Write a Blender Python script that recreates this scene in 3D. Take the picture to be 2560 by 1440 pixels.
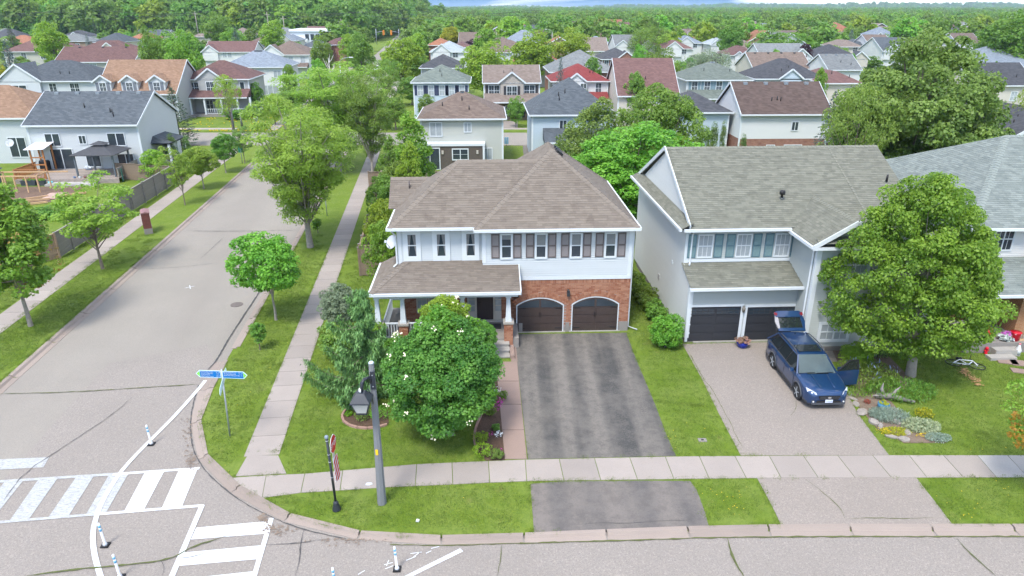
import bpy, math, random
import numpy as np
from math import radians as rad, sin, cos, tan, atan, atan2, pi, sqrt
for o in list(bpy.data.objects): bpy.data.objects.remove(o)
scn = bpy.context.scene
COL = scn.collection
# ------------------------------------------------------------------ camera, sky, sun, exposure
CH, TILT, FPX = 15.6, rad(22.05), 1733.0
cd = bpy.data.cameras.new('camera'); cam = bpy.data.objects.new('camera', cd); COL.objects.link(cam)
cd.sensor_width = 36.0; cd.lens = 36.0*FPX/2560; cd.clip_start = .2; cd.clip_end = 12000
cam.location = (0, 0, CH); cam.rotation_euler = (pi/2-TILT, 0, 0); scn.camera = cam
SUN_EL, SUN_AZ = rad(58), rad(205)     # azimuth clockwise from +Y
world = bpy.data.worlds.new('World'); scn.world = world; world.use_nodes = True
wn, wl = world.node_tree.nodes, world.node_tree.links; wn.clear()
w_out = wn.new('ShaderNodeOutputWorld'); w_bg = wn.new('ShaderNodeBackground')
w_sky = wn.new('ShaderNodeTexSky'); w_sky.sky_type = 'NISHITA'; w_sky.sun_disc = False
w_sky.sun_elevation = SUN_EL; w_sky.sun_rotation = SUN_AZ; w_sky.air_density = 1.0; w_sky.dust_density = .1; w_sky.ozone_density = 4
w_tc = wn.new('ShaderNodeTexCoord'); w_map = wn.new('ShaderNodeMapping'); w_map.inputs['Scale'].default_value = (1.2, 1.2, 14)
w_no = wn.new('ShaderNodeTexNoise'); w_no.inputs['Scale'].default_value = 2.6; w_no.inputs['Detail'].default_value = 8; w_no.inputs['Distortion'].default_value = .6
w_cr = wn.new('ShaderNodeValToRGB'); w_cr.color_ramp.elements[0].position = .48; w_cr.color_ramp.elements[1].position = .62
w_mix = wn.new('ShaderNodeMix'); w_mix.data_type = 'RGBA'; w_mix.inputs[7].default_value = (6.4, 6.0, 5.45, 1)
wl.new(w_tc.outputs['Generated'], w_map.inputs['Vector']); wl.new(w_map.outputs[0], w_no.inputs['Vector'])
wl.new(w_no.outputs['Fac'], w_cr.inputs[0]); wl.new(w_cr.outputs[0], w_mix.inputs[0]); w_hs = wn.new('ShaderNodeHueSaturation'); w_hs.inputs['Saturation'].default_value = 1.2; w_hs.inputs['Value'].default_value = .6; wl.new(w_sky.outputs[0], w_hs.inputs['Color']); w_sx = wn.new('ShaderNodeSeparateXYZ'); wl.new(w_tc.outputs['Generated'], w_sx.inputs[0]); w_hr = wn.new('ShaderNodeMapRange'); w_hr.inputs[1].default_value = .03; w_hr.inputs[2].default_value = .30; w_hr.inputs[3].default_value = 1; w_hr.inputs[4].default_value = 0
wl.new(w_sx.outputs[2], w_hr.inputs[0]); w_hm = wn.new('ShaderNodeMix'); w_hm.data_type = 'RGBA'; w_hm.inputs[7].default_value = (.34, .72, 1.3, 1); wl.new(w_hr.outputs[0], w_hm.inputs[0]); wl.new(w_hs.outputs[0], w_hm.inputs[6]); wl.new(w_hm.outputs[2], w_mix.inputs[6])
wl.new(w_mix.outputs[2], w_bg.inputs['Color']); wl.new(w_bg.outputs[0], w_out.inputs['Surface'])
w_bg.inputs['Strength'].default_value = .15
sd = bpy.data.lights.new('sun', 'SUN'); sun = bpy.data.objects.new('sun', sd); COL.objects.link(sun)
sd.energy = 1.25; sd.angle = rad(16); sd.color = (1, .95, .87)
sun.rotation_euler = (pi/2-SUN_EL, 0, pi-SUN_AZ)
scn.view_settings.view_transform = 'Standard'; scn.view_settings.look = 'None'
scn.view_settings.exposure = 1.98; scn.view_settings.gamma = 1; scn.view_settings.use_curve_mapping = False
scn.cycles.max_bounces = 6; scn.cycles.diffuse_bounces = 4; scn.cycles.glossy_bounces = 2; scn.cycles.transmission_bounces = 3
scn.cycles.transparent_max_bounces = 6; scn.cycles.use_denoising = True; scn.cycles.use_adaptive_sampling = True
scn.cycles.adaptive_threshold = .02; scn.cycles.volume_bounces = 0

# ------------------------------------------------------------------ helpers
CT, ST = cos(TILT), sin(TILT)
def ray(px, py):
    cx, cy = (px-1280)/FPX, (py-720)/FPX
    return cx, CT-cy*ST, -cy*CT-ST
def G(px, py, z=0.0):                      # pixel -> point on the level z
    dx, dy, dz = ray(px, py); k = (z-CH)/dz
    return dx*k, dy*k
def PD(px, py, D):                         # pixel -> (x, z) at distance D
    dx, dy, dz = ray(px, py); k = D/dy
    return dx*k, CH+dz*k
def proj(x, y, z):
    zc = y*CT-(z-CH)*ST; yu = y*ST+(z-CH)*CT
    return 1280+FPX*x/zc, 720-FPX*yu/zc
def zcam(y, z): return y*CT-(z-CH)*ST

def tag(o, label=None, cat=None, group=None, kind=None):
    if label: o['label'] = label
    if cat: o['category'] = cat
    if group: o['group'] = group
    if kind: o['kind'] = kind
    return o
def thing(name, loc, rz, label, cat, group=None):
    o = bpy.data.objects.new(name, None); COL.objects.link(o); o.empty_display_size = .3
    o.location = (loc[0], loc[1], loc[2] if len(loc) > 2 else 0); o.rotation_euler = (0, 0, rz)
    return tag(o, label, cat, group)
def put(name, me, parent=None, loc=(0, 0, 0), rot=(0, 0, 0), scale=None, kind=None, label=None):
    o = bpy.data.objects.new(name, me); COL.objects.link(o); o.location = loc; o.rotation_euler = rot
    if scale is not None: o.scale = scale
    if parent: o.parent = parent
    if kind: o['kind'] = kind
    if label: o['label'] = label
    return o
def setmat(o, *ms):
    for i, m in enumerate(ms):
        if i < len(o.material_slots):
            o.material_slots[i].link = 'OBJECT'; o.material_slots[i].material = m
    return o
def clip(poly, a, b, c):                   # keep a*s+b*t >= c
    out = []; n = len(poly)
    for i in range(n):
        p, q = poly[i], poly[(i+1) % n]; dp, dq = a*p[0]+b*p[1]-c, a*q[0]+b*q[1]-c
        if dp >= 0: out.append(p)
        if (dp > 0 and dq < 0) or (dp < 0 and dq > 0):
            k = dp/(dp-dq); out.append((p[0]+(q[0]-p[0])*k, p[1]+(q[1]-p[1])*k))
    return out
def vadd(*v): return tuple(sum(c) for c in zip(*v))
def vmul(v, k): return tuple(c*k for c in v)
def vsub(a, b): return tuple(x-y for x, y in zip(a, b))
def vcross(a, b): return (a[1]*b[2]-a[2]*b[1], a[2]*b[0]-a[0]*b[2], a[0]*b[1]-a[1]*b[0])
def vlen(a): return sqrt(sum(c*c for c in a))
def vnorm(a): l = vlen(a) or 1; return tuple(c/l for c in a)
def vdot(a, b): return sum(x*y for x, y in zip(a, b))

class MB:
    def __init__(s): s.v = []; s.f = []; s.m = []; s.t = []; s.sm = []
    def face(s, pts, mi=0, t=.5, smooth=False):
        n = len(s.v); s.v.extend(pts); s.f.append(tuple(range(n, n+len(pts)))); s.m.append(mi); s.t.append(t); s.sm.append(smooth); return s
    def mesh(s, V, F, mi=0, t=.5, smooth=False):
        n = len(s.v); s.v.extend(V)
        for f in F: s.f.append(tuple(i+n for i in f)); s.m.append(mi); s.t.append(t); s.sm.append(smooth)
        return s
    def box(s, x0, x1, y0, y1, z0, z1, mi=0, t=.5, rz=0, c=None):
        V = [(x, y, z) for z in (z0, z1) for y in (y0, y1) for x in (x0, x1)]
        if rz:
            cx, cy = c or ((x0+x1)/2, (y0+y1)/2)
            V = [(cx+(x-cx)*cos(rz)-(y-cy)*sin(rz), cy+(x-cx)*sin(rz)+(y-cy)*cos(rz), z) for x, y, z in V]
        return s.mesh(V, [(0, 2, 3, 1), (4, 5, 7, 6), (0, 1, 5, 4), (2, 6, 7, 3), (0, 4, 6, 2), (1, 3, 7, 5)], mi, t)
    def prism(s, poly, z0, z1, mi=0, t=.5, cap=True):
        n = len(poly); a = 0
        for i in range(n): a += poly[i][0]*poly[(i+1) % n][1]-poly[(i+1) % n][0]*poly[i][1]
        if a < 0: poly = poly[::-1]
        V = [(p[0], p[1], z0) for p in poly]+[(p[0], p[1], z1) for p in poly]
        F = [(i, (i+1) % n, (i+1) % n+n, i+n) for i in range(n)]
        if cap: F += [tuple(range(n, 2*n)), tuple(range(n-1, -1, -1))]
        return s.mesh(V, F, mi, t)
    def beam(s, p, q, w, h, mi=0, t=.5, up=(0, 0, 1)):      # box along p-q
        d = vnorm(vsub(q, p)); r = vnorm(vcross(d, up)); u = vcross(r, d); V = []
        for a in (p, q):
            for i, j in ((-1, -1), (1, -1), (1, 1), (-1, 1)): V.append(vadd(a, vmul(r, i*w/2), vmul(u, j*h/2)))
        return s.mesh(V, [(3, 2, 1, 0), (4, 5, 6, 7), (0, 1, 5, 4), (1, 2, 6, 5), (2, 3, 7, 6), (3, 0, 4, 7)], mi, t)
    def tube(s, pts, rs, n=8, mi=0, t=.5, smooth=True, cap=True):
        if not isinstance(rs, (list, tuple)): rs = [rs]*len(pts)
        V = []; F = []
        for i, p in enumerate(pts):
            d = vnorm(vsub(pts[min(i+1, len(pts)-1)], pts[max(i-1, 0)]))
            a = (1, 0, 0) if abs(d[0]) < .8 else (0, 1, 0)
            r = vnorm(vcross(d, a)); u = vcross(r, d)
            for k in range(n):
                g = 2*pi*k/n; V.append(vadd(p, vmul(r, rs[i]*cos(g)), vmul(u, rs[i]*sin(g))))
        for i in range(len(pts)-1):
            for k in range(n): F.append((i*n+k, i*n+(k+1) % n, (i+1)*n+(k+1) % n, (i+1)*n+k))
        s.mesh(V, F, mi, t, smooth)
        if cap:
            b = len(s.v)-len(V); s.f.append(tuple(b+k for k in range(n-1, -1, -1))); s.f.append(tuple(b+(len(pts)-1)*n+k for k in range(n)))
            s.m += [mi, mi]; s.t += [t, t]; s.sm += [False, False]
        return s
    def lathe(s, prof, n=12, c=(0, 0, 0), mi=0, t=.5, smooth=True):      # prof: (r, z)
        return s.tube([(c[0], c[1], c[2]+z+i*1e-5) for i, (r, z) in enumerate(prof)], [max(r, .001) for r, z in prof], n, mi, t, smooth)
    def courses(s, O, eu, ev, en, poly, expo, tab=None, lift=.012, base=.003, mi=0, rng=random, tv=(.2, .8), gap=0):
        ts = [p[1] for p in poly]; ss = [p[0] for p in poly]; k0 = int(math.floor(min(ts)/expo)); k1 = int(math.ceil(max(ts)/expo))
        def P(a, b, h): return (O[0]+eu[0]*a+ev[0]*b+en[0]*h, O[1]+eu[1]*a+ev[1]*b+en[1]*h, O[2]+eu[2]*a+ev[2]*b+en[2]*h)
        for k in range(k0, k1):
            a, b = k*expo, (k+1)*expo
            st = clip(clip(poly, 0, 1, a), 0, -1, -b)
            if len(st) < 3: continue
            cells = [(None, st)]
            if tab:
                cells = []; x = min(ss)-rng.random()*tab
                while x < max(ss):
                    w = tab*rng.uniform(.75, 1.25); c = clip(clip(st, 1, 0, x), -1, 0, -(x+w)); x += w
                    if len(c) >= 3: cells.append((x, c))
            for _, c in cells:
                t = rng.uniform(*tv); hh = lift*(rng.uniform(.8, 1.25) if tab else 1)
                s.face([P(p[0], p[1], base+hh*(1-(p[1]-a)/expo)) for p in c], mi, t)
                lo = [p for p in c if p[1] < a+expo*.02]
                if len(lo) >= 2:
                    x0, x1 = min(p[0] for p in lo), max(p[0] for p in lo); y = lo[0][1]
                    if x1-x0 > .01: s.face([P(x0, y, -.005), P(x1, y, -.005), P(x1, y, base+hh), P(x0, y, base+hh)], mi, t*.8)
        return s
    def data(s, name, *mats):
        me = bpy.data.meshes.new(name); me.from_pydata(s.v, [], s.f)
        for m in mats: me.materials.append(m)
        me.polygons.foreach_set('material_index', s.m); me.polygons.foreach_set('use_smooth', s.sm)
        at = me.attributes.new('tint', 'FLOAT', 'FACE'); at.data.foreach_set('value', s.t)
        me.update(); return me
    def put(s, name, mats, parent=None, split=False, **k):
        if not isinstance(mats, (list, tuple)): mats = [mats]
        if split:                               # every separate piece an object of its own
            par = list(range(len(s.v)))
            def fd(i):
                while par[i] != i: par[i] = par[par[i]]; i = par[i]
                return i
            for f in s.f:
                for i in f[1:]: par[fd(i)] = fd(f[0])
            grp = {}
            for i, f in enumerate(s.f): grp.setdefault(fd(f[0]), []).append(i)
            for ids in grp.values():
                q = MB()
                for i in ids: q.mesh([s.v[j] for j in s.f[i]], [tuple(range(len(s.f[i])))], s.m[i], s.t[i], s.sm[i])
                o = put(name, q.data(name, *mats), parent, **k)
            return o
        return put(name, s.data(name, *mats), parent, **k)

# ------------------------------------------------------------------ materials
class NM:
    def __init__(s, name):
        s.m = bpy.data.materials.new(name); s.m.use_nodes = True; s.nt = s.m.node_tree; s.nt.nodes.clear()
        s.out = s.nt.nodes.new('ShaderNodeOutputMaterial')
    def n(s, ty, ins={}, **pr):
        x = s.nt.nodes.new(ty)
        for k, v in pr.items(): setattr(x, k, v)
        for k, v in ins.items(): s.set(x.inputs[k], v)
        return x
    def set(s, sock, v):
        if isinstance(v, bpy.types.NodeSocket): s.nt.links.new(v, sock)
        else:
            if isinstance(v, (tuple, list)) and sock.type == 'RGBA' and len(v) == 3: v = (*v, 1)
            sock.default_value = v
    def math(s, op, a, b=0.0, c=None):
        i = {0: a, 1: b}
        if c is not None: i[2] = c
        return s.n('ShaderNodeMath', i, operation=op).outputs[0]
    def mix(s, f, a, b, mode='MIX'): return s.n('ShaderNodeMix', {0: f, 6: a, 7: b}, data_type='RGBA', blend_type=mode).outputs[2]
    def noise(s, sc, det=3, vec=None, rough=.55, out='Fac', dist=0):
        i = {'Scale': sc, 'Detail': det, 'Roughness': rough, 'Distortion': dist}
        if vec is not None: i['Vector'] = vec
        return s.n('ShaderNodeTexNoise', i).outputs[out]
    def ramp(s, f, pts):
        r = s.n('ShaderNodeValToRGB', {0: f}); e = r.color_ramp.elements
        while len(e) < len(pts): e.new(.5)
        for x, (p, c) in zip(e, pts): x.position = p; x.color = (*c, 1) if isinstance(c, tuple) else (c, c, c, 1)
        return r.outputs[0]
    def obj(s): return s.n('ShaderNodeTexCoord').outputs['Object']
    def pos(s): return s.n('ShaderNodeNewGeometry').outputs['Position']
    def tint(s): return s.n('ShaderNodeAttribute', attribute_name='tint').outputs['Fac']
    def mapv(s, v, sc=(1, 1, 1), rot=(0, 0, 0), loc=(0, 0, 0)): return s.n('ShaderNodeMapping', {'Vector': v, 'Scale': sc, 'Rotation': rot, 'Location': loc}).outputs[0]
    def bump(s, h, st=.3, d=.01): return s.n('ShaderNodeBump', {'Height': h, 'Strength': st, 'Distance': d}).outputs[0]
    def bsdf(s, col, rough=.7, nrm=None, metal=0, spec=.4, **k):
        i = {'Base Color': col, 'Roughness': rough, 'Metallic': metal, 'Specular IOR Level': spec}
        if nrm is not None: i['Normal'] = nrm
        i.update(k); b = s.n('ShaderNodeBsdfPrincipled', i); s.nt.links.new(b.outputs[0], s.out.inputs['Surface']); return b
_mc = {}
def cached(f):
    def g(*a, **k):
        key = (f.__name__, a, tuple(sorted(k.items())))
        if key not in _mc: _mc[key] = f(*a, **k)
        return _mc[key]
    return g
def dk(c, k): return tuple(x*k for x in c)
@cached
def M(name, col, rough=.7, var=.12, sc=3.0, metal=0, spec=.35, bump=0, tv=0):
    m = NM(name); o = m.obj(); f = m.noise(sc, 5, o); f2 = m.noise(sc*13, 3, o)
    f = m.math('ADD', m.math('MULTIPLY', f, .6), m.math('MULTIPLY', f2, .4))
    if tv: f = m.math('ADD', m.math('MULTIPLY', f, 1-tv), m.math('MULTIPLY', m.tint(), tv))
    c = m.mix(m.ramp(f, [(.3, 0.), (.7, 1.)]), dk(col, 1-var), dk(col, 1+var))
    m.bsdf(c, rough, m.bump(f2, bump, .01) if bump else None, metal, spec); return m.m
@cached
def shingle_geo(name, c1, c2):
    c1 = dk(c1, .66); c2 = dk(c2, .66); m = NM(name); t = m.tint(); p = m.obj(); n = m.noise(60, 2, p); n2 = m.noise(.5, 4, p)
    c = m.mix(t, c1, c2); c = m.mix(m.math('MULTIPLY', n2, .55), c, dk(c2, .8)); c = m.mix(m.ramp(n, [(.35, 0.), (.65, 1.)]), c, m.mix(.15, c, (.3, .3, .3)))
    st = m.noise(1.0, 4, m.mapv(p, (2.2, 2.2, .25))); c = m.mix(m.ramp(st, [(.52, 0.), (.75, .35)]), c, dk(c1, .62))
    m.bsdf(c, .9, m.bump(n, .25, .004), spec=.2); return m.m
@cached
def roof_mat(name, c1, c2, lines=1.0):
    c1 = dk(c1, .70); c2 = dk(c2, .70); m = NM(name); p = m.obj(); s = m.n('ShaderNodeSeparateXYZ', {0: p}); z = m.math('MULTIPLY', s.outputs[2], 1/.1)
    row = m.math('FLOOR', z); fr = m.math('FRACT', z)
    x = m.math('ADD', s.outputs[0], s.outputs[1]); x = m.math('ADD', m.math('MULTIPLY', x, 1/.33), m.math('MULTIPLY', row, .37))
    cell = m.n('ShaderNodeTexWhiteNoise', {'Vector': m.n('ShaderNodeCombineXYZ', {0: m.math('FLOOR', x), 1: row}).outputs[0]}, noise_dimensions='2D').outputs[0]
    n2 = m.noise(.35, 4, p); ob = m.n('ShaderNodeObjectInfo').outputs['Random']
    c = m.mix(cell, c1, c2); c = m.mix(m.math('MULTIPLY', n2, .5), c, dk(c2, .85))
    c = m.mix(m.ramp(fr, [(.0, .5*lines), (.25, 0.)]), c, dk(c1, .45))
    st = m.noise(1.0, 4, m.mapv(p, (1.6, 1.6, .2))); c = m.mix(m.ramp(st, [(.5, 0.), (.75, .35)]), c, dk(c1, .65))
    h = m.n('ShaderNodeHueSaturation', {'Color': c, 'Value': m.math('ADD', .9, m.math('MULTIPLY', ob, .2))}).outputs[0]
    m.bsdf(h, .88, m.bump(m.math('SUBTRACT', 1, fr), .5, .01), spec=.2); return m.m
@cached
def siding_mat(name, col):
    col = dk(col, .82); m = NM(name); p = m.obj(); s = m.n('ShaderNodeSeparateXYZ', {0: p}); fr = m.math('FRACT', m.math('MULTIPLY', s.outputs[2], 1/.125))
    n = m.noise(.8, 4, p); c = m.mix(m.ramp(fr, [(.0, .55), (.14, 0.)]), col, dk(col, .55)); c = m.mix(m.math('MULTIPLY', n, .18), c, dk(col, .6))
    m.bsdf(c, .55, m.bump(m.math('SUBTRACT', 1, fr), .6, .012), spec=.35); return m.m
@cached
def brick_mat(name, c1, c2, mortar=(.28, .24, .21)):
    c1 = dk(c1, .68); c2 = dk(c2, .68); m = NM(name); p = m.obj(); s = m.n('ShaderNodeSeparateXYZ', {0: p})
    v = m.n('ShaderNodeCombineXYZ', {0: m.math('ADD', s.outputs[0], s.outputs[1]), 1: s.outputs[2]}).outputs[0]
    b = m.n('ShaderNodeTexBrick', {'Vector': v, 'Color1': c1, 'Color2': c2, 'Mortar': mortar, 'Scale': 1.0, 'Mortar Size': .008, 'Brick Width': .21, 'Row Height': .075})
    c = m.mix(m.ramp(m.noise(1.5, 4, p), [(.4, 0.), (.8, .5)]), b.outputs[0], dk(c1, .6))
    m.bsdf(c, .85, m.bump(m.math('SUBTRACT', 1, b.outputs['Fac']), .4, .008), spec=.2); return m.m
@cached
def tintmat(name, c1, c2, rough=.85, spec=.2):
    m = NM(name); p = m.obj(); c = m.mix(m.tint(), c1, c2); n = m.noise(25, 3, p); c = m.mix(m.math('MULTIPLY', n, .4), c, dk(c1, .6))
    m.bsdf(c, rough, m.bump(n, .2, .004), spec=spec); return m.m
@cached
def leafmat(name, c1, c2, hue=.02, trans=.38):
    m = NM(name); t = m.tint(); ob = m.n('ShaderNodeObjectInfo').outputs['Random']
    c = m.mix(t, c1, c2)
    h = m.n('ShaderNodeHueSaturation', {'Color': c, 'Hue': m.math('ADD', .5-hue, m.math('MULTIPLY', ob, 2*hue)), 'Value': m.math('ADD', .82, m.math('MULTIPLY', ob, .36)), 'Saturation': 1.0}).outputs[0]
    b = m.n('ShaderNodeBsdfPrincipled', {'Base Color': h, 'Roughness': .5, 'Specular IOR Level': .35})
    tr = m.n('ShaderNodeBsdfTranslucent', {'Color': m.mix(.5, h, dk(c2, 1.6))})
    mx = m.n('ShaderNodeMixShader', {0: trans, 1: b.outputs[0], 2: tr.outputs[0]}); m.nt.links.new(mx.outputs[0], m.out.inputs['Surface']); return m.m
@cached
def glassmat(name, c=(.03, .04, .05), rough=.08):
    m = NM(name); p = m.obj(); n = m.noise(1.3, 3, p); m.bsdf(m.mix(n, dk(c, .6), dk(c, 1.7)), rough, None, 0, .6); return m.m
WHITE = M('white_trim', (.56, .60, .63), .5, .04); OFFW = M('off_white_trim', (.44, .41, .37), .5, .05)
GLASS = glassmat('window_glass'); GLASSB = glassmat('window_glass_with_blinds', (.26, .29, .31), .25)
BARK = M('bark', (.17, .14, .115), .9, .35, 6, bump=.5); BARKG = M('grey_bark', (.26, .235, .2), .9, .3, 6, bump=.5)
DARK = M('dark_metal', (.035, .04, .045), .45, .2, 8); BLACK = M('black_plastic', (.015, .015, .017), .5, .2)
# ------------------------------------------------------------------ ground, roads, pavements
def grass_mat():
    m = NM('lawn_grass'); p = m.pos(); a = m.noise(.09, 3, p); b = m.noise(.7, 4, p, .65); c = m.noise(6, 3, p); d = m.noise(45, 2, p, .7)
    col = m.mix(m.ramp(a, [(.35, 0.), (.65, 1.)]), (.105, .165, .014), (.16, .22, .026))
    col = m.mix(m.ramp(b, [(.38, 0.), (.68, .8)]), col, (.19, .24, .055))
    col = m.mix(m.ramp(m.noise(1.6, 5, p, .75), [(.60, 0.), (.74, .75)]), col, (.19, .18, .06)); col = m.mix(m.ramp(c, [(.35, .35), (.6, 0.)]), col, (.07, .135, .016))
    col = m.mix(m.ramp(d, [(.3, .5), (.65, 0.)]), col, (.055, .11, .013))
    m.bsdf(col, .9, m.bump(m.math('ADD', d, c), .7, .03), spec=.15); return m.m
def asphalt_mat(name, col, spk=.5, rot=0, lanes=0, dark=None, scale=1, warm=None):
    m = NM(name); p = m.pos(); g = m.noise(38, 2, p, .8); g2 = m.noise(15, 3, p, .7); a = m.noise(.35, 4, p, .6)
    c = m.mix(m.ramp(g, [(.3, spk), (.5, 0.)]), col, dk(col, .45)); c = m.mix(m.ramp(g2, [(.52, 0.), (.72, spk*.8)]), c, dk(col, 1.55))
    c = m.mix(m.ramp(a, [(.3, .3), (.7, 0.)]), c, dk(col, .72))
    if lanes:
        v = m.mapv(m.mapv(p, rot=(0, 0, rot)), (scale, .03, 1)); st = m.noise(1.0, 3, v, .5); c = m.mix(m.ramp(st, [(.42, 0.), (.62, lanes)]), c, dark)
    if warm:
        v = m.mapv(p, (.62, .03, 1)); xs_ = m.n('ShaderNodeSeparateXYZ', {0: p}).outputs[0]; gr_ = m.math('MULTIPLY', m.math('SUBTRACT', m.noise(16, 4, p, .7), .5), .55); st = m.math('ADD', m.math('ADD', m.math('MULTIPLY', m.math('SINE', m.math('MULTIPLY', m.math('SUBTRACT', xs_, .60), 4.6)), .07), m.noise(1.6, 3, v, .5)), gr_); c = m.mix(m.ramp(st, [(.36, 0.), (.62, 1.)]), c, warm); c = m.mix(m.ramp(m.math('ADD', m.noise(.5, 5, p, .7), gr_), [(.45, .45), (.6, 0.)]), c, warm)
        f = m.noise(2.6, 6, p, .7); c = m.mix(m.ramp(f, [(.38, .3), (.55, 0.)]), c, dk(col, .6))
    m.bsdf(c, .9, m.bump(g, .5, .006), spec=.2); return m.m
def concrete_mat(name, col):
    m = NM(name); p = m.pos(); g = m.noise(30, 3, p, .7); a = m.noise(.8, 5, p, .6); ob = m.n('ShaderNodeObjectInfo').outputs['Random']
    c = m.mix(m.ramp(g, [(.3, .3), (.6, 0.)]), col, dk(col, .7)); c = m.mix(m.ramp(a, [(.35, .35), (.65, 0.)]), c, dk(col, .8))
    c = m.n('ShaderNodeHueSaturation', {'Color': c, 'Value': m.math('ADD', .9, m.math('MULTIPLY', ob, .18))}).outputs[0]
    m.bsdf(c, .88, m.bump(g, .3, .004), spec=.2); return m.m
GRASS = grass_mat()
ASPH = asphalt_mat('road_asphalt', (.26, .240, .212), .45, rad(-6.4), .35, (.205, .185, .165), .33)
ASPHF = asphalt_mat('coarse_road_asphalt', (.25, .226, .204), .8)
ASPHD = asphalt_mat('dark_driveway_asphalt', (.068, .068, .067), .5, warm=(.17, .156, .14))
ASPHA = asphalt_mat('faded_apron_asphalt', (.105, .10, .098), .5, warm=(.17, .152, .138))
ASPHR = asphalt_mat('pale_driveway_asphalt', (.255, .225, .20), .75)
CONC = concrete_mat('sidewalk_concrete', (.31, .275, .25)); CONCP = concrete_mat('pink_concrete', (.27, .20, .17)); CURBM = concrete_mat('kerb_concrete', (.28, .235, .205)); CONCG = concrete_mat('grey_concrete', (.24, .225, .21))
def poly(px, z=0.0): return [G(a, b, z) for a, b in px]
def sheet(name, pts, z, mat, kind='structure', parent=None):
    mb = MB(); mb.face([(x, y, z) for x, y in pts]); return mb.put(name, mat, parent, kind=kind)
def ccw(p):
    a = sum(p[i][0]*p[(i+1) % len(p)][1]-p[(i+1) % len(p)][0]*p[i][1] for i in range(len(p)))
    return p if a > 0 else p[::-1]
SA = rad(6.4); SD = (-sin(SA), cos(SA)); SN = (cos(SA), sin(SA))       # street direction, and its right-hand side
def SP(off, D):                            # a point of the side street: offset right of its axis, at depth D
    x0 = -18.9-(D-36)*tan(SA); return (x0+off, D)
EDGE = 4.55
# one ground sheet to the horizon
mb = MB(); n = 24
for i in range(n):
    for j in range(n):
        f = lambda k: (k/n*2-1)*abs(k/n*2-1)*7000
        mb.face([(f(i), f(j)+2000, 0), (f(i+1), f(j)+2000, 0), (f(i+1), f(j+1)+2000, 0), (f(i), f(j+1)+2000, 0)])
mb.put('ground', GRASS, kind='structure')
cin = [(1300, 1334), (1165, 1337), (1025, 1341), (950, 1336), (895, 1326), (825, 1317), (750, 1295), (685, 1265), (644, 1247), (576, 1194), (528, 1154), (509, 1110), (503, 1061), (503, 1021), (540, 961), (570, 900)]
cout = [(1300, 1358), (1175, 1362), (1075, 1364), (975, 1360), (865, 1346), (787, 1330), (757, 1323), (685, 1295), (604, 1255), (536, 1202), (499, 1158), (481, 1118), (475, 1069), (479, 1021), (499, 965), (540, 900)]
cinw = [G(a, b, .1) for a, b in cin]; coutw = [G(a, b, 0) for a, b in cout]
def dens(p, step):
    L = [0]
    for i in range(1, len(p)): L.append(L[-1]+math.dist(p[i-1], p[i]))
    n = max(2, round(L[-1]/step)); out = []
    for k in range(n+1):
        t = L[-1]*k/n; i = 0
        while i < len(p)-2 and L[i+1] < t: i += 1
        f = (t-L[i])/((L[i+1]-L[i]) or 1); out.append((p[i][0]+(p[i+1][0]-p[i][0])*f, p[i][1]+(p[i+1][1]-p[i][1])*f))
    return out
def smooth(p, it=2):
    for _ in range(it):
        q = [p[0]]
        for a, b in zip(p, p[1:]): q += [(a[0]*.75+b[0]*.25, a[1]*.75+b[1]*.25), (a[0]*.25+b[0]*.75, a[1]*.25+b[1]*.75)]
        p = q+[p[-1]]
    return p
cinS = smooth([(45, 17.95), (16.6, 17.91), (6.85, 17.91)]+cinw, 2); coutS = smooth([(45, 17.5), (16.3, 17.47), (6.83, 17.43)]+coutw, 2)
RC = [SP(EDGE+.35, d) for d in (32, 60, 84)]
blockA = cinS+RC+[(130, 84), (130, 17.9)]
LC = [SP(-EDGE-.35, d) for d in (-30, 20, 60, 84)]
blockB = LC+[(-150, 84), (-150, -30)]
mb = MB(); mb.prism(blockA, 0, .10); mb.prism(blockB, 0, .10); mb.prism([SP(EDGE+.35, 94.5), SP(EDGE+.35, 330), (120, 330), (120, 94.5)], 0, .06); mb.prism([SP(-EDGE-.35, 94.5), SP(-EDGE-.35, 330), (-180, 330), (-180, 94.5)], 0, .06)
mb.put('lawn', GRASS, kind='structure')
road = sheet('side_street', [SP(-EDGE, -30), SP(EDGE, -30), SP(EDGE, 60), SP(EDGE, 84), SP(EDGE, 700), SP(-EDGE, 700)], .008, ASPH)
sheet('front_street', [SP(EDGE-5, -2), (60, -2), (60, 17.6), (-3, 17.7), (-8, 20), (-11, 24), (-15.2, 31), SP(EDGE-5.5, 29), SP(EDGE-5.5, 18)], .012, ASPHF)
sheet('cross_street', [(-190, 85.2), (130, 84.8), (130, 93.8), (-190, 94.2)], .016, ASPH)
# kerbs: each stone a part
def kerb(name, inner, outer, step, loc=(0, 0, 0)):
    root = tag(thing(name, (0, 0), 0, None, None), kind='structure')
    I, O = dens(inner, step), dens(outer, step); n = min(len(I), len(O))
    Of = dens(outer, .06); n = len(I); O = [min(Of, key=lambda q: math.dist(q, p)) for p in I]
    for k in range(n-1):
        mb = MB(); e = .012; rows = []
        for f in (e, .5, 1-e):
            a = [I[k][j]+(I[k+1][j]-I[k][j])*f for j in (0, 1)]; b = [O[k][j]+(O[k+1][j]-O[k][j])*f for j in (0, 1)]
            mid = lambda t: (a[0]+(b[0]-a[0])*t, a[1]+(b[1]-a[1])*t)
            rows.append([(*mid(0), 0), (*mid(0), .125), (*mid(.35), .12), (*mid(.5), .035), (*mid(1), .022), (*mid(1), 0)])
        for r in range(2):
            for j in range(5): mb.face([rows[r][j], rows[r+1][j], rows[r+1][j+1], rows[r][j+1]], 0, .5, False)
        mb.face(rows[0]); mb.face(rows[2][::-1]); mb.put('kerb_stone', CURBM, root)
    return root
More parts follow.
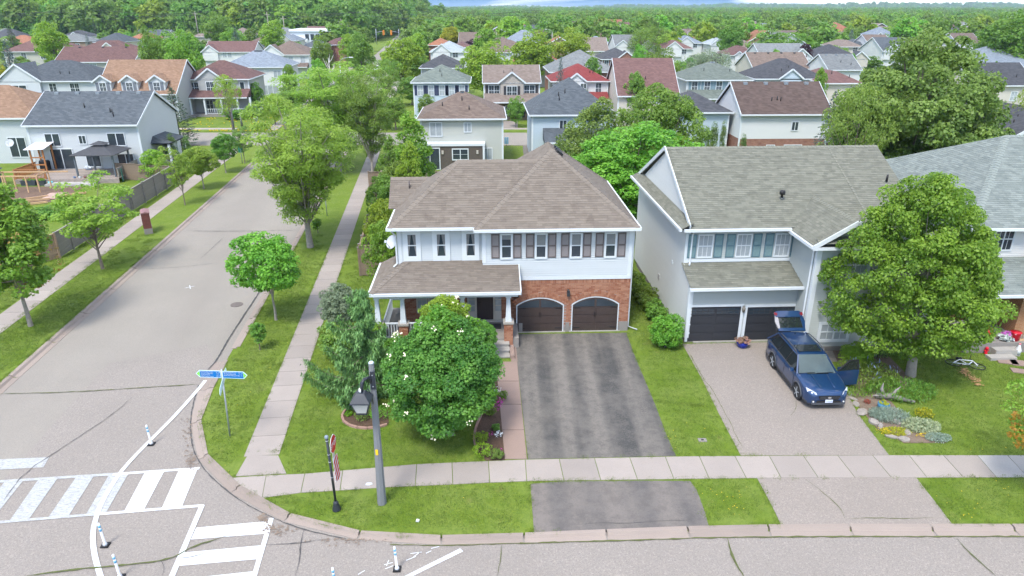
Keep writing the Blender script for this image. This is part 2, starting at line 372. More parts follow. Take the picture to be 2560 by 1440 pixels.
kerb('kerb', cinS, coutS, 2.6)
kerb('kerb', [SP(EDGE+.35, 30.5), SP(EDGE+.35, 60), SP(EDGE+.35, 84)], [SP(EDGE-.1, 30.5), SP(EDGE-.1, 60), SP(EDGE-.1, 84)], 3.5)
kerb('kerb', [SP(-EDGE-.35, 84), SP(-EDGE-.35, 10)], [SP(-EDGE+.15, 84), SP(-EDGE+.15, 10)], 3.5)
kerb('kerb', [(60, 84), (1, 84), (-18, 84)], [(60, 84.6), (1, 84.6), (-18, 84.6)], 6); kerb('kerb', [(-30, 84), (-120, 84)], [(-30, 84.6), (-120, 84.6)], 8)
# pavements: each slab a part
def slab(root, pts, z1, mat, name='paving_slab', g=.012):
    c = (sum(p[0] for p in pts)/len(pts), sum(p[1] for p in pts)/len(pts))
    q = [(c[0]+(p[0]-c[0])*(1-2*g/1.3), c[1]+(p[1]-c[1])*(1-2*g/1.3)) for p in pts]
    MB().prism(q, 0, z1).put(name, mat, root)
def lerp(tab, x):
    for (a, b), (c, d) in zip(tab, tab[1:]):
        if x <= c or (c, d) == tab[-1]: return b+(d-b)*(x-a)/(c-a)
fw = tag(thing('front_pavement', (0, 0), 0, None, None), kind='structure')
TY = [(576, 1194), (700, 1186), (762, 1184), (855, 1176), (1042, 1160), (1130, 1156), (1300, 1149), (1700, 1140.5), (2250, 1137.5), (2700, 1138)]
BY = [(648, 1246), (700, 1238), (750, 1232), (850, 1226), (950, 1219), (1132, 1211), (1300, 1203), (1700, 1197.5), (1900, 1195), (2700, 1193)]
tx = [576, 665, 762, 857, 950, 1042, 1130, 1221, 1313, 1398, 1486, 1574, 1663, 1748, 1837, 1923, 2008, 2094, 2181, 2272, 2358, 2443, 2518, 2600, 2680]
bx = [648, 655, 752, 850, 950, 1038, 1132, 1224.5, 1317, 1410, 1502, 1594, 1685, 1773, 1866, 1953, 2046, 2138, 2229, 2318, 2409, 2492, 2570, 2660, 2750]
for i in range(12): tx.append(tx[-1]+85); bx.append(bx[-1]+91)
for i in range(len(tx)-1):
    q = [G(tx[i], lerp(TY, tx[i]), .115), G(tx[i+1], lerp(TY, tx[i+1]), .115), G(bx[i+1], lerp(BY, bx[i+1]), .115), G(bx[i], lerp(BY, bx[i]), .115)]
    slab(fw, q, .118, CONC if i < 21 else concrete_mat('new_concrete', (.36, .345, .33)), 'paving_slab')
def walk(name, l0, r0, d0, d1, step, mat=CONC):           # l0, r0: points of its two edges; runs along the street
    root = tag(thing(name, (0, 0), 0, None, None), kind='structure'); L = (d1-d0)/cos(SA); n = int(L/step); me = None
    w = (r0[0]-l0[0])*cos(SA)
    me = MB().box(-w/2+.006, w/2-.006, -step/2+.011, step/2-.011, 0, .118).data('paving_slab', mat)
    mx = (l0[0]+r0[0])/2; my = (l0[1]+r0[1])/2
    for k in range(n):
        D = d0+(k+.5)*step*cos(SA); put('paving_slab', me, root, (mx-(D-my)*tan(SA), D, 0), (0, 0, SA))
    return root
walk('side_pavement', (-11.39, 34.19), (-10.1, 34.13), 21.6, 82.5, 1.3)
walk('west_pavement', (-26.85, 38.26), (-28.35+2.95, 38.26), 14, 82.5, 1.6) if 0 else walk('west_pavement', (-28.3, 38.26), (-26.9, 38.26), 14, 82.5, 1.6)
slab(tag(thing('side_pavement', (0, 0), 0, None, None), kind='structure'), poly([(588, 1191), (717, 1184), (696, 1138), (618, 1138)], .115), .117, CONC)
for sx in (-1, 1):
    o = SP(sx*(EDGE+2.6), 96); walk('north_pavement', (o[0]-.7, 96), (o[0]+.7, 96), 95.5, 250, 3.0)
MB().box(-14, 60, 96.2, 97.5, 0, .08).put('cross_pavement', CONC, kind='structure'); MB().box(-150, -38, 96.2, 97.5, 0, .08).put('cross_pavement', CONC, kind='structure')
# driveways
def drive(name, px, mat, z=.112): return MB().prism(poly(px, .1), 0, z).put(name, mat, kind='structure')
DRV = {'main': [(1285, 836), (1566, 832), (1585, 885), (1612, 950), (1640, 1017), (1665, 1085), (1690, 1140), (1320, 1148)], 'main_apron': [(1326, 1210), (1400, 1204), (1600, 1202), (1725, 1203), (1740, 1222), (1748, 1242), (1762, 1280), (1772, 1317), (1335, 1331)],
       'right': [(1706, 860), (2200, 850), (2200, 905), (2080, 905), (2102, 950), (2143, 1033), (2222, 1138), (1852, 1139), (1800, 1040), (1755, 948)], 'right_apron': [(1893, 1196), (2290, 1194), (2340, 1258), (2385, 1317), (1955, 1317), (1930, 1265)]}
drive('driveway', DRV['main'], ASPHD); drive('driveway_apron', DRV['main_apron'], ASPHA); drive('driveway', DRV['right'], ASPHR); drive('driveway_apron', DRV['right_apron'], ASPHR)
fp = tag(thing('front_path', (0, 0), 0, None, None), kind='structure')
ys = [904, 953, 1011, 1075, 1148]
for a, b in zip(ys, ys[1:]):
    l = lambda y: 1239+(y-904)*(1262-1239)/245; r = lambda y: 1293+(y-904)*(1318-1293)/245
    slab(fp, poly([(l(a), a), (r(a), a), (r(b), b), (l(b), b)], .12), .13, CONCP)
sheet('front_path', poly([(1274, 840), (1287, 840), (1294, 904), (1278, 904)], .12), .125, CONCP)
# road paint
def paintmat(name, wear, col=(.55, .575, .60)):
    m = NM(name); p = m.pos(); g = m.noise(5, 5, m.mapv(p, rot=(0, 0, .5), sc=(1, 3, 1)), .75); b = m.noise(28, 2, p)
    c = m.mix(m.ramp(m.math('ADD', m.math('MULTIPLY', g, .7), m.math('MULTIPLY', b, .3)), [(wear-.12, 1.), (wear+.1, 0.)]), col, (.24, .235, .235)); m.bsdf(c, .8, spec=.2); return m.m
PAINT, PWORN = paintmat('fresh_road_paint', .32), paintmat('worn_road_paint', .47, (.40, .42, .42))
Z1 = lambda x, y: (x/2.483, 860+y/2.483)
def paintpoly(px, mat, name, z=.024):
    return sheet(name, poly(px, z), z, mat)
def strip(px, w, mat, name, z, jit=0, taper=False, sm=1):
    p = smooth(poly(px, z), sm); p = dens(p, .18 if jit else .5); mb = MB(); L = []; R = []; rg = random.Random(len(p))
    for i, q in enumerate(p):
        a, b = p[max(i-1, 0)], p[min(i+1, len(p)-1)]; d = vnorm((b[0]-a[0], b[1]-a[1], 0)); k = w/2*(rg.uniform(.5, 1.6) if jit else 1)
        if taper: k *= min(1, i/6+.2, (len(p)-1-i)/6+.2)
        ox = rg.uniform(-jit, jit); oy = rg.uniform(-jit, jit)
        L.append((q[0]-d[1]*k+ox, q[1]+d[0]*k+oy, z)); R.append((q[0]+d[1]*k+ox, q[1]-d[0]*k+oy, z))
    for i in range(len(p)-1): mb.face([R[i], R[i+1], L[i+1], L[i]])
    return mb.put(name, mat, kind='structure')
strip([Z1(*q) for q in ((1275, 225), (1250, 258), (1100, 430), (940, 590), (830, 700), (735, 810), (640, 960), (600, 1060), (575, 1160), (580, 1280), (615, 1420), (650, 1500))], .155, PAINT, 'painted_curve_line', .036)
for q in (((1110, 783), (1225, 775), (1125, 1018), (1003, 1022)), ((900, 796), (1020, 788), (890, 1034), (770, 1040))): paintpoly([Z1(*a) for a in q], PAINT, 'crosswalk_bar')
for q in (((680, 806), (800, 800), (655, 1052), (535, 1056)), ((475, 822), (585, 815), (425, 1068), (300, 1076)), ((240, 838), (360, 830), (180, 1086), (60, 1096)), ((30, 854), (145, 846), (-60, 1104), (-180, 1112)), ((-180, 868), (-70, 860), (-300, 1118), (-420, 1126)), ((-200, 724), (305, 702), (270, 765), (-200, 790))): paintpoly([Z1(*a) for a in q], PWORN, 'crosswalk_bar')
strip([Z1(-300, 872), Z1(700, 808)], .15, PWORN, 'crosswalk_line', .028, sm=0); strip([Z1(700, 808), Z1(1238, 771)], .13, PAINT, 'crosswalk_line', .028, sm=0)
strip([Z1(-300, 1130), Z1(600, 1056)], .13, PWORN, 'crosswalk_line', .028, sm=0); strip([Z1(600, 1056), Z1(1262, 1002)], .13, PAINT, 'crosswalk_line', .028, sm=0)
strip([Z1(1255, 1000), Z1(1050, 1480)], .17, PAINT, 'crosswalk_line', .032, sm=0); strip([Z1(1685, 1080), Z1(1560, 1500)], .15, PAINT, 'crosswalk_line', .032, sm=0)
for q in (((1218, 1140), (1662, 1100), (1640, 1178), (1185, 1213)), ((1135, 1295), (1620, 1250), (1600, 1335), (1098, 1378)), ((1060, 1466), (1580, 1410), (1560, 1520), (1040, 1560))): paintpoly([Z1(*a) for a in q], PAINT, 'crosswalk_bar')
paintpoly([(1012, 1440), (1150, 1371), (1158, 1378), (1032, 1440), (900, 1510), (880, 1505)], PAINT, 'painted_line')
for a, b, c, d in ((1065, 1383, 1078, 1377), (1078, 1371, 1098, 1366), (1034, 1392, 1050, 1380), (1026, 1384, 1054, 1380), (1015, 1401, 1040, 1391), (960, 1412, 982, 1406), (972, 1400, 966, 1415), (963, 1422, 983, 1414), (895, 1436, 912, 1426), (318, 668, 340, 666)):
    strip([(a, b), (c, d)], .03, PAINT, 'survey_paint_mark', .028, sm=0)
for a, b, c, d in ((462, 720, 486, 715), (474, 713, 476, 722)): strip([(a, b), (c, d)], .05, PAINT, 'survey_paint_mark', .028, sm=0)
# cracks and joints with moss
MOSS = M('mossy_crack', (.085, .10, .035), .95, .4, 8); TAR = M('tar_crack', (.07, .068, .068), .8, .3, 8)
for pts, w, mt in ((((0, 984), (180, 980), (350, 969), (500, 960)), .045, MOSS), (((334, 988), (290, 1030), (170, 1110), (60, 1180), (10, 1250)), .022, TAR),
    (((60, 1441), (170, 1425), (330, 1410), (400, 1402), (437, 1392), (480, 1366), (565, 1340)), .06, MOSS), (((1818, 1343), (1824, 1365), (1835, 1400), (1862, 1445)), .07, MOSS),
    (((2391, 1345), (2415, 1372), (2440, 1395), (2490, 1440)), .04, MOSS), (((1253, 1362), (1254, 1380), (1250, 1405), (1243, 1440)), .035, MOSS), (((760, 1324), (752, 1350), (750, 1390), (738, 1440)), .035, TAR),
    (((668, 698), (645, 735), (600, 802), (562, 862), (542, 900), (519, 925)), .06, TAR), (((465, 577), (580, 578), (745, 575)), .05, TAR), (((350, 672), (450, 668), (560, 655)), .025, TAR), (((500, 648), (560, 592)), .02, TAR),
    (((660, 1362), (740, 1358), (760, 1355), (825, 1345)), .03, TAR), (((400, 1400), (412, 1418), (405, 1440)), .03, TAR), (((437, 1392), (470, 1395), (520, 1380)), .03, TAR)):
    strip(pts, w, mt, 'road_crack', .041, jit=.012, taper=True)
for pts in (((1719, 873), (1763, 955), (1775, 965), (1790, 990), (1807, 1023), (1827, 1057), (1840, 1090), (1860, 1123)), ((2012, 1196), (2045, 1220), (2085, 1255), (2105, 1275), (2112, 1296)), ((1990, 1000), (1992, 1020), (1976, 1040)), ((2110, 1296), (2200, 1294), (2260, 1297), (2345, 1293))):
    strip(pts, .022, MOSS, 'driveway_crack', .122, jit=.012, taper=True)
strip([(1440, 1312), (1500, 1306), (1560, 1309), (1640, 1302), (1740, 1300)], .02, TAR, 'driveway_crack', .122, jit=.012, taper=True)
strip([(1300, 1358), (1500, 1353), (1818, 1342), (2200, 1341), (2600, 1341)], .05, MOSS, 'kerb_moss', .034, jit=.015); strip([(975, 1361), (1100, 1364), (1300, 1358)], .03, MOSS, 'kerb_moss', .034, jit=.012)
strip([(497, 962), (479, 1021), (475, 1069), (481, 1118), (499, 1158), (536, 1202), (604, 1255), (685, 1296), (757, 1324), (865, 1347)], .035, TAR, 'kerb_joint', .034, jit=.01)
DIRT = M('road_dirt', (.20, .155, .12), .95, .3, 6); rg = random.Random(5)
mb = MB()
for k in range(420):
    u = rg.random(); cx, cy = rg.choice([(470+rg.gauss(0, 9), 1085+rg.gauss(0, 25)), (478+rg.gauss(0, 8), 1150+rg.gauss(0, 12)), (860+rg.gauss(0, 45), 1347+abs(rg.gauss(0, 8))), (690+rg.gauss(0, 22), 1325+rg.gauss(0, 8)), (300-u*180+rg.gauss(0, 5), 700+u*165+rg.gauss(0, 4)), (655+rg.gauss(0, 9), 1296+rg.gauss(0, 6))])
    x, y = G(cx, cy, .03); r = rg.uniform(.012, .05); a = rg.random()*6
    mb.face([(x+r*cos(a+j*1.57)*rg.uniform(.6, 1.3), y+r*sin(a+j*1.57), .040+k*1e-6) for j in range(4)])
mb.put('road_dirt', DIRT, kind='stuff')
o = MB().prism([(G(592, 762)[0]+.34*cos(a*pi/8), G(592, 762)[1]+.34*sin(a*pi/8)) for a in range(16)], 0, .03).put('manhole_cover', M('rusty_iron', (.13, .11, .10), .8, .3, 10))
tag(o, 'round iron manhole cover in the side street', 'manhole cover')
o = MB().box(-.16, .16, -.11, .11, 0, .13).put('valve_box', CONCG); x, y = G(1756, 1101, .1); o.location = (x, y, 0); MB().box(-.05, .05, -.04, .04, .13, .14).put('lid', BLACK, o)
tag(o, 'small square concrete valve box in the grass strip between the driveways', 'valve box')
# lawns: short grass blades, clover flowers
def inpoly(x, y, P):
    c = False; j = len(P)-1
    for i in range(len(P)):
        if (P[i][1] > y) != (P[j][1] > y) and x < (P[j][0]-P[i][0])*(y-P[i][1])/(P[j][1]-P[i][1])+P[i][0]: c = not c
        j = i
    return c
HOLES = [poly(v, .1) for v in DRV.values()]+[poly([(1236, 850), (1290, 850), (1319, 1149), (1262, 1150)], .1)]
HOLES += [[(-11.39+12.3*tan(SA), 21.9), (-10.1+12.3*tan(SA), 21.9), (-10.1-30*tan(SA), 64.2), (-11.39-30*tan(SA), 64.2)], [(-28.3+22*tan(SA), 14), (-26.9+22*tan(SA), 14), (-26.9-30*tan(SA), 68), (-28.3-30*tan(SA), 68)]]
HOLES += [[G(x, lerp(TY, x), .1) for x in tx]+[G(x, lerp(BY, x), .1) for x in bx][::-1], poly([(588, 1191), (717, 1184), (696, 1138), (618, 1138)], .1)]
HOLES += [[(-7, 30.2), (.2, 30.2), (.2, 32), (5.9, 32.3), (5.3, 44), (-6.5, 44)], [(8.3, 31), (16, 31), (24, 31.5), (24, 44), (8, 43)], [(22.4, 30.5), (35, 30.5), (35, 44), (22, 44)]]
BEDS = [poly([(1186, 1098), (1190, 1066), (1212, 1020), (1225, 960), (1243, 905), (1256, 960), (1263, 1150), (1215, 1152), (1194, 1130)], .1), poly([(853, 1048), (862, 1028), (905, 1010), (970, 1030), (972, 1060), (935, 1072), (885, 1068), (860, 1060)], .1),
        poly([(2078, 870), (2210, 880), (2290, 960), (2215, 990), (2270, 1055), (2365, 1108), (2260, 1108), (2195, 1075), (2140, 1010), (2118, 960)], .1)]
HOLES += BEDS
def patch(seed, n, h):
    rg = np.random.default_rng(seed); P = rg.uniform(-.32, .32, (n, 2)); a = rg.uniform(0, 2*pi, n); hh = rg.uniform(.5, 1.2, n)*h; w = .011
    l = rg.normal(0, .02, (n, 2)); V = np.zeros((n, 3, 3))
    V[:, 0, :2] = P+np.stack([np.cos(a), np.sin(a)], 1)*w; V[:, 1, :2] = P-np.stack([np.cos(a), np.sin(a)], 1)*w; V[:, 2, :2] = P+l; V[:, 2, 2] = hh
    me = bpy.data.meshes.new('grass_patch'); me.from_pydata(V.reshape(-1, 3).tolist(), [], np.arange(3*n).reshape(-1, 3).tolist())
    at = me.attributes.new('tint', 'FLOAT', 'FACE'); at.data.foreach_set('value', rg.random(n)); return me
def blade_mat():
    m = NM('grass_blades'); p = m.pos(); a = m.noise(.09, 3, p); b = m.noise(.7, 4, p, .65); t = m.tint()
    c = m.mix(m.ramp(a, [(.35, 0.), (.65, 1.)]), (.13, .21, .018), (.195, .265, .03)); c = m.mix(m.ramp(b, [(.38, 0.), (.68, .8)]), c, (.20, .26, .055))
    c = m.mix(m.ramp(m.noise(1.6, 5, p, .75), [(.58, 0.), (.74, .8)]), c, (.24, .22, .08)); c = m.mix(t, dk((.1, .18, .03), .8), c); c = m.mix(m.ramp(t, [(.5, 0.), (1, .5)]), c, (.20, .28, .06)); m.bsdf(c, .7, spec=.25); return m.m
BLADE = blade_mat()
def gn_scatter(name, pts, protos, kind='stuff', label=None):
    """pts: list of (x, y, z, rz, scale, proto index); protos: objects"""
    me = bpy.data.meshes.new(name); me.from_pydata([p[:3] for p in pts], [], [])
    for nm, ty, k in (('rz', 'FLOAT', 3), ('sc', 'FLOAT', 4), ('pi', 'INT', 5)):
        at = me.attributes.new(nm, ty, 'POINT'); at.data.foreach_set('value', [p[k] for p in pts])
    o = put(name, me, kind=kind, label=label); ng = bpy.data.node_groups.new(name, 'GeometryNodeTree')
    ng.interface.new_socket('Geometry', in_out='INPUT', socket_type='NodeSocketGeometry'); ng.interface.new_socket('Geometry', in_out='OUTPUT', socket_type='NodeSocketGeometry')
    N, L = ng.nodes, ng.links; gi = N.new('NodeGroupInput'); go = N.new('NodeGroupOutput'); jn = N.new('GeometryNodeJoinGeometry')
    def attr(a, ty):
        x = N.new('GeometryNodeInputNamedAttribute'); x.data_type = ty; x.inputs[0].default_value = a; return x.outputs[0]
    for i, pr in enumerate(protos):
        ip = N.new('GeometryNodeInstanceOnPoints'); oi = N.new('GeometryNodeObjectInfo'); oi.inputs[0].default_value = pr; oi.transform_space = 'ORIGINAL'; oi.inputs['As Instance'].default_value = True
        cmp = N.new('FunctionNodeCompare'); cmp.data_type = 'INT'; cmp.operation = 'EQUAL'; L.new(attr('pi', 'INT'), cmp.inputs[2]); cmp.inputs[3].default_value = i
        cx = N.new('ShaderNodeCombineXYZ'); L.new(attr('rz', 'FLOAT'), cx.inputs[2])
        L.new(gi.outputs[0], ip.inputs['Points']); L.new(oi.outputs['Geometry'], ip.inputs['Instance']); L.new(cmp.outputs[0], ip.inputs['Selection'])
        L.new(cx.outputs[0], ip.inputs['Rotation']); L.new(attr('sc', 'FLOAT'), ip.inputs['Scale']); L.new(ip.outputs[0], jn.inputs[0])
    L.new(jn.outputs[0], go.inputs[0]); md = o.modifiers.new('scatter', 'NODES'); md.node_group = ng; return o
pat = []
for i in range(3):
    me = patch(i, 230, .05); me.materials.append(BLADE); o = bpy.data.objects.new('grass_patch', me); pat.append(o)
rg = random.Random(3); gp = []
for i in range(-76, 70):
    for j in range(32, 100):
        x, y = i*.5+rg.uniform(-.1, .1), j*.5+rg.uniform(-.1, .1); u, v = proj(x, y, .1)
        if not (-60 < u < 2620 and v < 1480): continue
        ok = (inpoly(x, y, blockA) or inpoly(x, y, blockB)) and all(inpoly(x+a, y+b, blockA) or inpoly(x+a, y+b, blockB) for a, b in ((.26, 0), (-.26, 0), (0, .26), (0, -.26)))
        if y > 38 and rg.random() < (y-38)/12: continue
        if ok and not any(inpoly(x+a, y+b, h) for h in HOLES for a, b in ((.2, .2), (-.2, .2), (.2, -.2), (-.2, -.2))): gp.append((x, y, .098, rg.random()*6.28, rg.uniform(.85, 1.1), rg.randrange(3)))
rad_p = len(pat); me = patch(9, 40, .075); me.transform(__import__('mathutils').Matrix.Diagonal((.3, .3, 1, 1))); me.materials.append(BLADE); pat.append(bpy.data.objects.new('grass_tuft', me))
for P_ in HOLES[:8]+[cinS, RC, LC]+BEDS:
    for a, b in zip(P_, P_[1:]+P_[:1]):
        if max(a[1], b[1]) > 95 or abs(a[0]) > 60 and abs(b[0]) > 60: continue
        for k in range(int(math.dist(a, b)/.085)):
            f = rg.random(); x = a[0]+(b[0]-a[0])*f+rg.gauss(0, .04); y = a[1]+(b[1]-a[1])*f+rg.gauss(0, .04)
            if 15 < y < 46 and (inpoly(x, y, blockA) or inpoly(x, y, blockB)) and not any(inpoly(x, y, h) for h in HOLES): gp.append((x, y, .098, rg.random()*6, rg.uniform(.6, 1.5), rad_p))
gn_scatter('grass', gp, pat)
mb = MB(); YEL = M('dandelion_yellow', (.5, .40, .02), .6, .1); rg = random.Random(9)
def spots(n, px, py, sx, sy, r, mbx=mb, z=.15, test=True):
    for _ in range(n):
        x, y = G(rg.gauss(px, sx), rg.gauss(py, sy), .12)
        if test and (any(inpoly(x, y, h) for h in HOLES) or not (inpoly(x, y, blockA) or inpoly(x, y, blockB))): continue
        a = rg.random()*6; rr = r*rg.uniform(.6, 1.3)
        mbx.mesh([(x+rr*cos(a+k*1.05), y+rr*sin(a+k*1.05), z-rr*.4) for k in range(6)]+[(x, y, z+rr*.3)], [(k, (k+1) % 6, 6) for k in range(6)], 0, rg.random())
for q in ((14, 1820, 1235, 30, 12), (10, 1835, 1270, 14, 10), (8, 2415, 1290, 14, 10), (8, 2500, 1225, 40, 14), (10, 1668, 1085, 12, 22), (8, 1750, 1075, 60, 40), (6, 2400, 1250, 60, 20), (8, 560, 1185, 20, 10), (6, 2470, 1120, 30, 10), (6, 2425, 1318, 18, 3), (12, 630, 960, 40, 80), (6, 1420, 1250, 200, 25)): spots(q[0], *q[1:], .018)
for _ in range(150):
    x = rg.uniform(-46, -32); y = rg.choice([rg.uniform(94.6, 95.8), rg.uniform(97, 107)]); mb.box(x, x+.13, y, y+.13, .1, .2, 0, rg.random())
mb.put('dandelions', YEL, kind='stuff')
# ------------------------------------------------------------------ building helpers
def fplane(pts):
    n = (0, 0, 0)
    for i in range(1, len(pts)-1): n = vadd(n, vcross(vsub(pts[i], pts[0]), vsub(pts[i+1], pts[0])))
    n = vnorm(n)
    return n if n[2] >= 0 else vmul(n, -1)
def roofcourses(mb, pts, expo=.145, tab=.3, lift=.010, rng=random, tv=(.05, .95)):
    n = fplane(pts); eu = vnorm(vcross((0, 0, 1), n)); ev = vcross(n, eu)
    if ev[2] < 0: ev = vmul(ev, -1); eu = vmul(eu, -1)
    O = min(pts, key=lambda p: p[2]); q = [(vdot(vsub(p, O), eu), vdot(vsub(p, O), ev)) for p in pts]
    mb.courses(O, eu, ev, n, q, expo, tab, lift, .02, 0, rng, tv)
def wallclad(mb, p0, p1, poly, expo=.115, lift=.016, tv=(.4, .6), rng=random):   # poly: (s, z)
    eu = vnorm((p1[0]-p0[0], p1[1]-p0[1], 0)); en = (eu[1], -eu[0], 0)
    mb.courses((p0[0], p0[1], 0), eu, (0, 0, 1), en, poly, expo, None, lift*1.7, .004, 0, rng, tv)
def brickwork(mb, p0, p1, z0, z1, hole=None, rng=random, L=.22, H=.078):
    eu = vnorm((p1[0]-p0[0], p1[1]-p0[1], 0)); en = (eu[1], -eu[0], 0); W = math.dist(p0[:2], p1[:2]); k = 0; z = z0
    while z < z1-.01:
        s = -(k % 2)*L/2; zt = min(z+H-.01, z1)
        while s < W:
            a, b = max(s, 0), min(s+L-.01, W)
            if b-a > .03 and not (hole and hole((a+b)/2, (z+zt)/2)):
                h = .01+rng.random()*.004; P = lambda x, y, d: (p0[0]+eu[0]*x+en[0]*d, p0[1]+eu[1]*x+en[1]*d, y)
                t = rng.random(); V = [P(a, z, 0), P(b, z, 0), P(b, zt, 0), P(a, zt, 0), P(a, z, h), P(b, z, h), P(b, zt, h), P(a, zt, h)]
                mb.mesh(V, [(4, 5, 6, 7), (0, 1, 5, 4), (3, 7, 6, 2), (0, 4, 7, 3), (1, 2, 6, 5)], 0, t)
            s += L
        z += H; k += 1
def caps(mb, p, q, n1, n2, w=.21, L=.24, rng=random):
    d = vnorm(vsub(q, p)); a = vcross(d, n1); b = vcross(n2, d)
    if a[2] > 0: a = vmul(a, -1)
    if b[2] > 0: b = vmul(b, -1)
    T = vlen(vsub(q, p)); n = max(1, int(T/L)); up = vnorm(vadd(n1, n2))
    for k in range(n):
        P = vadd(p, vmul(d, T*k/n), vmul(up, .052)); Q = vadd(p, vmul(d, T*(k+1)/n+.02), vmul(up, .034)); t = rng.uniform(.85, 1.25)
        mb.face([P, Q, vadd(Q, vmul(a, w)), vadd(P, vmul(a, w))], 0, t); mb.face([Q, P, vadd(P, vmul(b, w)), vadd(Q, vmul(b, w))], 0, t)
        mb.face([P, vadd(P, vmul(a, w)), vadd(P, vmul(a, w), vmul(up, -.02)), vadd(P, vmul(b, w), vmul(up, -.02)), vadd(P, vmul(b, w))], 0, t*.6)
def edgebeam(mb, pts, w=.12, h=.13, dz=-.06):
    for a, b in zip(pts, pts[1:]): mb.beam((a[0], a[1], a[2]+dz), (b[0], b[1], b[2]+dz), w, h)
_wm = {}
def window(parent, loc, rz, w, h, trim=.1, cols=2, rows=1, hung=False, frame=None, glass=None, depth=.07, curtain=False):
    frame = frame or WHITE; glass = glass or GLASS; key = (round(w, 3), round(h, 3), trim, cols, rows, hung, frame.name, glass.name, curtain)
    if key not in _wm:
        m = MB(); x0, x1 = -w/2, w/2
        for b in ((x0-trim, x1+trim, h, h+trim), (x0-trim, x1+trim, -trim*1.1, 0), (x0-trim, x0, 0, h), (x1, x1+trim, 0, h)): m.box(b[0], b[1], -depth, .01, b[2], b[3])
        s = .028 if w < 1.2 else .04
        for i in range(1, cols): x = x0+w*i/cols; m.box(x-s, x+s, -depth*.8, 0, .001, h-.001)
        for i in range(1, rows): z = h*i/rows; m.box(x0, x1, -depth*.62, 0, z-.012, z+.012)
        if hung:
            m.box(x0, x1, -depth*.75, 0, h/2-.025, h/2+.025)
            for i in range(cols):
                if hung > 1:
                    for j in range(1, hung): x = x0+w*(i+j/hung)/cols; m.box(x-.01, x+.01, -depth*.6, 0, .01, h-.01)
        g = MB().box(x0, x1, -.036, 0, 0, h); g2 = None
        if curtain:
            g2 = MB()
            for sx in (-1, 1): g2.face([(sx*w*.5, -.040, h*.98), (sx*w*.08, -.040, h*.98), (sx*w*.28, -.040, h*.45), (sx*w*.45, -.040, .02), (sx*w*.5, -.040, .02)])
        _wm[key] = (m.data('window', frame), g.data('pane', glass), g2.data('curtain', M('curtain', (.17, .17, .17), .9, .2)) if g2 else None)
    a, b, c = _wm[key]; o = put('window', a, parent, loc, (0, 0, rz)); put('pane', b, o)
    if c: put('curtain', c, o)
    return o
def shutter(parent, loc, w, h, m1, m2, rz=0):
    k = ('sh', round(w, 2), round(h, 2), m1.name)
    if k not in _wm:
        m = MB(); m.box(-w/2, w/2, -.03, 0, 0, h, 0)
        for a, b in ((.05, .47), (.53, .95)): m.box(-w/2+.05, w/2-.05, -.035, -.029, h*a, h*b, 1); m.box(-w/2+.05, w/2-.05, -.05, -.03, h*a-.03, h*a, 0); m.box(-w/2+.05, w/2-.05, -.05, -.03, h*b, h*b+.03, 0)
        m.box(-w/2, -w/2+.05, -.05, -.03, 0, h); m.box(w/2-.05, w/2, -.05, -.03, 0, h); _wm[k] = m.data('shutter', m1, m2)
    return put('shutter', _wm[k], parent, loc, (0, 0, rz))
def garage_door(parent, loc, w, h, mat, rows=4, win=None, arch=0, rz=0, group=None):
    m = MB(); m.box(-w/2, w/2, -.02, .03, 0, h+arch); o = m.put('garage_door', mat, parent, loc=loc, rot=(0, 0, rz))
    pm = None
    for i in range(rows):
        for j in range(2):
            pw, ph = w/2-.12, h/rows-.09
            if pm is None: pm = MB().box(-pw/2, pw/2, -.035, -.018, 0, ph).box(-pw/2+.03, pw/2-.03, -.041, -.034, .03, ph-.03).data('panel', mat)
            x = (j-.5)*w/2; z = i*h/rows+.045
            if i == rows-1 and win:
                q = MB().box(-pw/2+.02, pw/2-.02, -.03, -.015, .04, ph-.04).put('pane', win, o, loc=(x, 0, z)); mm = MB()
                for k in range(1, 4): mm.box(-pw/2+pw*k/4-.012, -pw/2+pw*k/4+.012, -.04, -.02, .03, ph-.03)
                mm.box(-pw/2, pw/2, -.045, -.02, .0, .04); mm.box(-pw/2, pw/2, -.045, -.02, ph-.04, ph); mm.box(-pw/2, pw/2, -.038, -.02, ph*.5-.01, ph*.5+.01); mm.put('muntin', mat, o, loc=(x, 0, z))
            else: put('panel', pm, o, (x, 0, z))
    return o
class Local:                                # a frame on the ground: pixel -> (u, z) on the plane v = const
    def __init__(s, x0, y0, rz): s.x0, s.y0, s.rz = x0, y0, rz
    def at(s, px, py, v):
        dx, dy, dz = ray(px, py); c, n = cos(s.rz), sin(s.rz)
        k = (v-(n*s.x0-c*s.y0))/(-n*dx+c*dy)
        x, y = dx*k-s.x0, dy*k-s.y0; return x*c+y*n, CH+dz*k
    def lev(s, px, py, z):
        x, y = G(px, py, z); x -= s.x0; y -= s.y0; c, n = cos(s.rz), sin(s.rz); return x*c+y*n, -x*n+y*c

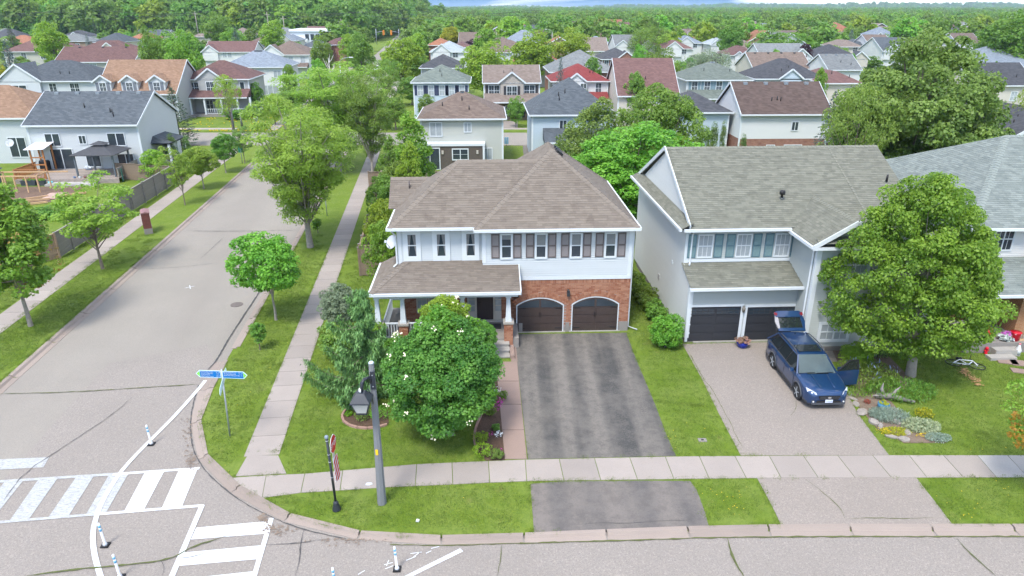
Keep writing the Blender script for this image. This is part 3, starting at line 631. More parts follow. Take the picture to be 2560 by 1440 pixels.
# ------------------------------------------------------------------ the corner house
RG = random.Random(1)
L1 = Local(0, 32.2, rad(2.4)); H1 = thing('corner_house', (0, 32.2, 0), L1.rz, 'white two-storey house with brown hipped roof, red brick garage front and covered porch', 'house')
SIDW = M('pale_vinyl_siding', (.47, .505, .52), .5, .05, 2, tv=.5); SHB = shingle_geo('brown_asphalt_shingles', (.18, .145, .115), (.275, .232, .19))
BRK = tintmat('red_clay_brick', (.27, .105, .06), (.42, .225, .145)); MORT = M('mortar', (.27, .225, .20), .95, .15, 8); STONE = M('cast_stone', (.31, .295, .27), .85, .1, 5)
ze = 5.78; pr = .775; uL = -5.95; uM = -1.78; uR = 6.12
wl_u = L1.at(994, 600, .4)[0]; wr_u = L1.at(1581, 600, 0)[0]; wm_u = L1.at(1206, 600, 0)[0]; gl_u = L1.at(1297, 740, 0)[0]; gr_u = L1.at(1573, 740, 0)[0]
zb = L1.at(1400, 697, 0)[1]
mb = MB()                                  # wall cores behind the cladding
mb.box(wm_u, wr_u, 0, 9, zb, ze-.02); mb.box(wl_u, wm_u+.5, .4, 6.2, 3.0, ze-.02); mb.box(wl_u, -1, 3.6, 6.6, .1, ze-.02)
mb.put('wall', SIDW, H1)
mb = MB(); mb.box(gl_u, gr_u, .0, 8.8, .35, zb, 0); mb.box(wl_u+.1, gl_u+.4, .42, 8, .35, 3.1, 0); mb.put('brick_backing', MORT, H1)
MB().box(gl_u-.02, gr_u+.02, .012, 8.8, 0, .42).box(wl_u, gl_u, .3, 8, 0, .42).put('foundation', CONCG, H1)
mb = MB()
wallclad(mb, (wm_u, 0), (wr_u, 0), [(0, zb), (wr_u-wm_u, zb), (wr_u-wm_u, ze), (0, ze)])
wallclad(mb, (wl_u, .4), (wm_u, .4), [(0, 3.3), (wm_u-wl_u, 3.3), (wm_u-wl_u, ze), (0, ze)])
wallclad(mb, (wr_u, 0), (wr_u, 9), [(0, zb), (9, zb), (9, ze), (0, ze)]); wallclad(mb, (wl_u, 6.2), (wl_u, .4), [(0, .4), (5.8, .4), (5.8, ze), (0, ze)])
mb.put('siding', SIDW, H1, kind='stuff')
# brick front with two arched openings
dz0 = L1.at(1350, 835.5, 0)[1]
doors = []
for x0, x1, yt, ysp in ((1290.6, 1408.5, 744, 763), (1428, 1545, 741, 760)):
    a = L1.at(x0, 800, 0)[0]; b = L1.at(x1, 800, 0)[0]; zt = L1.at((x0+x1)/2, yt, 0)[1]; zs = L1.at(x0, ysp, 0)[1]
    doors.append((a, b, zs, zt))
def archz(a, b, zs, zt, s):                # soffit height of a segmental arch
    c = (a+b)/2; h = zt-zs; w = (b-a)/2; R = (w*w+h*h)/(2*h); return zt-R+sqrt(max(R*R-(s-c)**2, 0))
def hole(s, z, off=0):
    u = gl_u+s
    return any(a-.03-off < u < b+.03+off and z < archz(a-.03, b+.03, zs, zt, min(max(u, a), b))+.28*(off >= 0)+0 for a, b, zs, zt in doors)
mb = MB(); brickwork(mb, (gl_u, 0), (gr_u, 0), .42, zb-.24, hole, RG)
s = 0
while s < gr_u-gl_u-.05: mb.box(gl_u+s, gl_u+s+.068, -.014, .0, zb-.232, zb-.01, 0, RG.random()); s += .078
brickwork(mb, (gr_u, 0), (gr_u, 8.8), .42, zb, None, RG); brickwork(mb, (wl_u+.1, .42), (gl_u+.02, .42), .42, 3.0, None, RG); brickwork(mb, (wl_u+.1, 4), (wl_u+.1, .42), .42, 3.0, None, RG)
mb.put('brickwork', BRK, H1, kind='stuff')
ar = MB()
for a, b, zs, zt in doors:
    c, h, w = (a+b)/2, zt-zs, (b-a)/2; R = (w*w+h*h)/(2*h); zc = zt-R; g0 = math.asin(w/R); n = 34
    for i in range(n):
        t0, t1 = -g0-.03+(2*g0+.06)*i/n+.002, -g0-.03+(2*g0+.06)*(i+1)/n-.002; P = lambda t, r, y: (c+r*sin(t), y, zc+r*cos(t))
        for r0, r1 in ((R+.02, R+.15), (R+.157, R+.29)):
            V = [P(t0, r0, .02), P(t1, r0, .02), P(t1, r1, .02), P(t0, r1, .02), P(t0, r0, -.03), P(t1, r0, -.03), P(t1, r1, -.03), P(t0, r1, -.03)]
            ar.mesh(V, [(4, 5, 6, 7), (0, 1, 5, 4), (3, 7, 6, 2), (0, 4, 7, 3), (1, 2, 6, 5)], 0, RG.random())
    MB().prism([(-.07, 0), (.07, 0), (.10, .3), (-.10, .3)], -.05, .02).put('keystone', STONE, H1, loc=(c, 0, zc+R+.01), rot=(pi/2, 0, 0))
    # reveal, white frame, door
    m = MB(); k = 14; arc = [(a+(b-a)*i/k, archz(a, b, zs, zt, a+(b-a)*i/k)) for i in range(k+1)]; outl = [(a, .13)]+arc+[(b, .13)]
    for (x0, z0), (x1, z1) in zip(outl, outl[1:]):
        dx = lambda x: (c-x)/w*.05; m.face([(x0, -.022, z0), (x1, -.022, z1), (x1+dx(x1), -.022, z1-.045*(z1 > 1)), (x0+dx(x0), -.022, z0-.045*(z0 > 1))]); m.face([(x0, -.022, z0), (x0, .01, z0), (x1, .01, z1), (x1, -.022, z1)])
    m.put('door_frame', WHITE, H1)
    GD = M('dark_brown_garage_door', (.052, .037, .033), .5, .15, 3, tv=0); d = MB(); inn = [(x+dx(x), z-.04) for x, z in arc]; pts = [(a+.05, .13)]+inn+[(b-.05, .13)]
    d.face([(x, -.006, z) for x, z in pts]); do = d.put('garage_door', GD, H1); H = zs-.13
    for i in range(4):
        for j in (0, 1):
            x0 = a+.12 if j == 0 else c+.05; x1 = c-.05 if j == 0 else b-.12; z0 = .13+H/3.4*i+.04; z1 = z0+H/3.4-.07
            if i < 3:
                m = MB(); m.box(x0, x1, -.026, -.006, z0, z1)
                for q in range(1, 5): xx = x0+(x1-x0)*q/5; m.box(xx-.006, xx+.006, -.030, -.025, z0+.03, z1-.03)
                m.put('panel', GD, do)
            else:
                xs = [x0+(x1-x0)*q/8 for q in range(9)]; MB().face([(xs[0], -.02, z0)]+[(xs[-1], -.02, z0)]+[(x, -.02, min(z1+.3, archz(a, b, zs, zt, x)-.13)) for x in xs[::-1]]).put('pane', GLASS, do)
    m = MB()
    for sx, x in ((1, a+.1), (-1, b-.1)):
        for z in (.13+H*.12, .13+H*.86): m.box(min(x, x+sx*.34), max(x, x+sx*.34), -.045, -.028, z, z+.035)
    m.put('hinge', BLACK, do, split=True); MB().box(c-.05, c-.03, -.07, -.028, .95, 1.2).box(c+.03, c+.05, -.07, -.028, .95, 1.2).put('handle', BLACK, do, split=True)
    MB().box(a-.1, b+.1, -.1, .0, .08, .132).put('sill', STONE, H1)
ar.put('brick_arch', BRK, H1, kind='stuff')
for x in (gl_u, (doors[0][1]+doors[1][0])/2-.09, doors[1][1]+.03): MB().box(x, x+.19 if x < gr_u-.5 else gr_u+.02, -.05, .0, 0, .62).put('footing', CONCG, H1)
x, z = L1.at(1421, 733, -.1); lamp = MB(); lamp.box(-.05, .05, -.1, 0, .1, .18).prism([(-.07, -.2), (.07, -.2), (.07, -.06), (-.07, -.06)], -.14, .1).lathe([(.09, .1), (.02, .2)], 8, (0, -.13, 0)); lamp.put('wall_lamp', DARK, H1, loc=(x, -.01, z))
# upper windows
SHM, SHP = M('taupe_shutter_frame', (.115, .095, .09), .6, .08), M('taupe_shutter_panel', (.22, .20, .20), .6, .1)
zw0 = L1.at(1266, 643, 0)[1]; zw1 = L1.at(1266, 587, 0)[1]
for cx in (1266, 1352.5, 1440, 1526):
    u = L1.at(cx, 615, 0)[0]; wo_ = window(H1, (u, 0, zw0), 0, .43, zw1-zw0, .09, 1, 1, 1); MB().box(-.21, .21, -.045, -.03, (zw1-zw0)*(.52 if cx > 1300 else .8), (zw1-zw0)*.99).put('blind', M('window_blind', (.20, .21, .21), .8), wo_)
    for sx in (-1, 1): shutter(H1, (L1.at(cx+sx*27.5, 615, 0)[0], -.02, zw0-.04), .40, zw1-zw0+.1, SHM, SHP)
z0 = L1.at(1030, 640, .4)[1]; z1 = L1.at(1030, 586, .4)[1]
for cx in (1030, 1103, 1176.5): window(H1, (L1.at(cx, 612, .4)[0], .4, z0), 0, .40, z1-z0, .23, 1, 1, 1, curtain=True)
m = MB()                                   # corner boards, band, frieze
m.box(wm_u-.02, wm_u+.16, -.035, .42, zb+.9, ze); m.box(wr_u-.16, wr_u+.03, -.035, .16, zb, ze); m.box(wl_u-.03, wl_u+.16, .365, .56, 3.4, ze)
m.box(gl_u, wr_u+.035, -.045, 0, zb-.03, zb+.17); m.box(wl_u, wm_u, .35, .4, ze-.12, ze); m.put('corner_board', WHITE, H1, split=True)
# main roof
zr = ze+pr*(uR-uM)/2; um = (uM+uR)/2; vf = -.5; va = vf+(uR-uM)/2; vb = va+1.9; ve = vb+(uR-uM)/2; lf = -.1; lr = 3.2; zl = ze+pr*(lr-lf); ulr = uL+(lr-lf); uv = uM+(zl-ze)/pr
faces = {'a': [(uL, lf, ze), (uM, lf, ze), (uv, lr, zl), (ulr, lr, zl)], 'b': [(uL, lf, ze), (ulr, lr, zl), (uL, 2*lr-lf, ze)], 'c': [(uL, 2*lr-lf, ze), (ulr, lr, zl), (uv, lr, zl), (uM, 2*lr-lf, ze)],
         'd': [(uM, vf, ze), (uR, vf, ze), (um, va, zr)], 'e': [(uM, ve, ze), (uM, vf, ze), (um, va, zr), (um, vb, zr)], 'f': [(uR, vf, ze), (uR, ve, ze), (um, vb, zr), (um, va, zr)], 'g': [(uR, ve, ze), (uM, ve, ze), (um, vb, zr)],
         'h': [(-6.35, 3.35, ze), (-4.0, 3.35, ze), (-4.0, 5.0, ze+pr*1.65), (-6.35, 5.0, ze+pr*1.65)], 'i': [(-6.35, 6.65, ze), (-6.35, 5.0, ze+pr*1.65), (-3.0, 5.0, ze+pr*1.65), (-3.0, 6.65, ze)]}
mb = MB(); base = MB()
for k, f in faces.items():
    base.face(f, 0, .4)
    if k in 'abdefh': roofcourses(mb, f, rng=RG)
base.face([(uL, lf, ze-.05), (uL, 6.5, ze-.05), (uM, 6.5, ze-.05), (uM, lf, ze-.05)]); base.face([(uM, vf, ze-.055), (uM, ve, ze-.055), (uR, ve, ze-.055), (uR, vf, ze-.055)]); base.face([(-6.3, 3.4, ze-.02), (-6.3, 5, ze+1.2), (-6.3, 6.6, ze-.02)])
ro = base.put('roof', SHB, H1); mb.put('shingles', SHB, ro, kind='stuff')
mb = MB(); N = {k: fplane(f) for k, f in faces.items()}; F = faces
caps(mb, F['a'][0], F['a'][3], N['a'], N['b'], rng=RG); caps(mb, F['a'][3], F['a'][2], N['a'], N['c'], rng=RG); caps(mb, F['d'][0], F['d'][2], N['d'], N['e'], rng=RG); caps(mb, F['d'][1], F['d'][2], N['d'], N['f'], rng=RG); caps(mb, F['e'][2], F['e'][3], N['e'], N['f'], rng=RG); caps(mb, (-6.35, 5, ze+pr*1.65), (-4.2, 5, ze+pr*1.65), N['h'], N['i'], rng=RG); caps(mb, F['g'][0], F['g'][2], N['g'], N['f'], rng=RG)
mb.put('ridge_cap', SHB, ro, kind='stuff')
m = MB(); edgebeam(m, [(uL, lf-.05, ze), (uM, lf-.05, ze)]); edgebeam(m, [(uM-.03, vf-.06, ze), (uR+.05, vf-.06, ze)]); edgebeam(m, [(uR+.05, vf, ze), (uR+.05, ve, ze)]); edgebeam(m, [(uL-.05, lf-.1, ze), (uL-.05, 3.3, ze)]); edgebeam(m, [(uM-.03, vf-.06, ze), (uM-.03, lf-.05, ze)])
m.put('gutter', WHITE, H1, split=True); m = MB(); m.tube([(uL+.1, lf, ze-.1), (wl_u-.08, .3, ze-.5), (wl_u-.08, .3, 3.85), (wl_u-.25, .2, 3.7)], .045, 6); m.tube([(uR-.05, 0, ze-.1), (wr_u+.09, .1, ze-.4), (wr_u+.09, .1, .3), (wr_u+.55, -.05, .14)], .045, 6); m.put('downspout', WHITE, H1, split=True)
for k in range(3):
    t = .3+k*.55; MB().box(-.2, .2, -.16, .16, 0, .13).put('roof_vent', BLACK, H1, loc=(um+.42, va+t, zr-.3), rot=(0, rad(38), 0))
m = MB(); m.tube([(0, 0, 0), (0, 0, .38)], .04, 8); m.put('vent_pipe', SHM, H1, loc=(-5.3, 4.4, ze+.85))
# porch: roof, columns, railings, door
pz = 3.2; pt = L1.at(1100, 652, .4)[1]; pf = -2.05; pl = L1.at(924, 730, pf)[0]; prr = L1.at(1301, 729, pf)[0]
k = (pt-pz)/(.4-pf); zt0 = pz+k*(0-pf); hc = L1.at(1016, 653, .4)[0]
P1 = [(pl, pf, pz), (prr, pf, pz), (prr-.05, 0, zt0), (wm_u, .4, pt), (hc, .4, pt)]; P2 = [(pl, pf, pz), (hc, .4, pt), (hc, 2.2, pt), (pl, 2.2, pz)]
P1 = [(pl, pf, pz), (prr, pf, pz), (prr, .02, zt0), (wm_u+.02, .02, zt0)]; P1b = [(pl, pf, pz), (wm_u+.02, .02, zt0), (wm_u+.02, .4, pt), (hc, .4, pt)]
P1all = [(pl, pf, pz), (prr, pf, pz), (prr, .05, zt0+.015), (wm_u, .4, pt), (hc, .4, pt)]
mb = MB(); base = MB(); n1 = fplane([P1all[0], P1all[1], P1all[4]]); roofcourses(mb, P1all, rng=RG); roofcourses(mb, P2, rng=RG)
base.face(P1all); base.face(P2); base.face([(pl, pf, pz-.05), (prr, pf, pz-.05), (prr, .4, pz-.05), (pl, .4, pz-.05)]); base.face([(prr, pf, pz), (prr, .05, pz), (prr, .05, zt0)])
pr_o = base.put('porch_roof', SHB, H1); mb.put('shingles', SHB, pr_o, kind='stuff'); mb = MB(); caps(mb, P2[0], P2[1], n1, fplane(P2), rng=RG); mb.put('ridge_cap', SHB, pr_o, kind='stuff')
m = MB(); edgebeam(m, [(pl-.05, pf-.05, pz), (prr+.04, pf-.05, pz)]); edgebeam(m, [(pl-.05, pf, pz), (pl-.05, 2.2, pz)]); edgebeam(m, [(prr+.03, pf, pz), (prr+.03, 0, zt0)], .05, .1, -.03); m.box(pl+.15, prr-.1, pf+.15, pf+.4, pz-.32, pz-.07); m.box(pl+.15, pl+.35, pf+.4, 2.1, pz-.32, pz-.07); m.put('fascia', WHITE, H1)
fz = .62; pier_v = -1.62
MB().box(pl+.3, prr-.05, pf+.3, .42, 0, fz).box(pl+.3, wl_u+.3, .42, 2.2, 0, fz).put('porch_floor', CONCG, H1)
cols = []
for cx, cy in ((1271, 790), (1157, 790), (1008, 790), (944, 780)):
    u = L1.at(cx, cy, pier_v)[0]; cols.append(u); MB().box(u-.2, u+.2, pier_v-.2, pier_v+.2, 0, 1.42).put('pier', MORT, H1)
    b = MB()
    for A, B in (((u-.2, pier_v-.2), (u+.2, pier_v-.2)), ((u+.2, pier_v-.2), (u+.2, pier_v+.2)), ((u-.2, pier_v+.2), (u-.2, pier_v-.2))): brickwork(b, A, B, .1, 1.42, None, RG)
    b.put('brickwork', BRK, H1, kind='stuff'); MB().box(u-.26, u+.26, pier_v-.26, pier_v+.26, 1.42, 1.52).put('pier_cap', STONE, H1)
    c = MB(); c.box(u-.15, u+.15, pier_v-.15, pier_v+.15, 1.52, 1.64); V = [(u+sx*w, pier_v+sy*w, z) for z, w in ((1.64, .13), (pz-.45, .085)) for sx, sy in ((-1, -1), (1, -1), (1, 1), (-1, 1))]
    c.mesh(V, [(0, 1, 5, 4), (1, 2, 6, 5), (2, 3, 7, 6), (3, 0, 4, 7)]); c.box(u-.13, u+.13, pier_v-.13, pier_v+.13, pz-.45, pz-.3); c.put('column', WHITE, H1)
def railing(parent, a, b, z0, h=.85, mat=WHITE, step=.13, bw=.035):
    ro = MB().beam((*a, z0+h), (*b, z0+h), .08, .06).put('railing', mat, parent); MB().beam((*a, z0+.12), (*b, z0+.12), .05, .06).put('bottom_rail', mat, ro); L = math.dist(a, b); n = max(1, int(L/step)); me = MB().box(-bw/2, bw/2, -bw/2, bw/2, .12, h).data('baluster', mat)
    for i in range(1, n): put('baluster', me, ro, (a[0]+(b[0]-a[0])*i/n, a[1]+(b[1]-a[1])*i/n, z0))
    return ro
railing(H1, (cols[3]+.2, pier_v), (cols[2]-.2, pier_v), fz); railing(H1, (cols[2]+.2, pier_v), (cols[1]-.2, pier_v), fz); railing(H1, (pl+.45, 1.9), (wl_u, 1.9), fz+.5); railing(H1, (pl+.45, pier_v+.2), (pl+.45, 1.9), fz)
dx0, dx1 = L1.at(1192, 760, .42)[0], L1.at(1233, 760, .42)[0]
do = MB().box(dx0, dx1, .36, .45, fz+.05, fz+2.15).put('front_door', M('black_brown_door', (.035, .025, .027), .5, .1), H1); dm = (dx0+dx1)/2
MB().box(dm-.28, dm+.28, .33, .37, fz+1.45, fz+2.05).put('pane', GLASSB, do); m = MB()
for i in range(4): m.box(dm-.3+i*.19, dm-.28+i*.19, .32, .345, fz+1.43, fz+2.07)
for i in range(4): m.box(dm-.3, dm+.3, .32, .345, fz+1.43+i*.205, fz+1.45+i*.205)
m.put('muntin', WHITE, do); MB().tube([(dx0+.08, .3, fz+1.02), (dx0+.2, .3, fz+1.02)], .02, 6).put('handle', BLACK, do)
m = MB(); m.box(dx0-.1, dx0, .34, .46, fz+.05, fz+2.25).box(dx1, dx1+.1, .34, .46, fz+.05, fz+2.25).box(dx0-.5, dx1+.5, .34, .46, fz+2.15, fz+2.3).box(dx0-.5, dx1+.5, .2, .46, fz, fz+.06)
for a, b in ((dx0-.42, dx0-.1), (dx1+.1, dx1+.42)):
    m.box(a-.06, a, .34, .46, fz, fz+2.2).box(b, b+.0, .34, .46, fz, fz+2.2)
    for i in range(6): m.box(a, b, .345, .4, fz+.5+i*.33, fz+.53+i*.33)
    m.box(a, b, .35, .4, fz+.05, fz+.5)
m.put('door_surround', OFFW, H1, split=True); MB().box(dx0-.42, dx0-.1, .385, .41, fz+.4, fz+2.15).box(dx1+.1, dx1+.42, .385, .41, fz+.4, fz+2.15).put('sidelight', GLASSB, H1, split=True)
for cx in (1055, 1084, 1112): window(H1, (L1.at(cx, 755, .42)[0], .405, fz+.55), 0, .44, 1.35, .06, 1, 1, 2, glass=GLASSB, frame=OFFW)
x, z = L1.at(1168, 760, .4); MB().box(-.05, .05, -.1, 0, .1, .2).lathe([(.05, -.2), (.08, .02), (.03, .12)], 8, (0, -.12, 0)).put('wall_lamp', DARK, H1, loc=(x, .39, 2.3))
o = MB().box(-.5, .5, -.3, .3, 0, .02).put('doormat', M('dark_doormat', (.04, .037, .04), .95, .3, 20), None); c, n = cos(L1.rz), sin(L1.rz)
def W1(u, v): return (L1.x0+u*c-v*n, L1.y0+u*n+v*c)
o.location = (*W1(dm+.3, -.35), fz); o.rotation_euler.z = L1.rz; tag(o, 'dark doormat on the porch of the brown-roofed corner house', 'doormat')
o = thing('slippers', (*W1(dm+.15, -.5), fz+.02), 0, 'orange garden clogs lying on the dark doormat', 'shoes')
for q, r in ((-.07, .2), (.08, -.1)): MB().mesh([(sx*.05*k, y, z) for y, k, z in ((-.14, .7, 0), (0, 1, 0), (.14, .6, 0), (-.14, .6, .03), (0, .8, .09), (.12, .5, .06)) for sx in (-1, 1)], [(0, 1, 3, 2), (2, 3, 5, 4), (6, 8, 9, 7), (8, 10, 11, 9), (0, 2, 8, 6), (2, 4, 10, 8), (1, 7, 9, 3), (3, 9, 11, 5), (4, 5, 11, 10), (0, 6, 7, 1)]).put('clog', M('orange_rubber', (.65, .22, .02), .6, .1), o, loc=(q, 0, 0), rot=(0, 0, r))
st = H1; sa, sb = L1.lev(1236, 880, .3)[0], L1.lev(1273, 880, .3)[0]; v0 = pf+.3
for i in range(3): MB().box(sa, sb, v0-.36*(i+1), v0-.36*i+.02, 0, fz-.16*(i+1)).box(sa-.03, sb+.03, v0-.36*(i+1)-.03, v0-.36*i+.02, fz-.16*(i+1)-.0, fz-.16*(i+1)+.05).put('step', STONE, st)
MB().box(sb+.04, sb+.25, v0-1.2, v0, 0, .3).put('step_kerb', CONCP, st)
ds = thing('satellite_dish', (*W1(wl_u-.32, .9), 4.75), 0, 'grey satellite dish on the left upper corner of the corner house', 'satellite dish')
DISHM = M('dish_grey', (.42, .45, .48), .5, .05)
def dish(root, r=.33, aim=(-.5, -.7, .5)):
    a = vnorm(aim); u = vnorm(vcross(a, (0, 0, 1))); w = vcross(u, a); m = MB(); rings = [(0, 0), (.5, .04), (.85, .11), (1, .16)]; n = 16; V = []
    for f, h in rings:
        for k in range(n): V.append(vadd(vmul(u, r*f*cos(k*2*pi/n)), vmul(w, r*f*1.08*sin(k*2*pi/n)), vmul(a, h*r*1.6)))
    m.mesh(V, [(i*n+k, i*n+(k+1) % n, (i+1)*n+(k+1) % n, (i+1)*n+k) for i in range(3) for k in range(n)], 0, .5, True); m.put('reflector', DISHM, root)
    b = MB(); e = vadd(vmul(a, r*1.5), vmul(w, -r*.3)); b.tube([vmul(w, -r), e], .018, 6); b.tube([(0, 0, 0), vmul(a, -.12), (vmul(a, -.25)[0], vmul(a, -.25)[1], -.35)], .025, 6); b.put('arm', DISHM, root); MB().box(-.05, .05, -.05, .05, -.05, .05).put('receiver', WHITE, root, loc=e)
dish(ds)
# ------------------------------------------------------------------ the house next door
L2 = Local(8.6, 31.05, rad(2.8)); H2 = thing('neighbour_house', (8.6, 31.05, 0), L2.rz, 'grey-sided house with olive grey roof, blue shutters and two black garage doors behind the car', 'house')
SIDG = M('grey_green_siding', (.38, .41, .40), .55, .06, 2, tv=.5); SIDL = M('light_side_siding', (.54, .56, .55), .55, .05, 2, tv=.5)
SHG = shingle_geo('olive_grey_shingles', (.15, .155, .12), (.265, .27, .215)); ez = 5.72; pg = .52
gu1 = L2.at(2010, 830, -1.25)[0]; up = 1.35                    # garage width, set-back of the upper wall
bu = gu1; bw = 11.45-gu1; bv = -1.25                              # right bay: from gu1, width bw, its front plane bv
ru = L2.at(2075, 800, bv)[0]
mb = MB(); mb.box(0, gu1+.3, 0, 11.8, 0.3, 3.15, 0); mb.box(0, gu1+.3, up, 11.8, 3.1, ez-.03); mb.box(gu1+.02, gu1+bw, bv, 11, .3, ez-.03); wallm = mb.put('wall', SIDG, H2)
MB().box(-.03, gu1, -.03, 11, 0, .36).box(gu1, gu1+bw+.03, bv-.03, 11, 0, .36).put('foundation', CONCG, H2, split=True)
mb = MB(); zg = L2.at(1850, 765, 0)[1]
wallclad(mb, (0, 0), (gu1, 0), [(0, .36), (gu1, .36), (gu1, 3.1), (0, 3.1)]); wallclad(mb, (0, up), (gu1, up), [(0, 3.5), (gu1, 3.5), (gu1, ez), (0, ez)]); wallclad(mb, (gu1, bv), (gu1+bw, bv), [(0, .36), (bw, .36), (bw, ez), (0, ez)])
wallclad(mb, (gu1, up), (gu1, bv), [(0, .36), (up-bv, .36), (up-bv, ez), (0, ez)]); mb.put('siding', SIDG, H2, kind='stuff')
rv = up+5.25; rz_ = 8.55; pg = (rz_-ez)/(rv-up+.5); mb = MB()          # side wall with gable
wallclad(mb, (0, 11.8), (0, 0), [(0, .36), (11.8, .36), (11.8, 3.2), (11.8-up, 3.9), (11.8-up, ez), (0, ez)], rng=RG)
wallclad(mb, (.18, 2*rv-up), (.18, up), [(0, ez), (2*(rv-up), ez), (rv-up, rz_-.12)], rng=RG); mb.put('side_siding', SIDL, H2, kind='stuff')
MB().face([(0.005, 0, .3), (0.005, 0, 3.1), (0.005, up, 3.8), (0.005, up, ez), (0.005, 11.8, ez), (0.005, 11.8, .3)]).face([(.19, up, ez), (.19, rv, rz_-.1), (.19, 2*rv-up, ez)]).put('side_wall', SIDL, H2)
# roofs
eL, eR = -.4, gu1+bw+.3; ef = up-.5; er = 2*rv-ef
A = [(eL, ef, ez), (eR, ef, ez), (eR-2.6, rv, rz_), (eL+.35, rv, rz_)]
eR = eL+.45+11.7; A = [(eL+.45, ef, ez), (eR, ef, ez), (eR, rv, rz_), (eL+.45, rv, rz_)]; Bk = [(eR, er, ez), (eL+.45, er, ez), (eL+.45, rv, rz_), (eR, rv, rz_)]; Rt = [(eR-.3, ef+.3, ez), (eR-.3, er-.3, ez), (eR-.3, rv, rz_-.1)]
SK = [(eL, ef-.0, ez-.02), (.18, ef, ez+.28), (.18, er, ez+.28), (eL, er, ez-.02)]       # the skirt roof under the gable
LG = [(-.1, -.45, 3.2), (gu1+.02, -.45, 3.2), (gu1+.02, up, 3.2+(up+.45)*.62-.25), (-.1, up, 3.2+(up+.45)*.62-.25)]
zt = L2.at(1850, 655, up)[1]; zg0 = L2.at(1850, 719, -.5)[1]; LG = [(-.12, -.5, zg0), (gu1+.02, -.5, zg0), (gu1+.02, up, zt), (-.12, up, zt)]
# cross gable over the right bay
cw = 1.85; cc = gu1+cw-.42; cf = bv-.4; rzg = ez-.12+cw*.62; cback = ef+(rzg-ez)/((rz_-ez)/(rv-ef))
C1 = [(cc-cw, cf, ez-.12), (cc, cf, rzg), (cc, cback, rzg), (cc-cw, ef+.0, ez-.12)]; C2 = [(cc+cw, cf, ez-.12), (cc+cw, ef, ez-.12), (cc, cback, rzg), (cc, cf, rzg)]
mb = MB(); base = MB()
for f in (A, SK, LG, C1, C2): roofcourses(mb, f, rng=RG); base.face(f)
base.face(Bk); base.face(Rt); base.face([(eL, ef, ez-.06), (eR, ef, ez-.06), (eR, er, ez-.06), (eL, er, ez-.06)]); base.face([(cc+cw, cf, ez-.16), (cc-cw, cf, ez-.16), (cc-cw, ef, ez-.16), (cc+cw, ef, ez-.16)])
base.face([(cc+1.5, bv-.4, ez-.1), (eR, bv-.4, ez-.1), (eR, ef, ez+.05), (cc+1.5, ef, ez+.05)])
ro2 = base.put('roof', SHG, H2); mb.put('shingles', SHG, ro2, kind='stuff'); mb = MB(); nA = fplane(A)
caps(mb, A[3], A[2], nA, fplane(Bk), rng=RG); caps(mb, (9.0, ef, ez+.01), (9.0, rv, rz_), nA, nA, w=.05, rng=RG); caps(mb, C1[1], C1[2], fplane(C1), fplane(C2), rng=RG); mb.put('ridge_cap', SHG, ro2, kind='stuff')
m = MB(); edgebeam(m, [(eL+.1, ef-.06, ez), (cc-cw, ef-.06, ez)]); edgebeam(m, [(-.18, -.55, zg0), (gu1+.02, -.55, zg0)]); edgebeam(m, [(eL-.05, ef, ez), (eL-.05, er, ez)]); edgebeam(m, [(cc-cw-.05, cf, ez-.12), (cc-cw-.05, ef+.3, ez-.12)]); m.box(cc-cw-.05, cc+cw, cf-.05, cf+.06, ez-.3, ez-.16)
m.put('gutter', WHITE, H2, split=True); m = MB(); m.beam((eL+.4, ef, ez+.08), (eL+.4, rv, rz_), .05, .2).beam((eL+.4, rv, rz_), (eL+.4, er, ez+.08), .05, .2); m.beam((cc-cw, cf-.02, ez-.16), (cc, cf-.02, rzg-.05), .05, .2).beam((cc, cf-.02, rzg-.05), (cc+cw, cf-.02, ez-.16), .05, .2); m.put('rake_board', WHITE, H2, split=True)
m = MB(); wallclad(m, (cc-cw+.3, bv), (cc+cw-.3, bv), [(0, ez), (2*cw-.6, ez), (cw-.3, rzg-.25)]); m.face([(cc-cw, bv-.002, ez-.1), (cc+cw, bv-.002, ez-.1), (cc, bv-.002, rzg-.05)]); m.put('gable_siding', SIDG, H2, kind='stuff')
roofc = MB(); f = [(cc-cw+.2, cf, ez-.02), (cc+cw-.2, cf, ez-.02), (cc+cw-.2, bv, ez+.2), (cc-cw+.2, bv, ez+.2)]; roofcourses(roofc, f, rng=RG); roofc.put('pent_roof', SHG, H2)
m = MB(); m.box(-.02, .2, -.04, 0, .36, 3.1).box(-.02, .2, up-.035, up, 3.7, ez).box(-.035, 0, -.03, .16, .36, 3.1).box(gu1-.02, gu1+.2, bv-.035, bv, .36, ez).box(gu1-.03, gu1, bv-.03, bv+.15, .36, ez).box(.2, gu1, up-.045, up, zt+.05, zt+.2).put('corner_board', WHITE, H2, split=True)
m = MB(); m.tube([(.28, up-.4, ez-.08), (.28, up-.08, ez-.4), (.28, up-.08, zt+.05), (.2, up-.3, zt+.0)], .045, 6); m.tube([(gu1-.08, bv-.3, ez-.2), (gu1-.1, bv+.2, ez-.5), (gu1-.1, bv+.2, .3)], .045, 6); m.put('downspout', WHITE, H2, split=True)
BSH, BSP = M('blue_shutter_frame', (.10, .175, .21), .6, .12), M('blue_shutter_panel', (.15, .235, .25), .65, .3, 3)
z0 = L2.at(1763, 641, up)[1]; z1 = L2.at(1763, 588, up)[1]
for cx in (1763, 1859, 1955):
    window(H2, (L2.at(cx, 610, up)[0], up, z0), 0, .66, z1-z0, .06, 1, 2, 3, glass=GLASSB)
    for sx in (-1, 1): shutter(H2, (L2.at(cx+sx*33, 610, up)[0], up-.02, z0-.06), .42, z1-z0+.12, BSH, BSP)
BD = M('black_garage_door', (.028, .030, .036), .45, .15, 4); dz = L2.at(1780, 859, 0)[1]
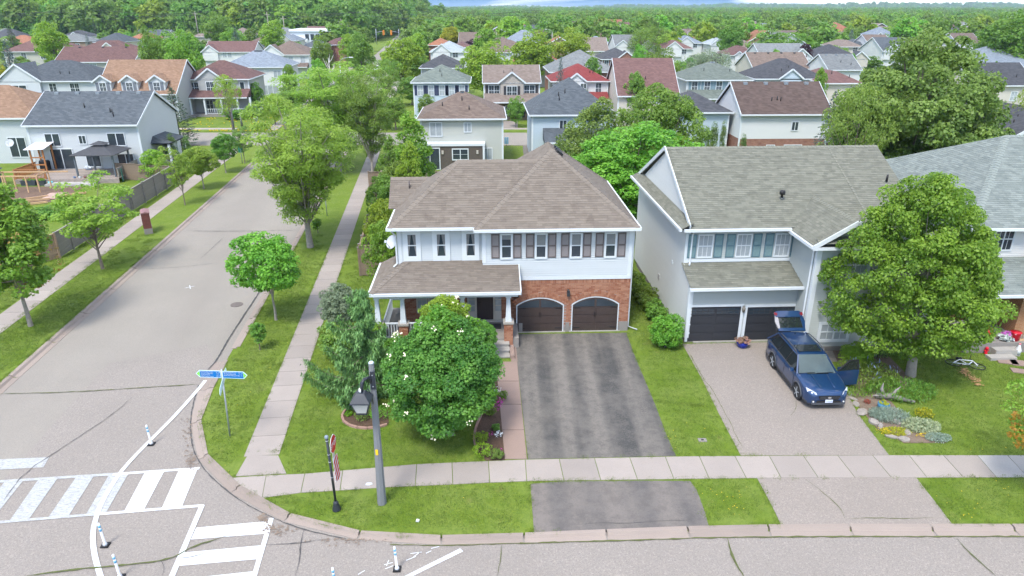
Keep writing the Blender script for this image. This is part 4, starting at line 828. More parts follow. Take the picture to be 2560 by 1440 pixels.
for x0, x1 in ((1722, 1848), (1864, 1982)):
    a, b = L2.at(x0, 800, 0)[0], L2.at(x1, 800, 0)[0]; zt_ = L2.at(x0+60, 766, 0)[1]; garage_door(H2, ((a+b)/2, -.012, .16), b-a, zt_-.16, BD, 4, GLASS)
    m = MB(); m.box(a-.13, a, -.06, 0, .16, zt_+.12).box(b, b+.13, -.06, 0, .16, zt_+.12).box(a, b, -.06, 0, zt_, zt_+.12).put('door_frame', WHITE, H2)
MB().box(.4, gu1-.2, -.12, -.0, .1, .17).put('sill', STONE, H2)
x, z = L2.at(1857, 770, 0); MB().box(-.05, .05, -.08, 0, .05, .15).lathe([(.05, -.16), (.09, .02), (.03, .14)], 8, (0, -.12, 0)).put('wall_lamp', M('pewter', (.16, .15, .13), .5), H2, loc=(x, -.02, z))
u = L2.at(2083, 800, bv)[0]
window(H2, (u+.12, bv, .75), 0, 1.3, .78, .14, 2, 2, 2, glass=GLASSB); window(H2, (u+.1, bv, 2.35), 0, .62, 1.5, .14, 1, 1, 3, glass=GLASSB); window(H2, (u+.55, bv, 4.15), 0, 1.1, .8, .14, 2, 1, 2, glass=GLASSB)
window(H2, (u+3, bv, .9), 0, 1.6, 1.4, .12, 2, 1, 1)
m = MB(); m.lathe([(.06, 0), (.06, .14), (.14, .16), (.14, .32), (.08, .38)], 10); m.put('roof_vent', BLACK, H2, loc=(L2.at(1947, 522, ef+1.9)[0], ef+1.75, ez+1.75*pg+.18))
for px in (2218,): m = MB().lathe([(.06, 0), (.05, .35)], 8).put('vent_pipe', BLACK, H2, loc=(L2.at(px, 480, 3.5)[0], ef+2.9, ez+2.9*pg+.1))
m = MB(); m.box(-.03, .03, -.1, .1, -.1, .1); m.put('vent_cover', WHITE, H2, loc=(-.03, 3.2, 3.2)); MB().box(-.05, 0, -.12, .12, -.14, .14).put('meter_box', M('meter_grey', (.3, .3, .3)), H2, loc=(-.02, 5.5, 1.5))
# ------------------------------------------------------------------ the house at the right edge
L3 = Local(23.0, 32.0, rad(2)); H3 = thing('edge_house', (23, 32, 0), L3.rz, 'house with blue-grey hipped roof, white siding and orange brick porch wall at the right edge', 'house')
SHBL = shingle_geo('blue_grey_shingles', (.165, .20, .19), (.31, .36, .335)); BRO = brick_mat('orange_brick', (.46, .22, .10), (.52, .27, .14), (.42, .28, .18)); BRO2 = brick_mat('porch_orange_brick', (.36, .15, .09), (.46, .22, .14))
e3 = 5.7; zE = e3; wv = .6
mb = MB(); mb.box(-.3, 13, wv, 12, 3, e3); mb.put('wall', WHITE, H3); mb = MB(); wallclad(mb, (-.3, wv), (13, wv), [(0, 3.1), (13.3, 3.1), (13.3, e3), (0, e3)]); mb.put('siding', M('white_siding', (.58, .59, .58), .5, .04, tv=.5), H3, kind='stuff')
pl3 = L3.at(2488, 820, 0)[0]; MB().box(-.3, pl3-.55, wv+.8, 12, 0, 3.05).box(pl3, 9, -1.2, 12, .1, 3.05).put('brick_wall', BRO, H3, split=True)
F1 = [(-.8, wv-.5, e3), (13, wv-.5, e3), (13, 6.6, 9.0), (4.6, 6.6, 9.0)]; F2 = [(-.8, 13.5, e3), (-.8, wv-.5, e3), (4.6, 6.6, 9.0)]
F3 = [(-.3, -1.9, 3.05), (13, -1.9, 3.05), (13, wv, 4.05), (-.3, wv, 4.05)]; F4 = [(4.6, 6.6, 9.0), (13, 6.6, 9.0), (13, 13.5, e3), (-.8, 13.5, e3)]
F5 = [(pl3+1.15, -2.4, 4.6), (9, -2.4, 4.6), (9, wv+.6, 6.3), (pl3+2.6, wv+.6, 6.3)]
mb = MB(); base = MB()
for f in (F1, F2, F3, F5): roofcourses(mb, f, rng=RG); base.face(f)
base.face(F4); base.face([(-.8, wv-.5, e3-.05), (13, wv-.5, e3-.05), (13, 13.5, e3-.05), (-.8, 13.5, e3-.05)]); base.face([(-.3, -1.9, 3.0), (13, -1.9, 3.0), (13, wv, 3.0), (-.3, wv, 3.0)])
ro3 = base.put('roof', SHBL, H3); mb.put('shingles', SHBL, ro3, kind='stuff'); mb = MB(); caps(mb, F1[0], F1[3], fplane(F1), fplane(F2), rng=RG); caps(mb, F1[3], F1[2], fplane(F1), fplane(F4), rng=RG); mb.put('ridge_cap', SHBL, ro3, kind='stuff')
m = MB(); edgebeam(m, [(-.85, wv-.56, e3), (13, wv-.56, e3)]); edgebeam(m, [(-.35, -1.96, 3.05), (13, -1.96, 3.05)]); edgebeam(m, [(pl3+1.1, -2.45, 4.6), (9, -2.45, 4.6)]); edgebeam(m, [(pl3+1.1, -2.4, 4.6), (pl3+1.1, wv, 4.6)]); m.tube([(pl3+1.1, -2.2, 4.5), (pl3+1.3, -1.9, 4.0), (pl3+1.3, -1.9, 3.2)], .05, 6); m.put('gutter', WHITE, H3, split=True)
MB().box(pl3+1.4, 9, -1.9, wv, 3.2, 4.6).put('bay_wall', BRO2, H3)
window(H3, (L3.at(2503, 615, wv)[0], wv, 4.45), 0, .9, 1.1, .08, 2, 2, 2)
MB().box(pl3-.55, pl3+.02, wv-.1, wv+.1, .6, 2.75).put('front_door', BLACK, H3); x = pl3+1; MB().lathe([(.1, 0), (.14, -.18), (.02, -.22)], 10).box(-.04, .04, 0, .2, 0, .05).put('wall_lamp', BLACK, H3, loc=(pl3+1.15, -1.32, 2.75))
px0 = L3.at(2470, 855, -1.6)[0]; MB().box(px0-1.5, 9, -2.1, wv, 0, .62).put('porch_floor', CONCG, H3)
for i, (a, b, y0, y1) in enumerate(((2483, 2547, 867, 878), (2478, 2545, 878, 892))):
    u0, u1 = L3.lev(a, y1, .3)[0], L3.lev(b, y1, .3)[0]; MB().box(u0, u1, -2.1-.4*(i+1), -2.1-.4*i+.02, 0, .62-.19*(i+1)).put('step', STONE, H3)
# ------------------------------------------------------------------ the houses of the neighbourhood
ROOF = {'brown': ((.16, .12, .10), (.25, .195, .165)), 'tan': ((.26, .16, .10), (.40, .26, .18)), 'maroon': ((.15, .085, .08), (.23, .135, .125)), 'slate': ((.075, .09, .105), (.13, .15, .17)),
        'charcoal': ((.06, .065, .075), (.11, .115, .13)), 'grey': ((.17, .185, .19), (.27, .29, .295)), 'blue': ((.19, .23, .28), (.30, .35, .41)), 'red': ((.23, .05, .05), (.30, .07, .07)),
        'pale': ((.36, .42, .45), (.48, .54, .57)), 'green': ((.14, .17, .15), (.22, .26, .23)), 'taupe': ((.20, .16, .135), (.30, .245, .215)), 'terracotta': ((.32, .14, .08), (.44, .21, .13)), 'dark_brown': ((.10, .07, .062), (.17, .125, .11))}
def RM(k, geo=False): return roof_mat(k+'_shingle_roof', *ROOF[k])
WALL = {'white': (.70, .72, .73), 'cream': (.60, .56, .50), 'beige': (.50, .49, .44), 'grey': (.44, .45, .45), 'blue': (.50, .60, .68), 'taupe': (.42, .38, .34), 'pale': (.58, .62, .64), 'sage': (.50, .52, .48)}
WM_ = lambda k: brick_mat('red_brick', (.30, .11, .075), (.42, .19, .13)) if k == 'brick' else brick_mat('tan_brick', (.38, .26, .18), (.46, .33, .24)) if k == 'tanbrick' else siding_mat(k+'_siding', WALL[k])
LAND = []                                   # landmarks for labels: (short name, px, py)
HREC = []
FTRIM = {}
def genhouse(label, xl, xr, ye, ze=5.4, dep=10, roof='hip', pitch=.5, rc='brown', wc='white', wins=(), shut=None, lower=None, fg=(), basewc=None, rz=0.04, D=None, short=None, vents=0, side=True, px=True, rfrac=None, stacks=1, cat='house', oh=.4, lowz=2.9, zr=None, rec=True):
    if D is None: d = ray(xl, ye); D = (ze-CH)/d[2]*d[1]
    if px:
        k = zcam(D, ze)/FPX; x0, x1 = (xl-1280)*k+oh, (xr-1280)*k-oh
    else: x0, x1 = xl, xr
    w = x1-x0; D += oh; cx = (x0+x1)/2; v = .0
    if rec: pxl, pyt = proj(x0-oh, D, ze+3); pxr, pyb = proj(x1+oh, D, 3); HREC.append((pxl, pyt, pxr, pyb, cx, D, w))
    h = thing('house', (cx, D, 0), rz if px else xl*0+rz, label, cat); 
    if short: LAND.append((short, *proj(cx, D, ze)))
    hw = w/2; m = MB(); gt = None
    if roof == 'hip':
        if w >= dep: r = dep/2+oh; zr_ = ze+pitch*r; R = [(-hw-oh+r, dep/2, zr_), (hw+oh-r, dep/2, zr_)]
        else: r = hw+oh; zr_ = ze+pitch*r; R = [(0, -oh+r, zr_), (0, dep+oh-r, zr_)]
        a, b, c, d = (-hw-oh, -oh, ze), (hw+oh, -oh, ze), (hw+oh, dep+oh, ze), (-hw-oh, dep+oh, ze)
        F = [[a, b, R[1], R[0]], [b, c, R[1]], [c, d, R[0], R[1]], [d, a, R[0]]] if w >= dep else [[a, b, R[0]], [b, c, R[1], R[0]], [c, d, R[1]], [d, a, R[0], R[1]]]
        ridge = R
    elif roof == 'gx':
        r = dep/2; zr_ = ze+pitch*(r+oh); R = [(-hw-oh*.6, r, zr_), (hw+oh*.6, r, zr_)]
        F = [[(-hw-oh*.6, -oh, ze), (hw+oh*.6, -oh, ze), R[1], R[0]], [(hw+oh*.6, dep+oh, ze), (-hw-oh*.6, dep+oh, ze), R[0], R[1]]]; ridge = R
    else:
        zr_ = ze+pitch*(hw+oh); R = [(0, -oh, zr_), (0, dep+oh, zr_)]; F = [[(-hw-oh, dep+oh, ze), (-hw-oh, -oh, ze), R[0], R[1]], [(hw+oh, -oh, ze), (hw+oh, dep+oh, ze), R[1], R[0]]]; ridge = R
    wm = WM_(wc); m.box(-hw, hw, 0, dep, basewc and 2.6 or 0, ze-.01)
    if roof == 'gx':
        for s in (-1, 1): m.face([(s*hw, 0, ze-.01), (s*hw, dep, ze-.01), (s*hw, dep/2, ze+pitch*dep/2)][::s])
    if roof == 'gy':
        for y in (0, dep): m.face([(-hw, y, ze-.01), (hw, y, ze-.01), (0, y, ze+pitch*hw)])
    m.put('wall', wm, h)
    if basewc: MB().box(-hw-.01, hw+.01, -.01, dep, 0, 2.6).put('lower_wall', WM_(basewc), h)
    rm = MB()
    for f in F:
        rm.face(f); rm.face([(p[0], p[1], p[2]-.14) for p in f][::-1])
    if roof == 'hip': rm.face([(p[0], p[1], ze-.13) for p in (a, d, c, b)])
    ro = rm.put('roof', RM(rc), h); g = MB()
    if roof == 'hip':
        edgebeam(g, [a, b], .1, .16, -.07); edgebeam(g, [b, c], .1, .16, -.07); edgebeam(g, [d, a], .1, .16, -.07)
    elif roof == 'gx':
        edgebeam(g, [F[0][0], F[0][1]], .1, .16, -.07)
        for f in F:
            for i, j in ((0, 3), (1, 2)): g.beam(vadd(f[i], (0, 0, -.08)), vadd(f[j], (0, 0, -.08)), .05, .2)
    else:
        edgebeam(g, [F[0][0], F[0][1]], .1, .16, -.07); edgebeam(g, [F[1][0], F[1][1]], .1, .16, -.07); y = -oh
        g.beam((-hw-oh, y, ze-.08), (0, y, zr_-.08), .05, .22); g.beam((hw+oh, y, ze-.08), (0, y, zr_-.08), .05, .22)
    big = D < 130
    g.put('gutter', WHITE, h, split=big)
    if not big: g = None
    if D < 200:
        c = MB(); 
        for s in (-1, 1): c.box(s*hw-.09, s*hw+.09, -.03, .03, 0, ze-.1)
        c.put('corner_board', WHITE, h, split=big)
    sl = -1 if (dep > 0) else 1
    for q in range(vents):
        x = ridge[0][0]+(ridge[1][0]-ridge[0][0])*(q+.7)/(vents+.4); MB().box(-.2, .2, -.18, .18, -.1, .16).put('roof_vent', M('vent_grey', (.20, .23, .26), .5) if big else DARK, ro, loc=(x, dep/2-.35, zr_-.2))
    rg = random.Random(int(abs(xl*7+ye*13)))
    if D < 130 and stacks:
        for q in range(1+stacks):
            x = rg.uniform(-hw*.5, hw*.6); y = rg.uniform(.8, min(2.6, dep/3)); MB().tube([(0, 0, -.1), (0, 0, .42)], .055, 6).put('vent_pipe', BLACK, ro, loc=(x, y, ze+pitch*(y+oh)))
    for (fc, gw) in fg:                      # front gables
        x = -hw+fc*w; gp = .75; y0 = -oh-.25; zt = ze+gp*gw; yb = (zt-ze)/pitch-oh; G_ = MB()
        G_.face([(x-gw, y0, ze-.02), (x, y0, zt), (x, yb, zt), (x-gw, -oh+.02, ze)][::1]); G_.face([(x+gw, y0, ze-.02), (x+gw, -oh+.02, ze), (x, yb, zt), (x, y0, zt)])
        G_.put('gable_roof', RM(rc), h); T = MB(); T.face([(x-gw+.25, y0+.2, ze-.1), (x+gw-.25, y0+.2, ze-.1), (x, y0+.2, zt-.15)]); T.box(x-gw+.4, x+gw-.4, y0+.2, 0, 2.9, ze-.05); T.put('gable_wall', wm, h)
        T = MB(); T.beam((x-gw, y0, ze-.1), (x, y0, zt-.08), .06, .22); T.beam((x+gw, y0, ze-.1), (x, y0, zt-.08), .06, .22); T.box(x-gw+.1, x+gw-.1, y0-.02, y0+.2, ze-.25, ze-.08) if rg.random() < .3 else 0; T.put('rake_board', WHITE, h, split=big)
    gl = GLASSB if rg.random() < .4 else GLASS
    for wv_ in wins:
        f, z, ww, hh, kind = wv_; y = 0
        for fc, gw in fg:
            if abs(-hw+f*w-(-hw+fc*w)) < gw-.4: y = -oh-.05
        cols, rows, hung = {'s': (2, 1, False), 'h': (1, 1, 2), 'g': (2, 3, False), 'd': (2, 1, 2), 'p': (1, 1, False), 't': (3, 1, False)}[kind]
        window(h, (-hw+f*w, y, z), 0, ww, hh, .08 if D < 130 else .1, cols, rows, hung, glass=gl)
        if shut and kind != 's':
            sm = M(shut+'_shutter', {'navy': (.035, .045, .09), 'black': (.03, .03, .035), 'blue': (.16, .24, .28), 'grey': (.2, .22, .24)}[shut], .6, .1)
            k = ('fs', round(hh, 2), shut)
            if k not in _wm: _wm[k] = MB().box(-.19, .19, -.05, 0, -.03, hh+.03).data('shutter', sm)
            for s in (-1, 1): put('shutter', _wm[k], h, (-hw+f*w+s*(ww/2+.31), y, z))
    if lower:                                # lower roof across part of the front: (f0, f1, depth, height)
        f0, f1, ld, lz = lower; a, b = -hw+f0*w, -hw+f1*w; q = MB(); q.face([(a, -ld, lz), (b, -ld, lz), (b, 0.01, lz+ld*.42), (a, 0.01, lz+ld*.42)]); q.face([(a, -ld, lz-.1), (a, 0.01, lz-.1), (b, .01, lz-.1), (b, -ld, lz-.1)]); q.face([(a, -ld, lz), (a, .01, lz+ld*.42), (a, .01, lz)]); q.face([(b, -ld, lz), (b, .01, lz), (b, .01, lz+ld*.42)])
        q.put('lower_roof', RM(rc), h); MB().beam((a, -ld, lz-.07), (b, -ld, lz-.07), .1, .16).put('gutter', WHITE, h)
    return h
U = lambda *fs, w=.9, h=1.25, k='d', z=3.65: [(f, z, w, h, k) for f in fs]
# first row behind
Hb = genhouse('beige-sided house with brown hipped roof and dark brown rear extension', 1041, 1266, 297, ze=5.1, dep=8.5, rc='brown', wc='sage', wins=[(.18, 3.35, 1.15, 1.3, 's'), (.57, 3.75, .65, .85, 's'), (.81, .9, .9, 1.1, 's')], short='beige rear house', vents=4, stacks=2)
x = -.2; X = MB(); w_ = .5*(zcam(70, 0)/FPX); KK = zcam(69, 2)/FPX
ext = MB(); xo = (1165-1153)*KK; ext.box(-4.6, 2.2, -1.2, 0, 0, 2.5).put('rear_extension', siding_mat('dark_brown_siding', (.115, .095, .08)), Hb)
MB().box(-4.7, 2.35, -1.3, 0, 2.5, 2.75).put('fascia', WHITE, Hb); MB().box(2.1, 2.3, -1.28, -1.1, 0, 2.5).put('corner_board', WHITE, Hb); window(Hb, (-.2, -1.2, 1.15), 0, 1.5, 1.0, .1, 2, 2); window(Hb, (-3.3, -1.2, .15), 0, 1.9, 2.1, .1, 2, 1)
for x in (-2.0, 1.55): MB().box(-.1, .1, -.12, 0, 0, .35).put('wall_lamp', OFFW, Hb, loc=(x, -1.2, 1.7))
Hd = genhouse('blue house with steep dark slate pyramid roof', 1322, 1545, 287, ze=5.1, dep=9, roof='hip', pitch=.72, rc='slate', wc='blue', wins=[(.38, 3.6, .7, .85, 's')], lower=(.13, 1.0, 2.6, 2.6), short='slate pyramid roof house', vents=0, stacks=2)
Hk = genhouse('pale blue house with charcoal roof behind the columnar cedars', 1690, 1836, 281, ze=5.1, dep=9, rc='charcoal', wc='blue', short='charcoal roof house by the cedars', vents=2)
Hw = genhouse('white-sided house with dark brown gable roof and red brick ground floor', 1848, 2090, 286, ze=5.2, dep=8.5, roof='gx', pitch=.62, rc='dark_brown', wc='white', basewc='brick', wins=[(.62, 3.5, .65, .85, 's'), (.37, .6, .8, 1.3, 's'), (.63, .6, 1.8, 1.3, 's')], short='brown gable house with brick base', vents=4, stacks=2, rz=.03)
Hl = genhouse('light blue-sided house with slate gable roof and rear deck by the side street', 52, 343, 313, ze=4.9, dep=9.5, roof='gx', pitch=.52, rc='slate', wc='pale', wins=[(.21, 2.85, 1.35, 1.15, 's'), (.48, 3.05, .62, .75, 's'), (.79, 2.85, 1.6, 1.15, 's'), (.26, .55, 2.1, 1.95, 's'), (.54, .75, 1.3, 1.75, 's'), (.84, 1.0, 1.5, .95, 's')], short='light blue deck house', vents=5, stacks=3, rz=.05)
Ho = genhouse('cream house with tan hipped roof at the left edge', -230, 86, 296, ze=4.9, dep=9.5, roof='hip', pitch=.55, rc='tan', wc='pale', wins=[(.8, .8, 1.7, 2.0, 's')], short='left edge tan roof house', rz=.05)
genhouse('white-sided house with charcoal gable roof and brick base at the right edge', 2490, 2760, 362, ze=5.3, dep=10, roof='gy', pitch=.6, rc='charcoal', wc='white', basewc='brick', wins=[(.2, 3.2, .9, 1.3, 'd')], short='right edge charcoal gable house', D=56)
# second row, facing the cross street
genhouse('brown-roofed porch house with one white front gable and black shutters', 1203, 1356, 207, dep=8, roof='gx', pitch=.5, rc='taupe', wc='taupe', wins=U(.18, .82, w=1.5, h=1.5, z=3.5)+[(.5, 3.3, 1.4, 1.6, 'd'), (.62, .5, .9, 2, 'p'), (.45, .9, 1, 1.2, 'd')], shut='black', fg=[(.5, 2.1)], lower=(0, 1, 2.4, 2.9), basewc='tanbrick', short='porch house with one gable')
genhouse('white house with grey-green hipped roof and navy shutters', 1026, 1176, 206, dep=8.5, rc='green', wc='blue', wins=U(.12, .32, .52, .7, .89, w=.7, h=1.35, k='d', z=3.55), shut='navy', short='navy shutter house')
genhouse('house with wide charcoal roof behind the navy shutter house', 1047, 1160, 170, dep=10, rc='charcoal', wc='grey', vents=4)
genhouse('white house with bright red metal roof', 1376, 1528, 203, dep=8, rc='red', wc='white', wins=U(.3, .55, .83, w=.8, h=1.4), fg=[(.42, 1.6)], lower=(0, 1, 2.2, 2.9), short='red roof house')
genhouse('brick house with wide grey roof behind the red roof house', 1372, 1548, 180, dep=12, pitch=.55, rc='grey', wc='brick', wins=U(.92, w=1, h=1.6), vents=3, short='grey roof brick house')
genhouse('red brick house with charcoal roof and white-trimmed front gable', 1502, 1596, 148, rc='charcoal', wc='brick', wins=U(.12, .35, .6, .72, .85, w=.8, h=1.5), fg=[(.7, 2.2)], lower=(.05, 1, 2, 2.9), short='gabled brick house')
genhouse('cream house with large rust brown gable roof', 1540, 1704, 240, ze=4.2, dep=12, roof='gx', pitch=.72, rc='maroon', wc='cream', short='rust brown roof house', rz=.02)
genhouse('grey-green-roofed house with five windows and blue shutters', 1713, 1886, 200, dep=9, pitch=.48, rc='green', wc='pale', wins=U(.12, .32, .51, .7, .89, w=.8, h=1.5), shut='blue', lower=(0, 1, 2.6, 2.9), short='five window house', vents=2)
genhouse('blue-sided house with dark slate roof and narrow front gable', 1888, 2068, 197, dep=9, pitch=.55, rc='charcoal', wc='blue', wins=U(.2, .77, w=1.5, h=1.4)+[(.5, 3.4, 1.0, 1.5, 'g')], fg=[(.5, 2.0)], short='narrow gable slate house', rz=.0)
genhouse('low house with brown gable roof behind the narrow gable house', 1880, 2035, 172, ze=4.8, dep=10, roof='gx', rc='brown', wc='cream', vents=4, short='low brown gable house')
genhouse('long grey-roofed house with white gable end and small dark vent', 1900, 2025, 146, ze=5, dep=11, roof='gx', rc='grey', wc='white', fg=[(.85, 2.8)], short='long grey roof house')
genhouse('brown-roofed house with three little white gables', 1825, 1905, 138, ze=4.6, dep=11, rc='maroon', wc='white', fg=[(.25, 1.3), (.5, 1.5), (.8, 1.3)], wins=U(.3, .6, w=1.2, z=2.4), short='three gable house')
genhouse('charcoal-roofed bungalow with cream walls', 2035, 2165, 148, ze=4.6, dep=12, rc='charcoal', wc='cream', wins=U(.3, w=1.6, z=2.4), fg=[(.92, 2.3)], short='charcoal bungalow')
genhouse('white-gabled house with pale grey roof and three vents', 2068, 2160, 175, ze=5.2, dep=9, roof='gx', rc='grey', wc='white', vents=3, short='three vent grey house')
genhouse('house with red-brown roof beside the big oak', 2060, 2160, 208, ze=5.2, dep=11, rc='maroon', wc='cream', short='red-brown roof by the oak')
genhouse('wide blue-grey hipped roof house right of the big oak', 2424, 2620, 170, ze=4.6, dep=14, pitch=.5, rc='blue', wc='tanbrick', vents=3, short='wide blue-grey hip house')
genhouse('charcoal-roofed white gable house right of the big oak', 2430, 2600, 214, ze=4.8, dep=9, roof='gx', pitch=.6, rc='charcoal', wc='cream', wins=U(.7, z=2.6), short='charcoal white gable house')
genhouse('house with pinkish brown roof at the right beyond the oak', 2368, 2452, 145, ze=4.2, dep=12, rc='taupe', wc='cream', wins=U(.3, .5, w=1.1, z=2), short='pinkish roof house')
genhouse('brown hip-roofed house at the far right edge', 2512, 2600, 145, ze=4.4, dep=11, rc='taupe', wc='tanbrick')
# left side across the cross street
Hv = genhouse('grey house with maroon roof, front gable and white porch railing on the corner lot', 447, 622, 198, dep=9, rc='maroon', wc='grey', wins=U(.17, w=1.5, h=1.5, z=3.4)+[(.43, 3.4, 1.1, 1.6, 'd'), (.68, 3.4, 1.1, 1.6, 'd'), (.9, 3.3, .6, 1.6, 'p'), (.38, .3, .95, 2.0, 'g')], fg=[(.43, 2.2)], lower=(0, 1.02, 2.5, 2.9), short='maroon roof porch house', rz=.07)
railing(Hv, (-1.2, -2.3), (5.6, -2.3), .4, .8, WHITE, .3, .06); rg = random.Random(2)
for x in (-4.6, -3.4, -1.3, 1.2, 3.6, 5.5): MB().box(x-.12, x+.12, -2.42, -2.18, 0, 2.85).put('column', WHITE, Hv)
MB().box(-5, 5.7, -2.5, 0, 0, .4).put('porch_floor', CONCG, Hv); MB().box(-4.2, -2.6, -3.2, -2.5, 0, .22).put('step', CONCG, Hv)
genhouse('white house with pale blue-grey hipped roof beside the maroon roof house', 548, 716, 168, dep=10, rc='blue', wc='white', wins=[(.48, 3.3, 2.2, 1.4, 's'), (.86, 3.5, 1.3, 1.2, 's'), (.72, .5, 2.8, 1.6, 't')], vents=4, short='pale roof white house', rz=.07)
genhouse('house with tan orange roof and a row of dormers', 236, 440, 236, ze=4.0, dep=12, roof='gx', pitch=.68, rc='tan', wc='grey', short='three dormer house', rz=.07)
Dm = [o for o in bpy.data.objects if o.get('label') == 'house with tan orange roof and a row of dormers'][0]
Dm['label'] = 'tan orange gable-roofed house with three white-trimmed dormers'
for x in (-4.6, -.9, 2.9):
    m = MB(); m.box(x-1.15, x+1.15, .3, 3.5, 4.2, 5.75); m.face([(x-1.15, .3, 5.75), (x+1.15, .3, 5.75), (x, .3, 6.55)]); m.put('dormer', WM_('pale'), Dm)
    m = MB(); m.face([(x-1.4, .05, 5.65), (x, .05, 6.65), (x, 4.5, 6.65), (x-1.4, 3.2, 5.65)]); m.face([(x+1.4, .05, 5.65), (x+1.4, 3.2, 5.65), (x, 4.5, 6.65), (x, .05, 6.65)]); m.put('dormer_roof', RM('tan'), Dm)
    m = MB(); m.beam((x-1.4, .03, 5.6), (x, .03, 6.58), .05, .2); m.beam((x+1.4, .03, 5.6), (x, .03, 6.58), .05, .2); m.put('rake_board', WHITE, Dm, split=True); window(Dm, (x, .3, 4.45), 0, .8, 1.1, .08, 2, 1, 2)
    for s in (-1, 1): MB().box(-.2, .2, -.04, 0, 0, 1.2).put('shutter', M('slate_shutter', (.14, .16, .19)), Dm, loc=(x+s*.75, .3, 4.4))
genhouse('white house with slate hipped roof and broad left gable', -8, 234, 203, ze=5.2, dep=11, pitch=.45, rc='slate', wc='pale', wins=U(.21, w=2.1, h=1.4, k='g', z=3.2)+[(.55, 3.4, 1, 1.4, 'g'), (.78, 3.4, 1.3, 1.4, 'd')], fg=[(.22, 3.4)], lower=(0, .5, 2, 2.9), short='broad gable slate house', rz=.07)
genhouse('beige house with long maroon gable roof', 134, 334, 155, ze=5.4, dep=10, roof='gx', rc='maroon', wc='beige', wins=U(.1, .47, w=1.3, h=1.4), vents=3, short='long maroon roof house', rz=.06)
genhouse('house with maroon roof and white gable behind the long maroon roof', 176, 330, 132, ze=5.2, dep=10, rc='maroon', wc='cream', fg=[(.62, 3.2)], short='white gable maroon house', rz=.05)
genhouse('beige house with maroon hipped roof and three windows at the upper left', 5, 168, 129, ze=5.4, dep=11, rc='maroon', wc='beige', wins=U(.1, .3, .6, .87, w=1.1, h=1.4), short='upper left maroon house', rz=.05)
genhouse('white house with maroon gable roof left of the pale roof house', 507, 636, 130, ze=5, dep=9, roof='gx', rc='maroon', wc='white', fg=[(.12, 2.3)], wins=U(.4, .5, w=.9), short='maroon white gable house', rz=.05)
genhouse('white house with brown gable roof and small porch beyond the pale roof house', 650, 772, 137, ze=5.4, dep=12, rc='brown', wc='white', wins=U(.62, .88, w=1.0), fg=[(.22, 3)], lower=(.7, 1, 2, 2.8), short='brown gable white house', rz=.05)
genhouse('small brick house with brown hipped roof near the power line', 628, 682, 103, dep=11, rc='brown', wc='tanbrick', wins=U(.2, .5, w=1.3), shut='black', short='small brick hip house')
genhouse('brick house with dark slate roof below the white modern building', 748, 808, 118, dep=12, rc='slate', wc='brick', wins=U(.75, w=1.3), short='slate brick house')
genhouse('brick house with maroon roof right of the white modern building', 806, 862, 112, dep=14, rc='maroon', wc='brick', short='maroon brick house')
genhouse('grey-roofed house with white gable by the modern building', 690, 742, 102, dep=12, rc='blue', wc='white', fg=[(.3, 3)])
genhouse('house with dark slate roof at the foot of the wooded hill', 231, 310, 105, dep=12, rc='slate', wc='cream', wins=U(.15, .35, w=1.2), short='slate house below the hill')
genhouse('white house with salmon red roof at the foot of the wooded hill', 317, 374, 98, dep=12, rc='terracotta', wc='white', wins=U(.2), short='salmon roof house')
genhouse('tall slate-roofed house left of the big ash trees', 343, 372, 128, dep=10, rc='slate', wc='white', wins=U(.3, w=1.2))
genhouse('taupe-roofed house among trees below the wooded hill', 478, 532, 92, dep=12, rc='taupe', wc='beige', short='taupe roof under the hill')
genhouse('grey-roofed house half hidden below the wooded hill', 492, 548, 72, dep=14, rc='grey', wc='beige')
